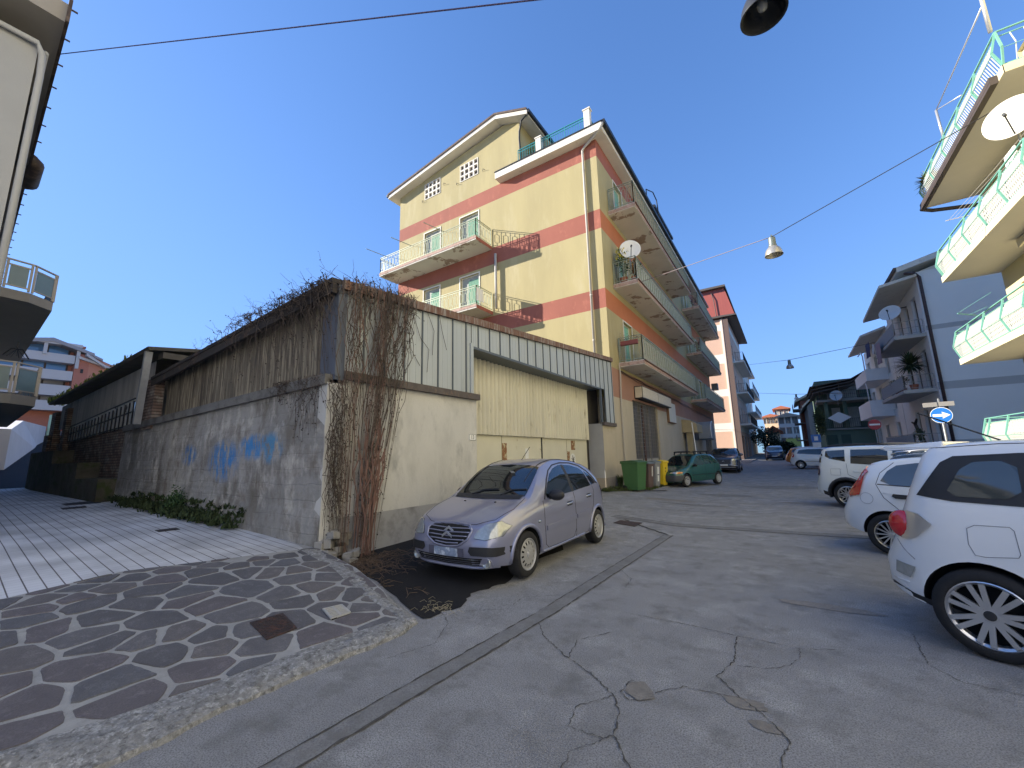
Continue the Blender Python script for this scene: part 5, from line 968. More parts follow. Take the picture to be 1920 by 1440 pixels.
wire("overhead_cable", (lc4+Vector((0, 0, .36))-CR*6+Vector((0, 0, .5)), lc4+Vector((0, 0, .36))+CR*6+Vector((0, 0, .7))), .012, "wire carrying the big lamp above the top edge of the view")
# ================================================================== CARS
# local frame: x forward, y to the car's left, z up, origin on the ground midway between the axles
def paint(name, col, metal=.0, rough=.28):
    return mat(name, col, rough, metal, coat=1.0, spec=.5, var=.05, vs=2)
TYRE = mat("tyre_rubber", (.018, .018, .019), .85, var=.4, vs=20); PLAS = mat("black_plastic", (.022, .022, .024), .55, var=.2, vs=12); RIMS = mat("alloy_silver", (.55, .56, .58), .3, .85); HUBC = mat("hubcap_grey", (.42, .42, .41), .45, .3, var=.15, vs=30)
CGL = mat("car_glass", (.012, .016, .018), .03, spec=1.0); CHR = mat("chrome", (.60, .62, .65), .34, .9); SEAMM = mat("panel_gap", (.012, .012, .013), .8); LAMPR = mat("tail_red", (.45, .012, .02), .12, coat=1); LAMPC = mat("lamp_clear", (.42, .44, .42), .12, .35, coat=1, var=.35, vs=18); LAMPO = mat("indicator_orange", (.70, .20, .03), .15, coat=1); PLATE = mat("plate_white", (.62, .63, .62), .5)
UNDER = mat("wheel_well", (.008, .008, .008), .95)
def smooth_interp(pts, x):
    xs = [p[0] for p in pts]; ys = [p[1] for p in pts]
    if x <= xs[0]: return ys[0]
    if x >= xs[-1]: return ys[-1]
    for i in range(len(xs)-1):
        if x <= xs[i+1]:
            h = xs[i+1]-xs[i]; t = (x-xs[i])/h
            def sl(k):
                if k <= 0 or k >= len(xs)-1: return (ys[min(k+1, len(xs)-1)]-ys[max(k-1, 0)])/(xs[min(k+1, len(xs)-1)]-xs[max(k-1, 0)])
                a = (ys[k]-ys[k-1])/(xs[k]-xs[k-1]); b = (ys[k+1]-ys[k])/(xs[k+1]-xs[k])
                return 0 if a*b <= 0 else 2*a*b/(a+b)
            m0, m1 = sl(i)*h, sl(i+1)*h
            return (2*t**3-3*t*t+1)*ys[i]+(t**3-2*t*t+t)*m0+(-2*t**3+3*t*t)*ys[i+1]+(t**3-t*t)*m1
class Car:
    def __init__(s, name, label, p, col, group="cars parked along the street"):
        s.p = p; s.root = thing(name, label, "car", (0, 0, 0), 0, group); s.col = col; s.body()
    def body(s):
        p = s.p; L, W, H, wb, fo = p['L'], p['W'], p['H'], p['wb'], p['fo']; xf = wb/2+fo; xr = xf-L; s.xf, s.xr = xf, xr
        # profiles given as distance from the nose
        top, belt = p['top'], p['belt']; NR = 13; hw = W/2
        ns = [0, .008, .025, .05, .085, .13, .19, .27, .36, .47, .6]+rng(.7, L-.7, .085)+[L-.6, L-.47, L-.36, L-.27, .0+L-.19, L-.13, L-.085, L-.05, L-.025, L-.008, L]
        plan = [(0, p.get('n0', .60)), (.02, p.get('n0', .60)+.10), (.07, .80), (.16, .885), (.3, .935), (.55, .972), (.95, .995), (L*.5, 1.0), (L-.9, .99), (L-.5, .972), (L-.34, .945), (L-.2, .89), (L-.1, .80), (L-.03, .69), (L, p.get('n1', .68)-.10)]
        bot = [(0, p.get('zf', .30)), (.1, .22), (.5, .19), (L-.6, .22), (L-.12, p.get('zr', .30)-.02), (L, p.get('zr', .30)+.03)]
        rows = []
        for d in ns:
            x = xf-d; zt = smooth_interp(top, d); zb = smooth_interp(bot, d); w = hw*smooth_interp(plan, d); bz = min(smooth_interp(belt, d), zt-.045)
            gh_ = zt-bz; tum = p.get('tum', .30); wB = w*.955; wr = wB-gh_*tum-.02; hgt = bz-zb
            P = [(w*.80, zb), (w*.95, zb+.025), (w*.988, zb+hgt*.16), (w, zb+hgt*.42), (w*.997, zb+hgt*.66), (w*.985, zb+hgt*.86), (wB, bz), (wB-gh_*tum*.45-.005, bz+gh_*.45), (wr, bz+gh_*.86), (wr*.93, bz+gh_*.945), (wr*.78, bz+gh_*.982), (wr*.42, zt-.002), (0, zt)]
            row = []
            for (y, z) in P:
                zz = (z-.5)
                xx = x
                if d < .6: k = (1-d/.6)**2; xx -= k*(p.get('fs', .10)*max(0, z-.52)+.35*max(0, .36-z))
                if d > L-.7: k = (1-(L-d)/.7)**2; xx += k*(p.get('rs', .16)*max(0, z-.62)*1.0+.30*max(0, .38-z))
                row.append(Vector((xx, y, z)))
            rows.append(row)
        mb = MB(); vs = []; M = 2*NR-1
        for r in rows: vs += [r[j] for j in range(NR)]+[Vector((r[j].x, -r[j].y, r[j].z)) for j in range(NR-2, -1, -1)]
        fs = []
        for i in range(len(rows)-1):
            for j in range(M-1): fs.append((i*M+j, i*M+j+1, (i+1)*M+j+1, (i+1)*M+j))
            fs.append((i*M+M-1, i*M, (i+1)*M, (i+1)*M+M-1))
        for i, fl_ in ((0, 0), (len(rows)-1, 1)):
            for j in range(NR-1):
                q = (i*M+j, i*M+j+1, i*M+M-2-j, i*M+M-1-j)
                if j == NR-2: q = (i*M+j, i*M+j+1, i*M+M-1-j)
                fs.append(tuple(reversed(q)) if not fl_ else q)
        mb.add(vs, fs)
        bm = bmesh.new(); bv = [bm.verts.new(v) for v in vs]
        for f in fs:
            try: bm.faces.new([bv[i] for i in f])
            except ValueError: pass
        bmesh.ops.recalc_face_normals(bm, faces=bm.faces[:]); bmesh.ops.triangulate(bm, faces=[f for f in bm.faces if len(f.verts) == 4 and abs(f.normal.x) > .97])
        bm.normal_update(); s.bvh = BVHTree.FromBMesh(bm)
        me = bpy.data.meshes.new("body"); bm.to_mesh(me); bm.free()
        me.materials.append(s.col); me.materials.append(UNDER); me.materials.append(PLAS)
        o = bpy.data.objects.new("body", me); COL.objects.link(o); o.parent = s.root
        r = p['r']; R = r+p.get('gap', .045); cut = MB()
        for xa in (wb/2, -wb/2):
            for sg in (-1, 1):
                a, b_ = sg*(hw-.30), sg*(hw+.15); cut.lathe([(0, a), (R, a), (R, b_), (0, b_)] if sg > 0 else [(0, b_), (R, b_), (R, a), (0, a)], (xa, 0, r+.005), (0, 1, 0), 40)
        bmc = bmesh.new(); cme = bpy.data.meshes.new("cut"); cme.from_pydata(cut.v, [], cut.f); bmc.from_mesh(cme); bmesh.ops.remove_doubles(bmc, verts=bmc.verts[:], dist=1e-5); bmesh.ops.recalc_face_normals(bmc, faces=bmc.faces[:]); bmc.to_mesh(cme); bmc.free()
        co = bpy.data.objects.new("cut", cme); COL.objects.link(co)
        md = o.modifiers.new("b", 'BOOLEAN'); md.operation = 'DIFFERENCE'; md.object = co; md.solver = 'EXACT'
        bpy.context.view_layer.update(); dg = bpy.context.evaluated_depsgraph_get(); nm = bpy.data.meshes.new_from_object(o.evaluated_get(dg)); o.modifiers.clear(); o.data = nm; bpy.data.objects.remove(co)
        for pl_ in nm.polygons:
            c = pl_.center; inside = any(hypot(c.x-xa, c.z-(r+.005)) < R+.004 for xa in (wb/2, -wb/2)) and abs(c.y) < hw+.02
            if inside and (abs(pl_.normal.y) < .25 or abs(c.y) < hw-.25): pl_.material_index = 1
            elif p.get('clad') and c.z < p['clad']: pl_.material_index = 2
            elif c.z < .215: pl_.material_index = 2
            pl_.use_smooth = True
        nm.set_sharp_from_angle(angle=radians(32)); s.o = o
    # ---- patches laid on the body surface
    def patch(s, name, poly, axis, sgn, m, off=.004, parent=None, step=.06, thick=0., shrink=None):
        """poly: side (x,z) / end (y,z) / top (x,y) outline, projected on the body along axis"""
        bm = bmesh.new(); f = bm.faces.new([bm.verts.new((a, b_, 0)) for a, b_ in poly])
        for ax in (0, 1):
            lo = min(q[ax] for q in poly); hi = max(q[ax] for q in poly); c = lo+step
            while c < hi-.004:
                n = Vector((1, 0, 0)) if ax == 0 else Vector((0, 1, 0)); bmesh.ops.bisect_plane(bm, geom=bm.verts[:]+bm.edges[:]+bm.faces[:], plane_co=n*c, plane_no=n); c += step
        bmesh.ops.triangulate(bm, faces=[f for f in bm.faces if len(f.verts) > 4])
        for v in bm.verts:
            a, b_ = v.co.x, v.co.y
            if axis == 'y': o, d = Vector((a, sgn*3, b_)), Vector((0, -sgn, 0))
            elif axis == 'x': o, d = Vector((sgn*5, a, b_)), Vector((-sgn, 0, 0))
            else: o, d = Vector((a, b_, 4)), Vector((0, 0, -1))
            h, n, i_, _ = s.bvh.ray_cast(o, d)
            if h is None:
                q = {'y': Vector((a, sgn*s.p['W']/2, b_)), 'x': Vector(((s.xf if sgn > 0 else s.xr), a, b_)), 'z': Vector((a, b_, s.p['H']))}[axis]; h, n, i_, _ = s.bvh.find_nearest(q)
            if n.dot(d) > 0: n = -n
            v.co = h+n*off
        bm.normal_update()
        ref = {'y': Vector((0, sgn, 0)), 'x': Vector((sgn, 0, 0)), 'z': Vector((0, 0, 1))}[axis]
        for f in bm.faces:
            if f.normal.dot(ref) < 0: f.normal_flip()
        if thick:
            geo = bmesh.ops.extrude_face_region(bm, geom=bm.faces[:])
            vs_ = [g for g in geo['geom'] if isinstance(g, bmesh.types.BMVert)]
            for v in vs_: v.co += ref*thick
            bmesh.ops.recalc_face_normals(bm, faces=bm.faces[:])
        me = bpy.data.meshes.new(name); bm.to_mesh(me); bm.free(); me.materials.append(m); me.polygons.foreach_set("use_smooth", [True]*len(me.polygons))
        if thick: me.set_sharp_from_angle(angle=radians(35))
        o = bpy.data.objects.new(name, me); COL.objects.link(o); o.parent = parent or s.root; return o
    def surf(s, a, b_, axis, sgn):
        if axis == 'y': h, n, _, _ = s.bvh.ray_cast(Vector((a, sgn*3, b_)), Vector((0, -sgn, 0)))
        elif axis == 'x': h, n, _, _ = s.bvh.ray_cast(Vector((sgn*5, a, b_)), Vector((-sgn, 0, 0)))
        else: h, n, _, _ = s.bvh.ray_cast(Vector((a, b_, 4)), Vector((0, 0, -1)))
        if h is None: h = {'y': Vector((a, sgn*s.p['W']/2*.95, b_)), 'x': Vector(((s.xf if sgn > 0 else s.xr), a, b_)), 'z': Vector((a, b_, s.p['H']))}[axis]
        return h
    def line(s, name, pts, axis, sgn, w_, m=None, parent=None, off=.002, closed=False, flat=False):
        if closed: pts = list(pts)+[pts[0]]
        P = []
        for a, b_ in zip(pts[:-1], pts[1:]):
            n = max(1, int(hypot(b_[0]-a[0], b_[1]-a[1])/.04)); P += [(a[0]+(b_[0]-a[0])*i/n, a[1]+(b_[1]-a[1])*i/n) for i in range(n)]
        P.append(pts[-1]); V = [s.surf(a, b_, axis, sgn) for a, b_ in P]; mb = MB(); mb.tube(V, w_, 5); return obj(name, mb, m or SEAMM, parent or s.root, smooth=True, local=True)
    def wheels(s, kind, rimr=.62, tw=.185):
        p = s.p; r = p['r']; W = p['W']/2
        prof = [(r*rimr, -.02), (r*rimr+.01, 0), (r*.80, .008), (r*.93, .0), (r*.985, -.02), (r, -.05), (r, -tw+.05), (r*.985, -tw+.02), (r*.9, -tw), (r*rimr, -tw+.01)]
        def wheel(x, sg, steer=0.):
            t = MB(); yo = sg*(W-.015); t.lathe([(a, b_*1) for a, b_ in prof], (0, 0, 0), (0, 1, 0) if sg > 0 else (0, -1, 0), 40)
            o = obj("wheel", t, TYRE, s.root, smooth=40, local=True); o.location = (x, yo, r); o.rotation_euler = (0, 0, steer)
            Y = sg; g = MB(); R = r*rimr; N = (0, Y, 0)
            g.lathe([(R*1.01, -.10), (R*.9, -.11), (0, -.11)], (0, 0, 0), N, 32, 1)     # dark brake area
            g.lathe([(R*.90, -.06), (R*.93, -.012), (R*1.0, .004), (R*1.035, .0), (R*1.03, -.02)], (0, 0, 0), N, 40, 0)
            if kind == 'hub':   # plastic wheel trim: dish with slots
                ns_ = 14; g.lathe([(0, .012), (R*.22, .014), (R*.25, .004), (R*.62, .0)], (0, 0, 0), N, 42, 0); g.lathe([(R*.82, -.012), (R*.93, -.012)], (0, 0, 0), N, 42, 0)
                for k in range(ns_):
                    a = 2*pi*k/ns_; w_ = .62 if k % 1 == 0 else 1; c, s_ = cos(a), sin(a); c2, s2 = cos(a+w_*2*pi/ns_), sin(a+w_*2*pi/ns_)
                    g.add([(R*.6*c, Y*.0, R*.6*s_), (R*.6*c2, Y*.0, R*.6*s2), (R*.85*c2, -Y*.012, R*.85*s2), (R*.85*c, -Y*.012, R*.85*s_)], [(0, 1, 2, 3)], 0)
                g.lathe([(0, .02), (R*.1, .018), (R*.12, .01)], (0, 0, 0), N, 16, 2)
            else:
                nsp = {'twin': 7, 'multi': 14, 'mesh': 8}[kind]; g.lathe([(0, .0), (R*.20, -.002), (R*.24, -.03)], (0, 0, 0), N, 28, 0 if kind != 'twin' else 0); g.lathe([(0, .012), (R*.13, .011), (R*.15, .0)], (0, 0, 0), N, 24, 2 if kind == 'twin' else 0)
                for k in range(nsp):
                    a = 2*pi*k/nsp
                    if kind == 'mesh':
                        for da in (-.28, .28): g.bar((R*.2*cos(a), -Y*.01, R*.2*sin(a)), (R*.62*cos(a+da), -Y*.006, R*.62*sin(a+da)), .02, .02, 0, up=(0, 1, 0)); g.bar((R*.62*cos(a+da), -Y*.006, R*.62*sin(a+da)), (R*.95*cos(a+da*.2), -Y*.006, R*.95*sin(a+da*.2)), .02, .02, 0, up=(0, 1, 0))
                    elif kind == 'twin':
                        for da in (-.13, .13):
                            g.bar((R*.2*cos(a+da*1.6), -Y*.012, R*.2*sin(a+da*1.6)), (R*.96*cos(a+da*1.25), -Y*.004, R*.96*sin(a+da*1.25)), R*.15, .022, 0, up=(0, 1, 0))
                    else: g.bar((R*.2*cos(a), -Y*.012, R*.2*sin(a)), (R*.95*cos(a), -Y*.004, R*.95*sin(a)), R*.085, .02, 0, up=(0, 1, 0))
            q = obj("rim", g, [HUBC if kind == 'hub' else RIMS, UNDER, PLAS if kind == 'twin' else HUBC], o, smooth=35, local=True)
        for x in (p['wb']/2, -p['wb']/2):
            for sg in (1, -1): wheel(x, sg)
    def side_windows(s, polys, axis_sides=(1, -1), m=None, off=.005):
        for sg in axis_sides:
            for k, q in enumerate(polys): s.patch("side_window", q, 'y', sg, m or CGL, off)
    def mirror(s, x, z, m, sides=(1, -1), sz=1.):
        for sg in sides:
            y0 = s.surf(x-.05, z-.04, 'y', sg).y; mb = MB(); c = Vector((x, y0+sg*.12, z))
            bm = bmesh.new(); bmesh.ops.create_uvsphere(bm, u_segments=16, v_segments=10, radius=1)
            for v in bm.verts:
                e = v.co; v.co = Vector((c.x+.07*sz*e.x*(1 if e.x > 0 else .45), c.y+.12*sz*e.y, c.z+.075*sz*e.z))
            mb.add([v.co.copy() for v in bm.verts], [tuple(v.index for v in f.verts) for f in bm.faces]); bm.free()
            mb.bar((x-.01, y0-sg*.02, z-.05), (x, y0+sg*.08, z-.02), .05, .05); obj("side_mirror", mb, m, s.root, smooth=50, local=True)
    def put(s, x, y, heading, z=0.):
        """heading = direction the nose points, as an (x, y) vector"""
        s.root.location = (x, y, z); s.root.rotation_euler = (0, 0, atan2(heading[1], heading[0])); return s
    def plate(s, end, z, w_=.52, h=.11, y=0., m=None):
        x = s.surf(y, z, 'x', end).x+end*.012; mb = MB(); mb.box(x-.006, x+.006, y-w_/2, y+w_/2, z-h/2, z+h/2); return obj("number_plate", mb, m or PLATE, s.root, local=True)
    def park(s, contact, deg, z=0.):
        """stand the car with its rear right tyre on a measured ground point"""
        h = Vector((cos(radians(deg)), sin(radians(deg)))); l = Vector((-h.y, h.x)); c_ = Vector(contact[:2])+h*(s.p['wb']/2)+l*(s.p['W']/2-.03); return s.put(c_.x, c_.y, h, z)
    def box(s, name, x0, x1, y0, y1, z0, z1, m, bev=.0): mb = MB(); mb.box(x0, x1, y0, y1, z0, z1); return obj(name, mb, m, s.root, local=True, bevel=bev)
def mirror_poly(poly): return poly
X = lambda c, d: c.xf-d
# ---------------------------------------------------------------- silver five-door hatchback (near the garage)
lil = paint("lilac_silver", (.27, .28, .38), .35, .30)
pc = dict(L=3.85, W=1.667, H=1.52, wb=2.46, fo=.72, r=.292, zf=.21, zr=.32, tum=.36, n0=.50, n1=.70, fs=.30, rs=.40,
  top=[(0, .60), (.05, .70), (.14, .755), (.35, .83), (.65, .92), (.88, .985), (1.02, 1.06), (1.25, 1.24), (1.48, 1.395), (1.72, 1.485), (2.1, 1.535), (2.6, 1.50), (3.0, 1.44), (3.3, 1.35), (3.52, 1.22), (3.68, 1.05), (3.79, .86), (3.85, .66)],
  belt=[(0, .50), (.08, .62), (.2, .68), (.5, .78), (.95, .885), (1.4, .93), (2.2, .97), (2.9, 1.005), (3.4, 1.02), (3.7, .98), (3.85, .6)])
c3 = Car("parked_car", "silver lilac five door hatchback parked in front of the cream garage doors", pc, lil)
c3.wheels('hub', .67)
c = c3; q = lambda d, z: (X(c, d), z)
c.side_windows([[q(1.34, 1.02), q(1.50, 1.16), q(1.68, 1.29), q(1.86, 1.37), q(2.08, 1.415), q(2.17, 1.415), q(2.17, .985), q(1.9, .972), q(1.34, .955)],
  [q(2.26, 1.415), q(2.52, 1.40), q(2.76, 1.35), q(2.88, 1.30), q(2.98, 1.03), q(2.26, .99)], [q(2.93, 1.28), q(3.06, 1.235), q(3.2, 1.14), q(3.27, 1.06), q(3.03, 1.035)]])
for sg in (1, -1):
    c.line("window_trim", [q(1.26, .945), q(1.36, 1.06), q(1.52, 1.21), q(1.7, 1.345), q(1.9, 1.425), q(2.2, 1.455), q(2.55, 1.44), q(2.85, 1.385), q(3.08, 1.28), q(3.24, 1.15), q(3.31, 1.045)], 'y', sg, .012, PLAS)
    c.patch("window_pillar", [q(2.17, 1.42), q(2.26, 1.42), q(2.26, .985), q(2.17, .98)], 'y', sg, PLAS, .004)
    dr = c.line("door_seam", [q(1.20, .93), q(1.17, .6), q(1.20, .33), q(1.3, .27), q(2.13, .27), q(2.22, .4), q(2.22, .97)], 'y', sg, .004)
    c.line("door_seam", [q(2.22, .4), q(2.24, .27), q(2.75, .27), q(2.82, .45), q(2.98, .7), q(3.06, .95), q(3.04, 1.02)], 'y', sg, .004)
    c.patch("side_moulding", [q(1.22, .585), q(2.20, .62), q(2.20, .555), q(1.22, .52)], 'y', sg, lil, .006, thick=.014); c.patch("side_moulding", [q(2.25, .62), q(2.86, .645), q(2.84, .58), q(2.25, .56)], 'y', sg, lil, .006, thick=.014)
    for dd, zz in ((2.02, .815), (2.80, .87)):
        c.patch("door_handle", [q(dd-.09, zz+.03), q(dd+.09, zz+.035), q(dd+.09, zz-.03), q(dd-.09, zz-.035)], 'y', sg, PLAS, .003); c.line("door_handle", [q(dd-.1, zz-.005), q(dd+.1, zz+.005)], 'y', sg, .016, CHR)
    c.line("sill_strip", [q(1.15, .245), q(2.6, .255)], 'y', sg, .022, lil)
    # flared arches
    for xa, nm in ((c.p['wb']/2, 0), (-c.p['wb']/2, 1)):
        V = []; 
        for k in range(17):
            a = pi*(-.04+1.08*k/16); pt = (xa+(.292+.068)*cos(a), .297+(.292+.068)*sin(a)); V.append(c.surf(pt[0], max(.2, pt[1]), 'y', sg))
        mb = MB(); mb.tube(V, .028, 8); obj("wheel_arch", mb, lil, c.root, smooth=True, local=True)
    # headlamp wraps the corner: laid from above-front
    hl = c.patch("headlight", [(sg*.44, .575), (sg*.60, .56), (sg*.75, .60), (sg*.775, .70), (sg*.70, .765), (sg*.56, .735), (sg*.47, .655)], 'x', 1, LAMPC, .006, step=.05, thick=.01)
    c.line("headlight_rim", [(sg*.44, .575), (sg*.60, .56), (sg*.75, .60), (sg*.775, .70), (sg*.70, .765), (sg*.56, .735), (sg*.47, .655)], 'x', 1, .006, SEAMM, closed=True)
    c.patch("bumper_strip", [(sg*.40, .475), (sg*.72, .475), (sg*.80, .46), (sg*.80, .385), (sg*.72, .37), (sg*.42, .375), (sg*.38, .42)], 'x', 1, PLAS, .006, thick=.014)
    fg = c.surf(sg*.60, .285, 'x', 1); mb = MB(); mb.lathe([(.062, -.01), (.062, .006), (.05, .008), (.045, .0), (0, -.004)], fg+Vector((.002, 0, 0)), (1, 0, .05), 20); obj("fog_lamp", mb, LAMPC, c.root, smooth=True, local=True)
    c.line("fog_ring", [(sg*.60+.072*cos(t*pi/8), .285+.062*sin(t*pi/8)) for t in range(16)], 'x', 1, .007, lil, closed=True)
    c.patch("tail_light", [(X(c, 3.45), 1.0), (X(c, 3.60), .98), (X(c, 3.70), .72), (X(c, 3.58), .70)], 'y', sg, LAMPR, .006)
    c.line("roof_bar", [q(1.66, 1.46), q(2.0, 1.50), q(2.6, 1.485), q(3.0, 1.43)], 'y', sg, .001, PLAS)
    V = [c.surf(X(c, d), sg*(.50-.02*abs(d-2.3)), 'z', 1) for d in rng(1.2, 3.3, .1)]; mb = MB(); mb.tube(V, .011, 6); obj("roof_gutter", mb, PLAS, c.root, smooth=True, local=True)
ws = [(X(c, .94), .64), (X(c, .90), .35), (X(c, .88), 0), (X(c, .90), -.35), (X(c, .94), -.64), (X(c, 1.20), -.615), (X(c, 1.40), -.58), (X(c, 1.54), -.545), (X(c, 1.57), -.3), (X(c, 1.59), 0), (X(c, 1.57), .3), (X(c, 1.54), .545), (X(c, 1.40), .58), (X(c, 1.20), .615)]
wsh = c.patch("windscreen", ws, 'z', 1, CGL, .006)
c.patch("scuttle", [(X(c, .86), .6), (X(c, .82), 0), (X(c, .86), -.6), (X(c, .97), -.62), (X(c, .955), 0), (X(c, .97), .62)], 'z', 1, PLAS, .008)
for y0, y1, d1 in ((-.42, .12, 1.02), (.12, .60, 1.04)):
    V = [c.surf(X(c, .93), y0+.1, 'z', 1)+Vector((0, 0, .015)), c.surf(X(c, d1), (y0+y1)/2, 'z', 1)+Vector((0, 0, .02)), c.surf(X(c, d1+.02), y1, 'z', 1)+Vector((0, 0, .02))]; mb = MB(); mb.tube(V, .011, 5); obj("wiper", mb, PLAS, c.root, local=True)
c.line("bonnet_seam", [(X(c, .92), .66), (X(c, .55), .70), (X(c, .25), .62), (X(c, .13), .40), (X(c, .10), 0), (X(c, .13), -.40), (X(c, .25), -.62), (X(c, .55), -.70), (X(c, .92), -.66)], 'z', 1, .004)
for sg in (1, -1):
    b_ = c.surf(X(c, .72), sg*.28, 'z', 1); mb = MB(); mb.lathe([(.018, 0), (.014, .012), (0, .014)], b_, n=10); obj("washer_jet", mb, PLAS, c.root, local=True)
# grille: oval frame, slats, double chevron emblem
gr = c.patch("grille", [(.36, .655), (.30, .70), (0, .715), (-.30, .70), (-.36, .655), (-.33, .56), (-.2, .485), (0, .465), (.2, .485), (.33, .56)], 'x', 1, UNDER, .004)
c.line("grille_frame", [(.38, .66), (.31, .715), (0, .735), (-.31, .715), (-.38, .66), (-.35, .555), (-.21, .472), (0, .45), (.21, .472), (.35, .555)], 'x', 1, .016, lil, gr, closed=True)
for z, w_ in ((.675, .34), (.63, .35), (.585, .33), (.54, .29), (.50, .2)): c.line("grille_slat", [(-w_, z+.005), (0, z-.006), (w_, z+.005)], 'x', 1, .0095, lil, gr)
for k, z in enumerate((.60, .655)):
    a = c.surf(0, z+.03, 'x', 1)+Vector((.03, 0, 0)); mb = MB(); mb.prism([a+Vector((0, 0, .012)), a+Vector((-.004, .085, -.045)), a+Vector((-.004, .085, -.075)), a+Vector((0, 0, -.02)), a+Vector((-.004, -.085, -.075)), a+Vector((-.004, -.085, -.045))], (.012, 0, 0)); obj("emblem", mb, CHR, gr, local=True)
c.patch("lower_grille", [(-.56, .345), (0, .325), (.56, .345), (.50, .255), (0, .235), (-.50, .255)], 'x', 1, UNDER, .005)
for z in (.315, .285, .262): c.line("grille_slat", [(-.54, z+.01), (0, z-.008), (.54, z+.01)], 'x', 1, .006, CHR if z > .3 else lil)
c.line("front_lip", [(-.70, .235), (-.4, .215), (0, .21), (.4, .215), (.70, .235)], 'x', 1, .02, lil)
pb_ = c.patch("plate_holder", [(-.30, .445), (.30, .445), (.30, .345), (-.30, .345)], 'x', 1, mat("plate_holder", (.10, .10, .14), .4), .014)
c.plate(1, .39, .40, .10, -.0, mat("plate_faded", (.30, .37, .50), .4, var=.5, vs=14, stain=(.6, .65, .7), ss=11, st=(.5, .6)))
c.mirror(X(c, 1.42), 1.0, PLAS, sz=1.1)
mb = MB(); a = c.surf(X(c, 1.9), -.0, 'z', 1); mb.tube([a, a+Vector((-.28, 0, .22))], .006, 5); obj("aerial", mb, PLAS, c.root, local=True)
mb = MB(); a = c.surf(X(c, 1.02), .83*.96, 'y', 1); c.line("repeater", [(X(c, .99), .67), (X(c, 1.05), .67)], 'y', 1, .02, LAMPC)
# things seen through the windscreen
mb = MB(); p0 = c.surf(X(c, 1.35), .18, 'z', 1)+Vector((0, 0, .012)); mb.obox(p0, (.04, 0, .03), (0, .035, 0), (0, 0, .001)); obj("windscreen_sticker", mb, MATS["paper"], wsh, local=True)
c3.put(-3.86, 4.92+1.23, (0, -1), gh(-3.8, 6)+.0)
# ---------------------------------------------------------------- white tall hatchback at the right edge
wht = paint("white_paint_car", (.74, .76, .77), 0, .25); wht2 = paint("white_paint_car2", (.70, .73, .75), 0, .3)
p5 = dict(L=4.15, W=1.784, H=1.67, wb=2.612, fo=.90, r=.328, zf=.25, zr=.33, tum=.20, n0=.5, n1=.72, fs=.3, rs=.34, gap=.05,
  top=[(0, .66), (.05, .76), (.2, .86), (.6, .99), (1.0, 1.08), (1.15, 1.16), (1.5, 1.42), (1.8, 1.60), (2.2, 1.665), (2.8, 1.67), (3.4, 1.655), (3.78, 1.62), (3.9, 1.55), (3.98, 1.38), (4.06, 1.18), (4.12, .95), (4.15, .72)],
  belt=[(0, .5), (.1, .68), (.5, .85), (1.1, .98), (1.6, 1.05), (2.6, 1.10), (3.4, 1.13), (3.9, 1.16), (4.05, 1.10), (4.15, .65)])
c = f5 = Car("parked_car", "large white rounded car cut off by the right edge, nearest on the right", p5, wht); c.wheels('twin', .72, .2)
for sg in (1, -1):
    c.patch("window_band", [q(1.35, 1.02), q(1.6, 1.27), q(1.95, 1.475), q(2.4, 1.545), q(3.2, 1.55), q(3.56, 1.53), q(3.64, 1.48), q(3.82, 1.20), q(3.6, 1.165), q(2.6, 1.13)], 'y', sg, PLAS, .006)
c.side_windows([[q(1.5, 1.06), q(1.95, 1.40), q(2.45, 1.50), q(2.45, 1.15)], [q(2.55, 1.50), q(3.1, 1.505), q(3.12, 1.18), q(2.55, 1.16)], [q(3.22, 1.44), q(3.30, 1.49), q(3.45, 1.48), q(3.53, 1.42), q(3.62, 1.25), q(3.57, 1.205), q(3.30, 1.20), q(3.22, 1.26)]], off=.010, m=mat("car_glass_tint", (.05, .06, .06), .04, spec=1.0))
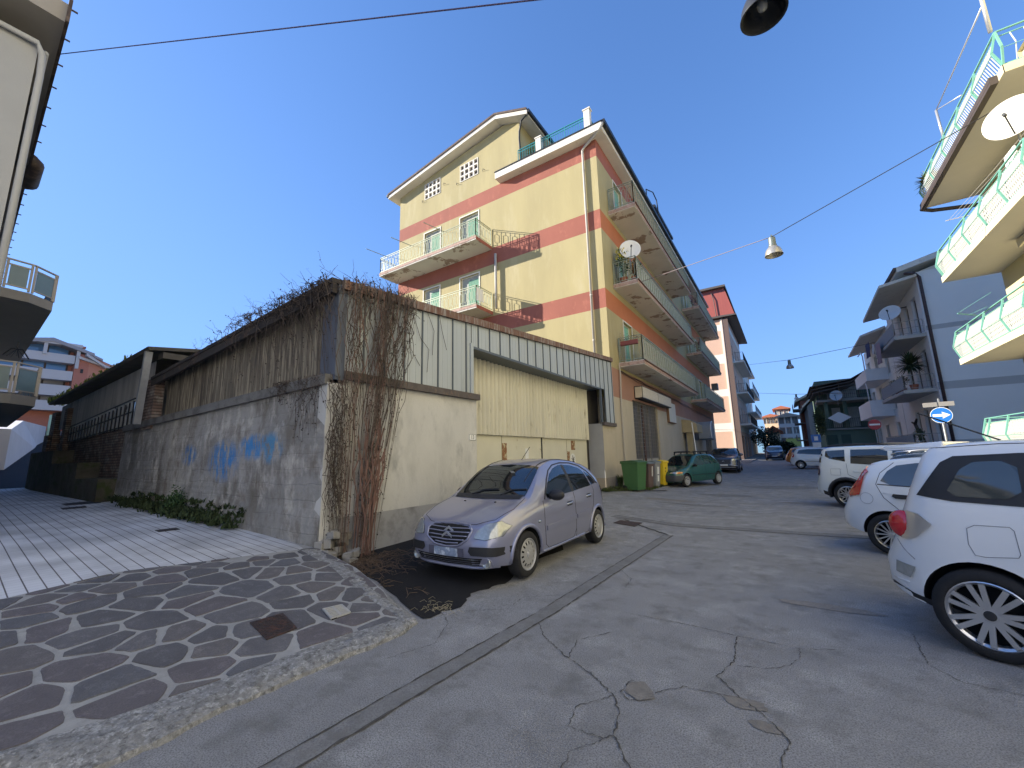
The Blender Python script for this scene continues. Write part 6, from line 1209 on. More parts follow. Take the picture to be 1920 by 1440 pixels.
for sg in (1, -1):
    c.line("door_seam", [q(3.16, 1.6), q(3.17, 1.15), q(3.12, .92), q(3.0, .72), q(2.86, .58), q(2.66, .40), q(2.5, .30), q(2.0, .28)], 'y', sg, .004); c.line("door_seam", [q(2.5, 1.14), q(2.5, .3)], 'y', sg, .004)
    for dd in (2.92, 1.95): c.line("door_handle", [q(dd-.12, .925), q(dd+.13, .945)], 'y', sg, .016, CHR)
    c.line("fuel_flap" if sg < 0 else "door_seam", [q(3.42+.13*x_, .88+.12*z_) for x_, z_ in ((-.95, .8), (-.8, 1), (.6, .95), (.95, .7), (1.0, -.3), (.8, -.95), (.4, -1), (-.9, -.8), (-1, -.6))], 'y', sg, .003, mat("gap_grey", (.22, .23, .25), .8), closed=True)
    hb = c.patch("tail_light_bezel", [(X(c, 3.74), .97), (X(c, 3.82), 1.045), (X(c, 3.92), 1.06), (X(c, 4.0), 1.02), (X(c, 4.02), .88), (X(c, 3.95), .82), (X(c, 3.86), .85)], 'y', sg, CHR, .012, thick=.01)
    ct = c.surf(X(c, 3.95), .94, 'y', sg); bm = bmesh.new(); bmesh.ops.create_uvsphere(bm, u_segments=20, v_segments=14, radius=1); mb = MB(); mb.add([Vector((ct.x+.10*v.co.x-.005, ct.y+.06*v.co.y, ct.z+.12*v.co.z)) for v in bm.verts], [tuple(v.index for v in f.verts) for f in bm.faces]); bm.free(); obj("tail_light", mb, LAMPR, hb, smooth=True, local=True)
    c.patch("reflector", [(X(c, 3.90), .60), (X(c, 4.04), .62), (X(c, 4.06), .52), (X(c, 3.95), .50)], 'y', sg, LAMPC, .008, thick=.01)
    c.patch("bumper_trim", [(X(c, 3.5), .285), (X(c, 3.95), .37), (X(c, 4.12), .42), (X(c, 4.14), .33), (X(c, 3.9), .27), (X(c, 3.55), .21)], 'y', sg, PLAS, .004)
    c.line("crease", [q(3.90, .66), q(3.97, .73), q(4.02, .80)], 'y', sg, .004, mat("gap_grey", (.22, .23, .25), .8))
    c.line("bumper_seam", [q(3.97, .455), q(4.1, .455)], 'y', sg, .006, wht)
    c.line("roof_seam", [q(1.9, 1.60), q(2.6, 1.625), q(3.3, 1.625), q(3.7, 1.60)], 'y', sg, .004, SEAMM)
c.patch("rear_window", [(-.62, 1.22), (.62, 1.22), (.56, 1.50), (-.56, 1.50)], 'x', -1, CGL, .006)
mb = MB(); a = X(c, 3.62); mb.prism([(a, -.60, 1.66), (a-.42, -.58, 1.625), (a-.46, -.55, 1.60), (a-.40, -.58, 1.585), (a, -.64, 1.60)], (0, 1.2, 0)); obj("roof_spoiler", mb, wht, c.root, local=True, bevel=.015)
c.patch("windscreen", [(X(c, 1.12), .66), (X(c, 1.10), 0), (X(c, 1.12), -.66), (X(c, 1.78), -.56), (X(c, 1.82), 0), (X(c, 1.78), .56)], 'z', 1, CGL, .006)
c.plate(-1, .80); c.mirror(X(c, 1.5), 1.08, wht, sz=1.2)
mb = MB(); a = c.surf(X(c, 3.35), 0, 'z', 1); mb.tube([a, a+Vector((-.52, .05, .30))], .008, 6); obj("aerial", mb, PLAS, c.root, local=True)
f5.park(onz(1876, 1243, 0), -22)
# ---------------------------------------------------------------- white three/five door hatch
pg = dict(L=4.03, W=1.687, H=1.49, wb=2.51, fo=.87, r=.305, zf=.24, zr=.34, tum=.30, n0=.45, n1=.72, fs=.3, rs=.30,
  top=[(0, .60), (.08, .72), (.4, .84), (.95, .97), (1.1, 1.04), (1.5, 1.28), (1.85, 1.44), (2.2, 1.485), (2.7, 1.475), (3.3, 1.43), (3.55, 1.38), (3.66, 1.28), (3.80, 1.08), (3.93, .93), (4.0, .80), (4.03, .66)],
  belt=[(0, .5), (.1, .62), (.5, .76), (1.1, .89), (2, .96), (3, 1.02), (3.6, 1.06), (3.85, .98), (4.03, .6)])
c = gp = Car("parked_car", "white small hatchback with slanted red rear lamp between the tall white cars", pg, wht2); c.wheels('multi', .66)
c.side_windows([[q(1.35, .96), q(1.7, 1.22), q(2.05, 1.36), q(2.5, 1.385), q(2.5, 1.0)], [q(2.6, 1.385), q(3.0, 1.37), q(3.22, 1.335), q(3.33, 1.25), q(3.42, 1.10), q(3.3, 1.045), q(2.6, 1.01)]], m=mat("car_glass_sky", (.06, .08, .10), .04, spec=1.0))
for sg in (1, -1):
    c.patch("tail_light", [(X(c, 3.58), 1.32), (X(c, 3.70), 1.24), (X(c, 3.84), 1.02), (X(c, 3.97), .86), (X(c, 3.84), .85), (X(c, 3.70), .88), (X(c, 3.64), 1.08)], 'y', sg, LAMPR, .01, thick=.012)
    c.patch("tail_light_tip", [(X(c, 3.585), 1.31), (X(c, 3.68), 1.25), (X(c, 3.735), 1.16), (X(c, 3.64), 1.12)], 'y', sg, mat("tail_pink", (.6, .2, .22), .12, coat=1), .024)
    c.patch("tail_light", [(sg*.50, .86), (sg*.60, 1.28), (sg*.66, 1.26), (sg*.74, .98), (sg*.76, .86)], 'x', -1, LAMPR, .01, thick=.01)
    c.line("door_seam", [q(3.25, 1.38), q(3.42, 1.22), q(3.48, 1.05), q(3.40, .85), q(3.22, .66), q(3.05, .5), q(2.7, .3), q(2.0, .27)], 'y', sg, .004); c.line("door_seam", [q(2.55, 1.0), q(2.52, .3)], 'y', sg, .004)
    c.patch("door_handle", [q(3.03, .90), q(3.28, .915), q(3.30, .88), q(3.26, .85), q(3.05, .84), q(3.0, .87)], 'y', sg, PLAS, .008, thick=.014)
    c.line("window_trim", [q(2.55, 1.0), q(3.46, 1.05)], 'y', sg, .008, PLAS); c.line("fuel_flap", [q(3.62+.085*cos(t*pi/8), .83+.085*sin(t*pi/8)) for t in range(16)], 'y', sg, .003, mat("gap_grey", (.22, .23, .25), .8), closed=True)
    c.line("shoulder_crease", [q(1.2, .80), q(2.4, .86), q(3.4, .92)], 'y', sg, .006, wht2)
c.patch("rear_window", [(-.56, 1.06), (.56, 1.06), (.50, 1.34), (-.50, 1.34)], 'x', -1, CGL, .006); c.patch("windscreen", [(X(c, 1.06), .62), (X(c, 1.04), 0), (X(c, 1.06), -.62), (X(c, 1.74), -.52), (X(c, 1.78), 0), (X(c, 1.74), .52)], 'z', 1, CGL, .006)
c.plate(-1, .62); c.mirror(X(c, 1.45), 1.0, wht2)
gp.park(onz(1680, 1043, 0), -22)
# ---------------------------------------------------------------- white off-road style car with black arches
pr_ = dict(L=4.24, W=1.805, H=1.69, wb=2.57, fo=.88, r=.343, zf=.30, zr=.36, tum=.16, n0=.6, n1=.76, fs=.12, rs=.10, clad=.40, gap=.06,
  top=[(0, .80), (.05, .95), (.25, 1.02), (.9, 1.09), (1.15, 1.12), (1.4, 1.35), (1.7, 1.6), (2.0, 1.665), (3.0, 1.68), (3.8, 1.66), (4.02, 1.61), (4.12, 1.45), (4.17, 1.2), (4.21, 1.0), (4.24, .75)],
  belt=[(0, .6), (.1, .85), (.5, 1.0), (1.2, 1.06), (2.5, 1.09), (3.6, 1.12), (4.1, 1.15), (4.24, .65)])
wr_ = paint("white_offroad", (.68, .70, .66), 0, .3)
c = rg = Car("parked_car", "boxy white off road style car with black wheel arches and roof rails", pr_, wr_); c.wheels('mesh', .68, .2)
c.side_windows([[q(1.4, 1.13), q(1.7, 1.45), q(1.95, 1.57), q(2.4, 1.58), q(2.4, 1.14)], [q(2.5, 1.58), q(3.28, 1.575), q(3.3, 1.20), q(2.5, 1.14)], [q(3.42, 1.575), q(3.88, 1.55), q(3.90, 1.40), q(3.78, 1.33), q(3.42, 1.25)]])
for sg in (1, -1):
    for xa in (c.p['wb']/2, -c.p['wb']/2):
        mb = MB(); V = [c.surf(xa+.44*cos(a), max(.27, .348+.44*sin(a)), 'y', sg)+Vector((0, sg*.0, 0)) for a in [pi*(-.05+1.1*k/14) for k in range(15)]]; mb.tube(V, .045, 8); obj("wheel_arch", mb, PLAS, c.root, smooth=True, local=True)
    c.patch("tail_light", [(X(c, 4.08), 1.08), (X(c, 4.19), 1.07), (X(c, 4.20), .86), (X(c, 4.09), .86)], 'y', sg, mat("tail_dark", (.14, .02, .02), .2, coat=1), .012, thick=.015)
    c.patch("side_window_dark", [q(4.0, 1.52), q(4.06, 1.50), q(4.13, 1.25), q(4.03, 1.22)], 'y', sg, CGL, .005)
    c.line("door_seam", [q(3.4, 1.2), q(3.38, .9), q(3.1, .75), q(2.95, .42)], 'y', sg, .004); c.line("door_handle", [q(3.02, .98), q(3.25, .985)], 'y', sg, .018, wr_); c.line("fuel_flap", [q(3.55, 1.05), q(3.78, 1.05), q(3.78, .88), q(3.55, .88)], 'y', sg, .003, closed=True)
    mb = MB(); V = [Vector((X(c, d), sg*.60, 1.675+.045*min(1, (d-1.85)*5, (3.85-d)*5))) for d in (1.85, 1.95, 2.4, 3, 3.5, 3.75, 3.85)]; mb.tube(V, .02, 8); obj("roof_rail", mb, PLAS, c.root, smooth=True, local=True)
c.patch("rear_window", [(-.62, 1.2), (.62, 1.2), (.58, 1.54), (-.58, 1.54)], 'x', -1, CGL, .006); c.patch("windscreen", [(X(c, 1.16), .68), (X(c, 1.14), 0), (X(c, 1.16), -.68), (X(c, 1.66), -.6), (X(c, 1.70), 0), (X(c, 1.66), .6)], 'z', 1, CGL, .006)
c.plate(-1, .85); c.mirror(X(c, 1.55), 1.15, wr_, sz=1.2)
rg.park(onz(1595, 953, 0), -22)
# ---------------------------------------------------------------- dark estate car between the white ones
pe = dict(L=4.55, W=1.80, H=1.53, wb=2.70, fo=.88, r=.315, zf=.25, zr=.34, tum=.26, n0=.5, n1=.75, fs=.2, rs=.22,
  top=[(0, .62), (.1, .74), (.5, .86), (1.1, .96), (1.3, 1.06), (1.75, 1.32), (2.1, 1.46), (2.6, 1.50), (3.4, 1.49), (4.0, 1.45), (4.2, 1.38), (4.36, 1.12), (4.46, .95), (4.52, .8), (4.55, .66)],
  belt=[(0, .5), (.1, .62), (.6, .80), (1.3, .90), (2.5, .97), (3.6, 1.02), (4.2, 1.04), (4.55, .6)])
gry = paint("dark_green_grey", (.035, .042, .042), .3, .35)
c = es = Car("parked_car", "dark grey estate car mostly hidden between the white hatchback and the off road car", pe, gry); c.wheels('multi', .66)
c.side_windows([[q(1.6, 1.0), q(2.0, 1.30), q(2.3, 1.41), q(2.6, 1.42), q(2.6, 1.02)], [q(2.7, 1.42), q(3.4, 1.41), q(3.4, 1.06), q(2.7, 1.03)], [q(3.5, 1.41), q(4.0, 1.37), q(4.15, 1.15), q(4.1, 1.08), q(3.5, 1.07)]])
c.patch("rear_window", [(-.6, 1.08), (.6, 1.08), (.54, 1.38), (-.54, 1.38)], 'x', -1, CGL, .006)
for sg in (1, -1):
    mb = MB(); mb.tube([Vector((X(c, d), sg*.58, zz)) for d, zz in ((1.95, 1.44), (2.1, 1.53), (2.8, 1.56), (3.6, 1.55), (4.05, 1.50), (4.15, 1.44))], .018, 8); obj("roof_rail", mb, RIMS, c.root, smooth=True, local=True)
    c.patch("tail_light", [(X(c, 4.25), 1.0), (X(c, 4.45), .96), (X(c, 4.50), .8), (X(c, 4.3), .8)], 'y', sg, LAMPR, .01, thick=.01)
c.patch("windscreen", [(X(c, 1.28), .64), (X(c, 1.26), 0), (X(c, 1.28), -.64), (X(c, 2.0), -.54), (X(c, 2.05), 0), (X(c, 2.0), .54)], 'z', 1, CGL, .006); c.plate(-1, .8)
es.park((2.35, 12.1), -22)
# ---------------------------------------------------------------- green hatchback by the bins
pgr = dict(L=3.77, W=1.62, H=1.44, wb=2.45, fo=.70, r=.285, zf=.22, zr=.30, tum=.34, n0=.5, n1=.74, fs=.25, rs=.25,
  top=[(0, .56), (.06, .66), (.4, .76), (.85, .87), (1.0, .93), (1.35, 1.16), (1.7, 1.36), (2.0, 1.43), (2.5, 1.435), (2.95, 1.40), (3.15, 1.35), (3.35, 1.18), (3.58, .98), (3.70, .86), (3.77, .62)],
  belt=[(0, .48), (.1, .60), (.5, .70), (1.0, .83), (2.0, .90), (3.0, .94), (3.5, .92), (3.77, .55)])
grn = paint("dark_green_paint", (.010, .085, .060), .2, .35)
c = gc = Car("parked_car", "dark green hatchback with a roof rack parked nose in beside the bins", pgr, grn); c.wheels('hub', .66)
c.side_windows([[q(1.22, .91), q(1.6, 1.20), q(1.85, 1.325), q(2.1, 1.35), q(2.1, .935)], [q(2.18, 1.35), q(2.75, 1.33), q(2.85, 1.0), q(2.80, .965), q(2.18, .945)], [q(2.84, 1.32), q(3.0, 1.28), q(3.26, 1.02), q(3.2, .98), q(2.93, .97)]], m=mat("car_glass_green", (.03, .06, .05), .04, spec=1.0))
for sg in (1, -1):
    c.patch("headlight", [(sg*.40, .60), (sg*.66, .58), (sg*.74, .62), (sg*.72, .68), (sg*.45, .66)], 'x', 1, LAMPC, .008, thick=.01); c.patch("indicator", [(X(c, .20), .66), (X(c, .42), .665), (X(c, .44), .62), (X(c, .14), .585)], 'y', sg, LAMPO, .008, thick=.01)
    c.line("door_seam", [q(1.15, .86), q(1.12, .4), q(1.25, .27), q(2.05, .27), q(2.14, .4), q(2.14, .93)], 'y', sg, .004); c.line("door_seam", [q(2.14, .3), q(2.6, .3), q(2.78, .55), q(2.95, .93)], 'y', sg, .004); c.line("side_strip", [q(1.1, .50), q(2.9, .52)], 'y', sg, .014, PLAS)
c.patch("bumper", [(-.78, .52), (.78, .52), (.80, .27), (-.80, .27)], 'x', 1, mat("bumper_grey", (.06, .065, .068), .6), .012, thick=.015)
c.patch("windscreen", [(X(c, .98), .62), (X(c, .96), 0), (X(c, .98), -.62), (X(c, 1.62), -.5), (X(c, 1.66), 0), (X(c, 1.62), .5)], 'z', 1, CGL, .006); c.plate(1, .43, .4); c.mirror(X(c, 1.25), .93, PLAS, sz=.9)
mb = MB()
for sg in (1, -1): mb.bar((X(c, 1.75), sg*.50, 1.53), (X(c, 3.0), sg*.50, 1.53), .03, .03)
for d in (1.8, 2.3, 2.8):
    mb.bar((X(c, d), -.55, 1.50), (X(c, d), .55, 1.50), .035, .025)
    for sg in (1, -1): mb.bar((X(c, d), sg*.54, 1.38), (X(c, d), sg*.5, 1.5), .04, .05)
for k in range(7): mb.bar((X(c, 1.75), -.45+k*.15, 1.55), (X(c, 3.0), -.45+k*.15, 1.55), .015)
obj("roof_rack", mb, PLAS, c.root, local=True)
hv = Vector((-1.0, -2.35)).normalized(); nl = Vector((-hv.y, hv.x)) # car's left
fc = Vector((-3.80, 19.55)); ctr = fc-hv*1.225-nl*.81
gc.put(ctr.x, ctr.y, (hv.x, hv.y), .10)
# ---------------------------------------------------------------- dark blue-grey SUV facing us
ps = dict(L=4.60, W=1.86, H=1.64, wb=2.72, fo=.90, r=.35, zf=.26, zr=.34, tum=.24, n0=.55, n1=.75, fs=.12, rs=.2, clad=.36, gap=.055,
  top=[(0, .80), (.05, .95), (.3, 1.02), (1.0, 1.10), (1.2, 1.16), (1.6, 1.42), (2.0, 1.58), (2.5, 1.63), (3.4, 1.61), (4.1, 1.55), (4.35, 1.40), (4.5, 1.1), (4.58, .95), (4.6, .75)],
  belt=[(0, .6), (.1, .84), (.6, .96), (1.3, 1.04), (2.6, 1.08), (4.0, 1.14), (4.4, 1.10), (4.6, .65)])
blu = paint("slate_blue_paint", (.055, .07, .10), .5, .3)
c = sv = Car("parked_car", "dark blue grey SUV facing the camera behind the green hatchback", ps, blu); c.wheels('multi', .7, .2)
c.side_windows([[q(1.5, 1.12), q(1.9, 1.42), q(2.3, 1.52), q(2.5, 1.52), q(2.5, 1.13)], [q(2.6, 1.52), q(3.3, 1.50), q(3.3, 1.15), q(2.6, 1.13)], [q(3.4, 1.49), q(3.9, 1.44), q(4.0, 1.25), q(3.4, 1.17)]])
c.patch("windscreen", [(X(c, 1.22), .72), (X(c, 1.20), 0), (X(c, 1.22), -.72), (X(c, 1.92), -.6), (X(c, 1.96), 0), (X(c, 1.92), .6)], 'z', 1, CGL, .006)
c.patch("grille", [(-.46, .86), (.46, .86), (.42, .56), (-.42, .56)], 'x', 1, mat("grille_black", (.015, .015, .018), .4), .01); 
for sg in (1, -1):
    c.patch("headlight", [(sg*.50, .88), (sg*.84, .92), (sg*.86, .82), (sg*.52, .78)], 'x', 1, LAMPC, .01, thick=.01); c.line("chrome_strip", [(sg*.42, .50), (sg*.82, .44)], 'x', 1, .02, CHR); c.line("roof_rail", [q(2.0, 1.575), q(4.0, 1.54)], 'y', sg, .02, CHR)
c.line("emblem", [(-.06, .72), (0, .78), (.06, .72)], 'x', 1, .015, CHR); c.plate(1, .50, .5); c.patch("lower_bumper", [(-.8, .46), (.8, .46), (.78, .32), (-.78, .32)], 'x', 1, PLAS, .012); c.line("chrome_strip", [(-.7, .36), (.7, .36)], 'x', 1, .018, CHR); c.mirror(X(c, 1.55), 1.15, blu, sz=1.2)
sv.put(-3.72, 31.3+1.36, (.04, -1), gh(-3.6, 32))
# ---------------------------------------------------------------- far cars
py_ = dict(L=3.89, W=1.695, H=1.51, wb=2.51, fo=.78, r=.30, tum=.28, n0=.5, n1=.72, fs=.25, rs=.25,
  top=[(0, .62), (.1, .75), (.6, .92), (.9, 1.0), (1.4, 1.3), (1.8, 1.47), (2.2, 1.51), (2.8, 1.50), (3.4, 1.44), (3.6, 1.3), (3.75, 1.05), (3.85, .9), (3.89, .66)], belt=[(0, .5), (.1, .65), (.8, .88), (2, .96), (3.2, 1.02), (3.6, 1.03), (3.89, .6)])
def far_car(lab, colr, x, y, hd, p=py_):
    global c
    c = Car("parked_car", lab, p, colr); c.wheels('multi', .62)
    c.side_windows([[q(1.25, .98), q(1.6, 1.26), q(2.0, 1.40), q(2.8, 1.40), q(3.3, 1.33), q(3.45, 1.1), q(2.5, 1.02)]])
    for sg in (1, -1): c.line("side_strip", [q(1.0, .52), q(3.0, .55)], 'y', sg, .016, PLAS); c.patch("tail_light", [(X(c, 3.6), 1.05), (X(c, 3.78), 1.0), (X(c, 3.82), .85), (X(c, 3.65), .86)], 'y', sg, LAMPR, .008); c.patch("headlight", [(sg*.42, .74), (sg*.72, .76), (sg*.74, .66), (sg*.45, .62)], 'x', 1, LAMPC, .008)
    c.patch("windscreen", [(X(c, 1.0), .6), (X(c, .98), 0), (X(c, 1.0), -.6), (X(c, 1.68), -.52), (X(c, 1.72), 0), (X(c, 1.68), .52)], 'z', 1, CGL, .006); c.patch("rear_window", [(-.55, 1.06), (.55, 1.06), (.5, 1.36), (-.5, 1.36)], 'x', -1, CGL, .006); c.mirror(X(c, 1.35), 1.0, colr); c.plate(1, .45)
    c.put(x, y, hd, road_z(y)); return c
far_car("small white hatchback with a thin black side strip parked crosswise far down the street", wht, .66+1.25, 36.6+.85, (1, 0))
far_car("orange hatchback half hidden behind the far white hatchback", paint("orange_paint", (.62, .20, .04), 0, .3), .35+1.25, 43.5, (1, .05))
far_car("bright white car just beyond the orange one on the right", paint("white_far", (.8, .8, .8), 0, .25), .9+1.25, 47.8, (1, 0))
far_car("blue roofed car behind the far white hatchback", paint("blue_paint", (.03, .12, .40), .2, .3), 3.4, 40.6, (1, 0))
c = far_car("dark blue van like car facing us at the far end of the street", paint("navy_paint", (.02, .03, .07), .3, .3), -1.35, 58, (0, -1), dict(ps, H=1.8))
# ================================================================== VINES on the garage corner
VIN = mat("bare_vine", (.11, .085, .07), .9, var=.6, vs=6, vcol=(.08, .06, .05)); LEAF = mat("dead_leaf", (.045, .032, .024), .9, var=.5, vs=30); VINR = mat("red_vine", (.20, .115, .09), .9, var=.5, vs=5)
rnd = random.Random(11)
def strand(mb, p, q, n, wob, r, m, leaf=.0, leafs=None, sag=0.):
    P, Q = Vector(p), Vector(q); ph = [rnd.uniform(0, 6.28) for _ in range(4)]; f = [rnd.uniform(1, 3), rnd.uniform(2, 6)]; V = []
    for i in range(n+1):
        t = i/n; v = P.lerp(Q, t); a = wob*sin(pi*min(1, t*1.5+.1))
        v += Vector((a*.25*abs(sin(f[0]*t*6+ph[0])), a*(sin(f[0]*t*5+ph[1])*.6+sin(f[1]*t*7+ph[2])*.4), a*.3*sin(f[1]*t*6+ph[3])-sag*4*t*(1-t))); V.append(v)
    mb.tube(V, [r*(1-.6*i/n) for i in range(n+1)], 3, m, cap=False)
    if leafs is not None:
        for v in V[1:]:
            while rnd.random() < leaf:
                s = rnd.uniform(.008, .022); c = v+Vector((rnd.uniform(0, .04), rnd.uniform(-.04, .04), rnd.uniform(-.04, .04)))
                a = Vector((rnd.uniform(-1, 1), rnd.uniform(-1, 1), rnd.uniform(-1, 1))).normalized(); b = a.orthogonal().normalized(); leafs.add([c-a*s, c+b*s*.6, c+a*s, c-b*s*.6], [(0, 1, 2, 3)], 0)
                if rnd.random() < .35: break
VI = thing("vine", "bare leafless climbing vine covering the garage corner and hanging to the ground", "climbing plant", (-6.05, 4.6, 0))
mb = MB(); lf = MB()
for i in range(150):     # curtain on the street face, narrowing to the ground
    y0 = rnd.choice((4.15, 4.4, 4.75, 4.95, 5.15, 5.45))+rnd.gauss(0, .11); top = trimz(y0)+rnd.uniform(-.1, .12); u = rnd.random(); x = -6.08+rnd.uniform(0, .1)
    k = rnd.random(); yb = 4.45+(y0-4.9)*.42+rnd.uniform(-.08, .08)
    if k < .42: e = (x+.02, yb, .1+rnd.uniform(-.05, .1))
    else: h = rnd.uniform(1.0, 4.2); t = (top-h)/top; e = (x+.02, y0+(yb-y0)*t, h)
    strand(mb, (x, y0, top), e, 16, .16, rnd.choice((.003, .004, .005, .007, .011)), 1 if (k < .42 and rnd.random() < .4) else 0, .45, lf)
for i in range(30):      # reddish trunk bundle near the ground
    y0 = 4.6+rnd.uniform(-.28, .32); strand(mb, (-6.06+rnd.uniform(0, .1), y0, rnd.uniform(1.4, 2.6)), (-5.98+rnd.uniform(-.05, .15), 4.5+rnd.uniform(-.14, .18), .1), 10, .08, rnd.uniform(.008, .018), 1, .1, lf)
for i in range(120):     # over the alley face and along the roof edge
    x0 = -6.2-abs(rnd.gauss(0, 2.0)) if i < 150 else -6.2-rnd.uniform(2, 6.5); x0 = max(x0, -13); z0 = ez(x0)+rnd.uniform(-.05, .12); L_ = rnd.uniform(.4, 1.7)
    strand(mb, (x0, 3.75, z0), (x0+rnd.uniform(-.25, .25), 3.98-rnd.uniform(0, .1), max(2.95, z0-L_)), 9, .14, rnd.uniform(.004, .009), 0, .28, lf)
for i in range(130):     # wild sprays above the roof line
    if rnd.random() < .5: p = Vector((-6.1, rnd.uniform(4.0, 5.7), 0)); p.z = trimz(p.y)+.02
    else: p = Vector((-6.2-abs(rnd.gauss(0, 2.2)), 3.8, 0)); p.z = ez(p.x)+.02
    q_ = p+Vector((rnd.uniform(-.4, .25), rnd.uniform(-.35, .35), rnd.uniform(.03, .42))); strand(mb, p, q_, 6, .10, rnd.uniform(.003, .006), 0, .15, lf)
for i in range(200):     # tangle on the roof edges
    if rnd.random() < .45: p = Vector((-6.12, rnd.uniform(3.95, 5.8), 0)); p.z = trimz(p.y)+rnd.uniform(-.25, .08); d = Vector((rnd.uniform(-.1, .08), rnd.uniform(-.5, .5), rnd.uniform(-.15, .12)))
    else: p = Vector((-6.2-abs(rnd.gauss(0, 2.2)), 3.74, 0)); p.z = ez(p.x)+rnd.uniform(-.2, .08); d = Vector((rnd.uniform(-.5, .5), rnd.uniform(-.1, .1), rnd.uniform(-.2, .12)))
    strand(mb, p, p+d, 5, .12, rnd.uniform(.004, .008), 0, .4, lf)
for i in range(90):      # thin growth along the wall's own corner and lower face
    y0 = rnd.uniform(3.86, 4.15); z0 = rnd.uniform(1.2, 3.1); strand(mb, (-6.12+rnd.uniform(0, .04), y0, z0), (-6.12+rnd.uniform(0, .06), y0+rnd.uniform(-.1, .2), max(.1, z0-rnd.uniform(.5, 1.9))), 9, .12, rnd.uniform(.003, .007), 0, .4, lf)
for i in range(70): 
    x0 = -6.2-rnd.uniform(0, 1.6); z0 = 3.05; strand(mb, (x0, 3.8, z0), (x0+rnd.uniform(-.4, .4), 3.80, z0-rnd.uniform(.2, 1.2)*(1 if x0 > -7 else .5)), 8, .12, rnd.uniform(.003, .006), 0, .35, lf)
for k, (pth) in enumerate(([(5.6, 4.65), (5.85, 4.1), (6.1, 3.9), (6.05, 3.4)], [(6.4, 4.8), (6.5, 4.4), (6.65, 4.0)], [(6.0, 4.8), (6.25, 4.35), (6.2, 3.8)], [(5.5, 4.3), (5.6, 3.8), (5.85, 3.5)])):
    mb.tube([(-6.12, y, z) for y, z in pth], .006, 4, 0)
obj("stems", mb, [VIN, VINR], VI); obj("dead_leaves", lf, LEAF, VI)
mb = MB()                # fallen stems and litter
for i in range(420):
    x, y = -5.85+abs(rnd.gauss(0, .5)), 4.3+rnd.gauss(0, .38)
    if y < 3.7 or x > -3.6: x, y = -6.0+rnd.uniform(0, 2.2), 3.72+rnd.uniform(0, .25)
    a = rnd.uniform(0, 6.3); L_ = rnd.uniform(.04, .28); z = gh(x, y)+.015; mb.tube([(x, y, z), (x+L_*.5*cos(a), y+L_*.5*sin(a), z+rnd.uniform(0, .05)), (x+L_*cos(a+.4), y+L_*sin(a+.4), z)], .003, 3, cap=False)
tag(obj("dry_litter", mb, mat("dry_litter", (.16, .11, .075), .95, var=.5, vs=8)), "dry fallen stems and leaf litter under the bare vine", "litter", kind="stuff")
mb = MB()
for i in range(34): x, y = -3.35+rnd.gauss(0, .12), 3.55+rnd.gauss(0, .1); a = rnd.uniform(0, 6.3); mb.tube([(x, y, .01), (x+.05*cos(a), y+.05*sin(a), .035), (x+.10*cos(a+.5), y+.10*sin(a+.5), .012)], .002, 3, cap=False)
tag(obj("dry_grass", mb, mat("straw", (.34, .30, .20), .9)), "small clump of pale dry grass at the kerb end by the dark asphalt", "grass", kind="stuff")
# ================================================================== green growth
GRS = mat("weeds", (.075, .12, .03), .85, var=.5, vs=9, vcol=(.12, .10, .03)); GRD = mat("weeds_dark", (.04, .065, .02), .85, var=.5, vs=9)
def tuft(mb, c, n, h, spread, w_=.012, lean=.5, r=rnd):
    for i in range(n):
        a = r.uniform(0, 6.3); d = r.uniform(0, spread); p = Vector((c[0]+d*cos(a), c[1]+d*sin(a), c[2])); L_ = h*r.uniform(.4, 1.1); b = r.uniform(0, 6.3); u = Vector((cos(b), sin(b), 0)); s = Vector((-u.y, u.x, 0))*w_*r.uniform(.5, 1.2)
        m_ = p+u*L_*lean*.35+Vector((0, 0, L_*.6)); t = p+u*L_*lean+Vector((0, 0, L_)); mb.add([p-s, p+s, m_+s*.8, m_-s*.8, t], [(0, 1, 2, 3), (3, 2, 4)], 0)
mb = MB()
for i in range(520):
    t = rnd.random(); y = 15.2+t*5.4; x = -6.1+(.25+1.35*max(0, min(1, (y-15.2)/2)))*rnd.random()**.8; x = min(x, -4.75); tuft(mb, (x, y, gh(x, y)+.02), 9, .13 if noise.noise(Vector((x*2, y*2, 0))) > -.1 else .05, .10)
for i in range(16): tuft(mb, (-6.0, 17.2+rnd.uniform(-.15, .15), .25), 10, .5, .08, .02)
tag(obj("roadside_grass", mb, GRS), "green grass and weeds along the wall foot and round the bins", "grass", kind="stuff")
mb = MB()
for i in range(420):
    x = -rnd.triangular(8.3, 16.5, 10.5); tuft(mb, (x, 3.75-abs(rnd.gauss(0, .10)), zl(x)+rnd.uniform(0, .16)), 7, .13, .10, .022, .7)
for i in range(150): x = -rnd.uniform(8.5, 15); tuft(mb, (x, 3.82, zl(x)+rnd.uniform(.1, .35)), 5, .10, .06, .022, .8)
tag(obj("wall_weeds", mb, GRD), "low green weeds growing along the foot of the old block wall", "weeds", kind="stuff")
bp_ = ony(333, 925, 3.7); t = thing("bush", "single rounded green shrub growing against the block wall", "shrub", (bp_.x, 3.7, zl(bp_.x))); mb = MB()
for i in range(900):
    a = Vector((rnd.gauss(0, .13), rnd.gauss(0, .08), rnd.gauss(.28, .13))); c = Vector((bp_.x, 3.68, zl(bp_.x)))+a; s = rnd.uniform(.015, .035); u = Vector((rnd.uniform(-1, 1), rnd.uniform(-1, 1), rnd.uniform(-1, 1))).normalized(); b = u.orthogonal().normalized(); mb.add([c-u*s, c+b*s*.6, c+u*s, c-b*s*.6], [(0, 1, 2, 3)])
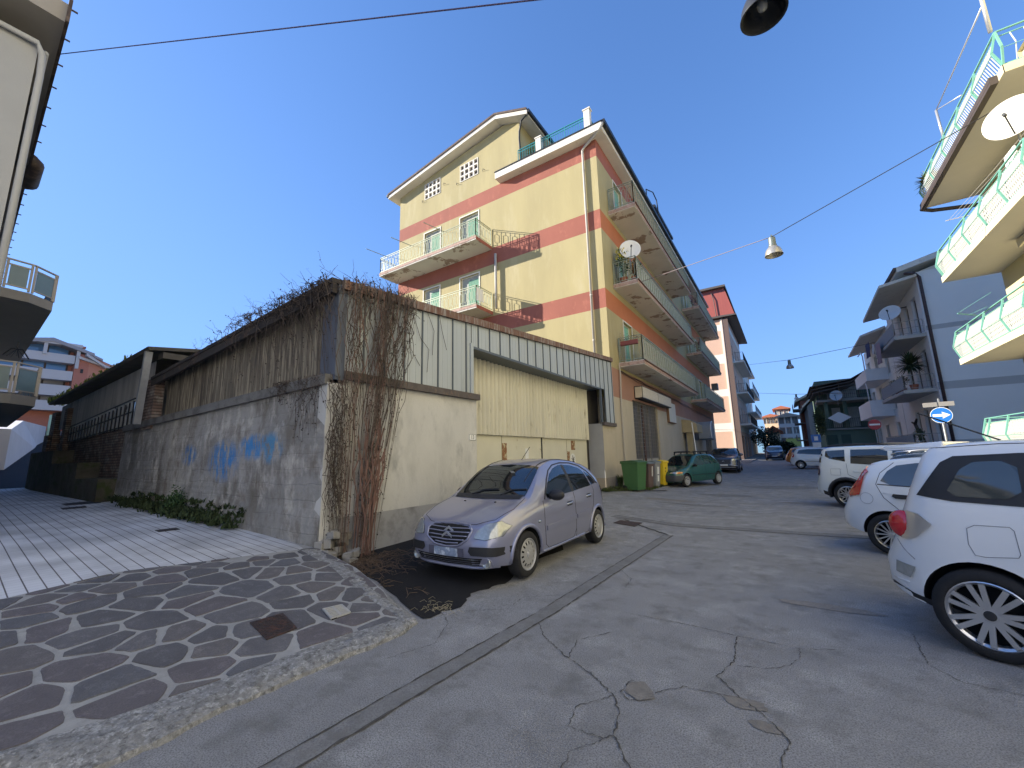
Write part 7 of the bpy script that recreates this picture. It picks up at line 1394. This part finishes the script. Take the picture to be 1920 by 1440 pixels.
obj("foliage", mb, mat("shrub_leaf", (.04, .09, .025), .7, var=.5, vs=20), t); mb = MB(); mb.tube([(bp_.x, 3.7, zl(bp_.x)), (bp_.x+.02, 3.68, zl(bp_.x)+.35)], .015, 5); obj("stem", mb, VIN, t)
mb = MB()
for i in range(240): x = -rnd.uniform(15.5, 27.3); tuft(mb, (x, 3.62+rnd.uniform(0, .5), lerp([14.2, 27.6], [4.83, 4.36], -x)), 5, .25 if x < -22 else .12, .15, .03, .5)
tag(obj("roof_moss", mb, mat("moss_yellow", (.20, .24, .04), .9, var=.5, vs=3)), "yellow green moss tufts along the workshop roof edge", "moss", kind="stuff")
def leafy(name, lab, cat, base, R, H_, n, leafm, s=.05, pot=None, stems=3, grp=None, yel=None):
    t = thing(name, lab, cat, base, group=grp); base = Vector(base); mb = MB(); z0 = 0
    if pot: pb2 = MB(); pb2.lathe([(0, 0), (pot*.7, 0), (pot, pot*1.5), (pot*1.05, pot*1.5), (pot*.9, pot*1.4), (0, pot*1.4)], base, n=14); obj("pot", pb2, mat("terracotta", (.38, .13, .07), .8), t, smooth=40); z0 = pot*1.4
    for i in range(n):
        d = Vector((rnd.gauss(0, 1), rnd.gauss(0, 1), rnd.gauss(0, 1))).normalized()*rnd.random()**.4; c = base+Vector((d.x*R, d.y*R, z0+H_*.55+d.z*H_*.45)); k = s*rnd.uniform(.6, 1.4); u = (d+Vector((rnd.uniform(-.6, .6), rnd.uniform(-.6, .6), .3))).normalized(); b = u.orthogonal().normalized(); mb.add([c-u*k, c+b*k*.35, c+u*k, c-b*k*.35], [(0, 1, 2, 3)], 1 if (yel and rnd.random() < yel and d.z > 0) else 0)
    obj("foliage", mb, [leafm, mat("yellow_leaf", (.55, .45, .05), .8)], t); mb = MB()
    for i in range(stems): a = rnd.uniform(0, 6.3); mb.tube([base+Vector((0, 0, z0)), base+Vector((R*.4*cos(a), R*.4*sin(a), z0+H_*.6))], .012, 4)
    obj("stem", mb, VIN, t); return t
def spiky(name, lab, base, R, n, m, pot=.2, trunk=0., w_=.03, grp=None):
    t = thing(name, lab, "plant", base, group=grp); base = Vector(base); z0 = pot*1.4+trunk; pb2 = MB()
    if pot: pb2.lathe([(0, 0), (pot*.7, 0), (pot, pot*1.5), (pot*1.05, pot*1.5), (pot*.9, pot*1.4), (0, pot*1.4)], base, n=14); obj("pot", pb2, mat("terracotta", (.38, .13, .07), .8), t)
    mb = MB(); mb.tube([base+Vector((0, 0, pot)), base+Vector((0, 0, z0))], .04, 6); obj("trunk", mb, VIN, t); mb = MB()
    for i in range(n):
        a = rnd.uniform(0, 6.3); e = rnd.uniform(-.5, 1.4); d = Vector((cos(a)*cos(e), sin(a)*cos(e), sin(e))); L_ = R*rnd.uniform(.75, 1.1); s = Vector((-sin(a), cos(a), 0))*w_; c = base+Vector((0, 0, z0)); m_ = c+d*L_*.55; tp = c+d*L_-Vector((0, 0, L_*.12)); mb.add([c-s*.5, c+s*.5, m_+s, m_-s, tp], [(0, 1, 2, 3), (3, 2, 4)])
    obj("foliage", mb, m, t); return t
PLM = mat("spiky_leaf", (.05, .085, .035), .6, var=.4, vs=8); DPL = mat("pot_leaf", (.06, .10, .035), .8, var=.5, vs=10)
leafy("potted_plant", "yellow leaved potted plant at the near corner of the yellow building's middle balcony", "plant", (-5.75, 18.95, 9.82), .38, 1.75, 520, DPL, .075, .2, yel=.65)
leafy("potted_plant", "second green potted plant crowding the near end of the middle balcony", "plant", (-5.3, 19.5, 9.82), .34, 1.1, 380, DPL, .06, .2, yel=.1)
leafy("potted_plant", "orange flowered pot plant behind the middle balcony railing below the dish", "plant", (-5.25, 18.95, 9.82), .2, .7, 200, mat("orange_leaf", (.35, .16, .05), .8, var=.5, vs=12), .05, .15)
leafy("potted_plant", "leafy bush in the sheltered corner of the rooftop terrace beside the attic wall", "plant", (-9.9, 17.75, 17.45), .42, 1.15, 520, mat("terrace_leaf", (.20, .21, .06), .8, var=.5, vs=10), .07, .18)
fb1 = thing("flower_box", "reddish flower box hung on the lowest yellow building balcony", "flower box", (-5.6, 18.6, 6.7)); mb = MB(); mb.box(-6.0, -5.2, 18.45, 18.62, 6.62, 6.82); obj("box", mb, mat("box_red", (.22, .06, .05), .7), fb1); mb = MB()
for i in range(150): c = Vector((rnd.uniform(-6.05, -5.15), 18.53+rnd.gauss(0, .08), 6.85+abs(rnd.gauss(0, .14)))); s = .025; u = Vector((rnd.uniform(-1, 1), rnd.uniform(-1, 1), rnd.uniform(-1, 1))).normalized(); b = u.orthogonal().normalized(); mb.add([c-u*s, c+b*s*.5, c+u*s, c-b*s*.5], [(0, 1, 2, 3)])
obj("foliage", mb, mat("bare_twigs", (.10, .07, .05), .9), fb1)
for k, (y, z, lab) in enumerate(((36.5, 9.85, "row of red flower pots on the far middle balcony of the yellow building"), (36.6, 13.8, "tall red potted shrub on the far top balcony of the yellow building"))):
    leafy("potted_plant", lab, "plant", (-5.35, y+.3, z), .3, .8, 160, mat("red_leaf", (.22, .05, .05), .8, var=.5, vs=12), .06, .16)
spiky("yucca", "small spiky yucca standing on the far end of the top green railed balcony", (6.3, 22.7, 12.05), .62, 170, mat("yucca_leaf", (.22, .20, .07), .7, var=.3, vs=5), .15, .25)
spiky("palm", "large spiky palm in a pot on the white building's middle balcony", (6.25, 31.1, 4.7), .95, 240, PLM, .2, 1.15, .035)
for k, (x, y, z, lab) in enumerate(((5.95, 31.9, 4.7, "potted green shrub beside the palm on the middle balcony"), (5.95, 33.4, 4.7, "red brown potted plant further along the palm's balcony"), (6.1, 31.2, 1.6, "dark potted plants on the lowest terrace of the white building"))):
    leafy("potted_plant", lab, "plant", (x, y, z), .3, .75, 220, DPL, .06, .16)
mb = MB(); t = thing("dead_tree", "bent bare dark trunk leaning over the white building's low terrace", "tree", (6.3, 32.0, 1.5)); a, b_ = onx(1716, 795, 6.3), onx(1742, 845, 6.3)
mb.tube([b_, a.lerp(b_, .5)+Vector((0, .1, 0)), a, a+Vector((0, -.5, .25))], [.11, .10, .08, .05], 8); mb.tube([a, a+Vector((0, .6, .12))], .05, 6); obj("trunk", mb, VIN, t)
# ivy column on the green house, garden mass at the end of the street
leafy("climbing_plant", "tall column of green creeper at the left corner of the dark green house", "climbing plant", (xg0-.3, 49.9, 2.6), .45, 3.0, 600, mat("creeper", (.10, .13, .05), .85, var=.5, vs=3), .16)
for k, (px_, py_, R_, lab) in enumerate(((1432, 818, 2.0, "dark round tree at the far left end of the street"), (1452, 838, 1.6, "low dark bush right of the villa at the street end"), (1475, 840, 1.3, "smallest dark bush before the white far house"))):
    c_ = ony(px_, py_, 74); t = thing("tree", lab, "tree", (c_.x, 74, road_z(74))); mb = MB()
    for i in range(1300):
        d = Vector((rnd.gauss(0, 1), rnd.gauss(0, 1), rnd.gauss(0, 1))).normalized()*rnd.random()**.4*(1+.25*noise.noise(Vector((i*.01, k, 0)))); c = Vector((c_.x, 74, c_.z))+Vector((d.x*R_, d.y*R_, d.z*R_*.75)); s = rnd.uniform(.08, .18); u = Vector((rnd.uniform(-1, 1), rnd.uniform(-1, 1), rnd.uniform(-1, 1))).normalized(); b = u.orthogonal().normalized(); mb.add([c-u*s, c+b*s*.6, c+u*s, c-b*s*.6], [(0, 1, 2, 3)])
    obj("crown", mb, mat("far_tree", (.035, .06, .028), .85, var=.5, vs=2), t); mb = MB(); mb.tube([(c_.x, 74, .5), (c_.x, 74, c_.z)], [.2, .12], 6); obj("trunk", mb, VIN, t)
# ================================================================== BINS
def wheelie(lab, colr, lidc, px, py, w_, d_, h_, rz, wheels=True, stickers=()):
    p = gpx(px, py); p.z += .03; t = thing("wheelie_bin", lab, "bin", p, radians(rz), "wheelie bins by the wall")
    mb = MB(); b0, b1 = .82, 1.0; zt_ = h_-.08
    lo = [(-w_/2*b0, -d_/2*b0+.03, .03), (w_/2*b0, -d_/2*b0+.03, .03), (w_/2*b0, d_/2*b0, .03), (-w_/2*b0, d_/2*b0, .03)]; hi = [(-w_/2, -d_/2, zt_), (w_/2, -d_/2, zt_), (w_/2, d_/2, zt_), (-w_/2, d_/2, zt_)]
    mb.add(lo+hi, [(3, 2, 1, 0), (4, 5, 6, 7), (0, 1, 5, 4), (1, 2, 6, 5), (2, 3, 7, 6), (3, 0, 4, 7)]); obj("bin_body", mb, colr, t, local=True, bevel=.02)
    mb = MB(); mb.box(-w_/2-.025, w_/2+.025, -d_/2-.025, d_/2+.02, zt_-.03, zt_+.02); obj("bin_rim", mb, colr, t, local=True, bevel=.008)
    mb = MB(); mb.prism([(-w_/2-.02, -d_/2-.04, zt_+.022), (-w_/2-.02, d_/2+.05, zt_+.022), (-w_/2-.02, d_/2+.02, zt_+.07), (-w_/2-.02, -d_/2*.2, zt_+.10), (-w_/2-.02, -d_/2-.02, zt_+.05)], (w_+.04, 0, 0)); l_ = obj("bin_lid", mb, lidc, t, local=True, bevel=.01)
    mb = MB(); mb.tube([(-w_/2*.8, d_/2+.08, zt_-.02), (w_/2*.8, d_/2+.08, zt_-.02)], .016, 8); obj("bin_handle", mb, PLAS, t, local=True)
    if wheels:
        for sx in (-1, 1): mb = MB(); mb.lathe([(0, -.03), (.10, -.03), (.10, .03), (0, .03)], (sx*(w_/2*b0+.01), d_/2*b0-.02, .10), (1, 0, 0), 18); obj("bin_wheel", mb, TYRE, t, smooth=40, local=True)
    for k, (u0, u1, z0, z1, col_) in enumerate(stickers):
        yf = lambda z: -d_/2*b0+.03+(-d_/2-(-d_/2*b0+.03))*(z-.03)/(zt_-.03)-.004
        mb = MB(); mb.quad((u0*w_, yf(z0), z0), (u1*w_, yf(z0), z0), (u1*w_, yf(z1), z1), (u0*w_, yf(z1), z1)); obj("sticker", mb, col_, t, local=True)
    return t
BG = mat("bin_green", (.055, .15, .05), .5, var=.15, vs=3); BB = mat("bin_brown", (.12, .08, .07), .5, var=.15, vs=3); BGY = mat("bin_grey", (.24, .25, .26), .5, var=.1, vs=3); BY = mat("bin_yellow", (.70, .50, .02), .5, var=.08); LG = mat("lid_grey", (.16, .19, .18), .5)
wheelie("large dark green wheelie bin, leftmost and nearest of the bins", BG, mat("lid_green", (.05, .12, .05), .5), 1192, 921, .66, .74, 1.14, 75)
wheelie("narrow brown bin with a grey lid behind the green bin", BB, LG, 1214, 918, .46, .5, 1.06, 78, stickers=((.1, .25, .5, .9, MATS["paper"]),))
wheelie("grey bin with pale label strips between the brown and yellow bins", BGY, LG, 1227, 915, .46, .5, 1.10, 78, stickers=((-.15, .2, .55, .85, MATS["paper"]), (-.1, .2, .25, .5, MATS["paper"])))
wheelie("bright yellow bin, rightmost of the bins next to the green hatchback", BY, BY, 1241, 912, .46, .52, 1.10, 78, stickers=((-.12, .14, .72, .80, mat("ink_olive", (.25, .18, .02), .6)), (-.1, .12, .60, .66, MATS["ink_olive"])))
sp_ = onx(1308, 842, -4.75); P = gpx(1296, 880); t = thing("sign_post", "thin leaning white sign pole seen against the notice board", "sign post", (P.x, P.y, P.z)); a = onx(1297, 792, -5.1); b_ = onx(1306, 850, -5.0); mb = MB(); mb.tube([a, b_, (b_.x, b_.y-.1, .2)], .03, 8); obj("pole", mb, MATS["white_paint"], t)
# ================================================================== DISHES, SIGNS, NUMBER
def dish(lab, c, R, face, col_=(.78, .76, .68), arm=True, back=False):
    c, face = Vector(c), Vector(face).normalized(); t = thing("satellite_dish", lab, "satellite dish", c, group="satellite dishes"); mb = MB(); mb.lathe([(0, 0), (R*.3, R*.018), (R*.6, R*.07), (R*.85, R*.14), (R, R*.195), (R*1.01, R*.19), (R*.85, R*.125), (0, -.02)], c, face, 36); obj("reflector", mb, mat("dish_%d" % int(col_[0]*100), col_, .5, var=.06), t, smooth=60)
    dn = (Vector((0, 0, -1))-face*face.dot(Vector((0, 0, -1)))).normalized(); tip = c+face*R*.9+dn*R*.15; mb = MB(); mb.tube([c+dn*R*.95+face*R*.16, tip], .016, 6); mb.lathe([(0, -.05), (.04, -.05), (.04, .06), (0, .06)], tip, -face, 10); obj("feed_arm", mb, DKM, t); mb = MB(); mb.tube([c-face*.02, c-face*.12+Vector((0, 0, -.1)), c-face*.14+Vector((0, 0, -.9))], .025, 8); obj("mount", mb, MATS["rail_grey"], t); return t
dc = onx(1181, 469, -5.35); dish("white satellite dish with branch shadows at the yellow building's middle balcony corner", dc, .5, (.42, -.88, .12), (.85, .83, .76))
dc = onx(1899, 222, 6.1); dish("large cream dish above the second green railed balcony at the right edge", dc, .55, (-.50, -.72, .05), (.74, .70, .58))
dc = onx(1669, 588, 5.7); dish("grey oval dish on the white building's top balcony corner", dc, .48, (-.35, -.75, .35), (.55, .57, .58))
dc = ony(1568, 742, 49.6); dish("grey dish among the roof beams of the dark green house", dc, .5, (-.3, -.9, .2), (.42, .47, .5))
def sign(name, lab, px, py, X_, build, ground=0., R=.3):
    c = onx(px, py, X_); t = thing(name, lab, "road sign", (c.x, c.y, ground)); f = (CP-c); f.z = 0; f.normalize(); s = Vector((-f.y, f.x, 0)); build(t, c, f, s); mb = MB(); p = c-f*.05; mb.tube([(p.x, p.y, 0.), (p.x, p.y, c.z+R+.02)], .03, 10); obj("pole", mb, mat("galv_pole", (.30, .31, .31), .5, .5), t, smooth=True); return t, c, f, s
SBL = mat("sign_blue", (.015, .14, .46), .35); SWH = mat("sign_white", (.80, .80, .78), .4); SRD = mat("sign_red", (.38, .02, .03), .35)
def b_blue(t, c, f, s):
    mb = MB(); mb.lathe([(0, -.01), (.30, -.01), (.30, .0)], c, f, 40); mb.disc(c, f, .30, 40); g = obj("sign_disc", mb, SWH, t); mb = MB(); mb.disc(c+f*.004, f, .285, 40); obj("sign_face", mb, SBL, g); s2 = s if s.dot(CR) > 0 else -s; mb = MB(); Z = Vector((0, 0, 1)); P = lambda a, b: c+f*.008+s2*a+Z*b
    mb.poly([P(-.23, -.045), P(.04, -.045), P(.02, -.13), P(.24, 0), P(.02, .13), P(.04, .045), P(-.23, .045)]); obj("arrow", mb, SWH, g)
t, c, f, s = sign("road_sign", "round blue sign with a white arrow pointing right in front of the grey side wall", 1765, 778.5, 5.0, b_blue, R=.62)
s2 = s if s.dot(CR) > 0 else -s; q0 = c+Vector((0, 0, .42))+s2*.05; mb = MB(); mb.obox(q0+s2*.14, s2*.21, (0, 0, .085), f*.01); mb.obox(q0-s2*.30, s2*.2, (0, 0, .085), f*.01); obj("back_plate", mb, mat("plate_back", (.20, .19, .18), .7), t)
def b_red(t, c, f, s):
    mb = MB(); mb.lathe([(0, -.01), (.30, -.01), (.30, .0)], c, f, 40); mb.disc(c, f, .30, 40); g = obj("sign_disc", mb, SRD, t); mb = MB(); mb.obox(c+f*.006, s*.24, (0, 0, .05), f*.003); obj("white_bar", mb, SWH, g)
sign("road_sign", "round red no entry sign with a white bar beyond the parked cars", 1640, 796, 4.4, b_red)
def b_sq(t, c, f, s):
    mb = MB(); mb.obox(c, s*.3, (0, 0, .3), f*.01); g = obj("sign_plate", mb, SBL, t); mb = MB(); mb.obox(c+f*.02, s*.12, (0, 0, .16), f*.004); mb.obox(c+f*.02+Vector((0, 0, -.5)), s*.26, (0, 0, .18), f*.004); obj("sign_symbol", mb, SWH, g)
sign("road_sign", "small square blue and white sign far down the street by the grey house", 1530, 822, 1.9, b_sq)
gd = ony(1574, 783, 50.0); t = thing("diamond_sign", "white diamond shaped board on the dark green house terrace", "sign", gd); mb = MB(); mb.poly([gd+Vector((-.9, 0, 0)), gd+Vector((0, 0, -.55)), gd+Vector((.9, 0, 0)), gd+Vector((0, 0, .55))]); obj("board", mb, SWH, t)
def text(body, name, size, m, mtx, parent):
    cu = bpy.data.curves.new(name, 'FONT'); cu.body = body; cu.size = size; cu.align_x = 'CENTER'; cu.align_y = 'CENTER'; cu.extrude = .001
    o = bpy.data.objects.new(name, cu); COL.objects.link(o); bpy.context.view_layer.update(); me = bpy.data.meshes.new_from_object(o.evaluated_get(bpy.context.evaluated_depsgraph_get())); bpy.data.objects.remove(o); me.transform(mtx); me.transform(Matrix.Translation(-rootloc(parent))); me.materials.clear(); me.materials.append(m); q = bpy.data.objects.new(name, me); COL.objects.link(q); q.parent = parent; return q
np_ = onx(886, 820, -6.19); t = thing("house_number", "small white house number plate reading 13 on the garage wall", "sign", np_); mb = MB(); mb.box(-6.2, -6.186, np_.y-.13, np_.y+.13, np_.z-.075, np_.z+.075); g = obj("plate", mb, SWH, t)
mb = MB()
for z in (-.068, .068): mb.box(-6.186, -6.184, np_.y-.12, np_.y+.12, np_.z+z-.004, np_.z+z+.004)
for y in (-.118, .118): mb.box(-6.186, -6.184, np_.y+y-.004, np_.y+y+.004, np_.z-.064, np_.z+.064)
obj("plate_border", mb, MATS["black_ink"], g)
text("13", "digits", .13, MATS["black_ink"], Matrix.Translation((-6.184, np_.y, np_.z)) @ Matrix.Rotation(radians(90), 4, 'Z') @ Matrix.Rotation(radians(90), 4, 'X'), t)
# ================================================================== laundry and balcony things
def cloth(lab, P, m, th=.02):
    P = [Vector(p) for p in P]; n = (P[1]-P[0]).cross(P[2]-P[0]).normalized()*th; mb = MB(); N = 8; vs = []
    for i in range(N+1):
        for j in range(7):
            u, v = i/N, j/6; q_ = P[0].lerp(P[1], u).lerp(P[3].lerp(P[2], u), v); vs.append(q_+n*2.5*sin(u*14+v*2)*v)
    mb.add(vs, [(i*7+j, i*7+j+1, (i+1)*7+j+1, (i+1)*7+j) for i in range(N) for j in range(6)]); return tag(obj("laundry", mb, m, smooth=True), lab, "laundry")
for (pa, pb2, lab, col_) in (((1622, 648), (1634, 668), "dark blue garment hung on the top balcony line", (.01, .03, .12)), ((1635, 646), (1641, 664), "white garment between the blue one and the pink blanket", (.7, .7, .72)), ((1641, 648), (1656, 680), "dusty pink blanket hanging over the top balcony corner", (.33, .24, .28))):
    a, b_ = onx(*pa, 5.55), onx(*pb2, 5.55); cloth(lab, [(5.55, a.y, a.z), (5.55, b_.y, a.z-.05), (5.5, b_.y, b_.z), (5.5, a.y, b_.z+.1)], mat("cloth_%d" % int(col_[2]*100), col_, .9))
cloth("white cloth hung on the lower side balcony rail of the yellow building", [(-12.66, 16.02, 10.45), (-12.66, 16.62, 10.45), (-12.64, 16.62, 9.75), (-12.64, 16.02, 9.7)], MATS["cloth_white"])
t = thing("air_conditioner", "small dark air conditioner box on the pink building's edge past the balconies", "air conditioner", (-5.6, 48.6, 8)); a = onx(1336, 718, -5.6); mb = MB(); mb.box(-6.1, -5.5, 48.35, 49.1, a.z-.35, a.z+.35); obj("casing", mb, mat("ac_grey", (.16, .16, .15), .6), t)
mb = MB(); t = thing("clothes_dryer", "pale green folding clothes line arm beyond the third green railed balcony", "clothes dryer", (6.3, 22.9, 6)); a, b_, c_ = onx(1795, 588, 5.7), onx(1840, 592, 6.4), onx(1858, 548, 6.6); mb.tube([a, b_], .018, 5); mb.tube([a, c_], .006, 4); mb.tube([a+(b_-a)*.5, onx(1851, 575, 6.4)], .006, 4); obj("arm", mb, MINT, t)
# small wall hooks beside the attic windows
for k, (px_, py_) in enumerate(((832, 347), (792, 380), (905, 321), (856, 347))):
    a = ony(px_, py_, YW-.02); mb = MB(); mb.tube([a, a+Vector((.12, -.12, .03)), a+Vector((.22, -.06, -.03))], .015, 5); obj("shutter_hook", mb, DKM, YB)
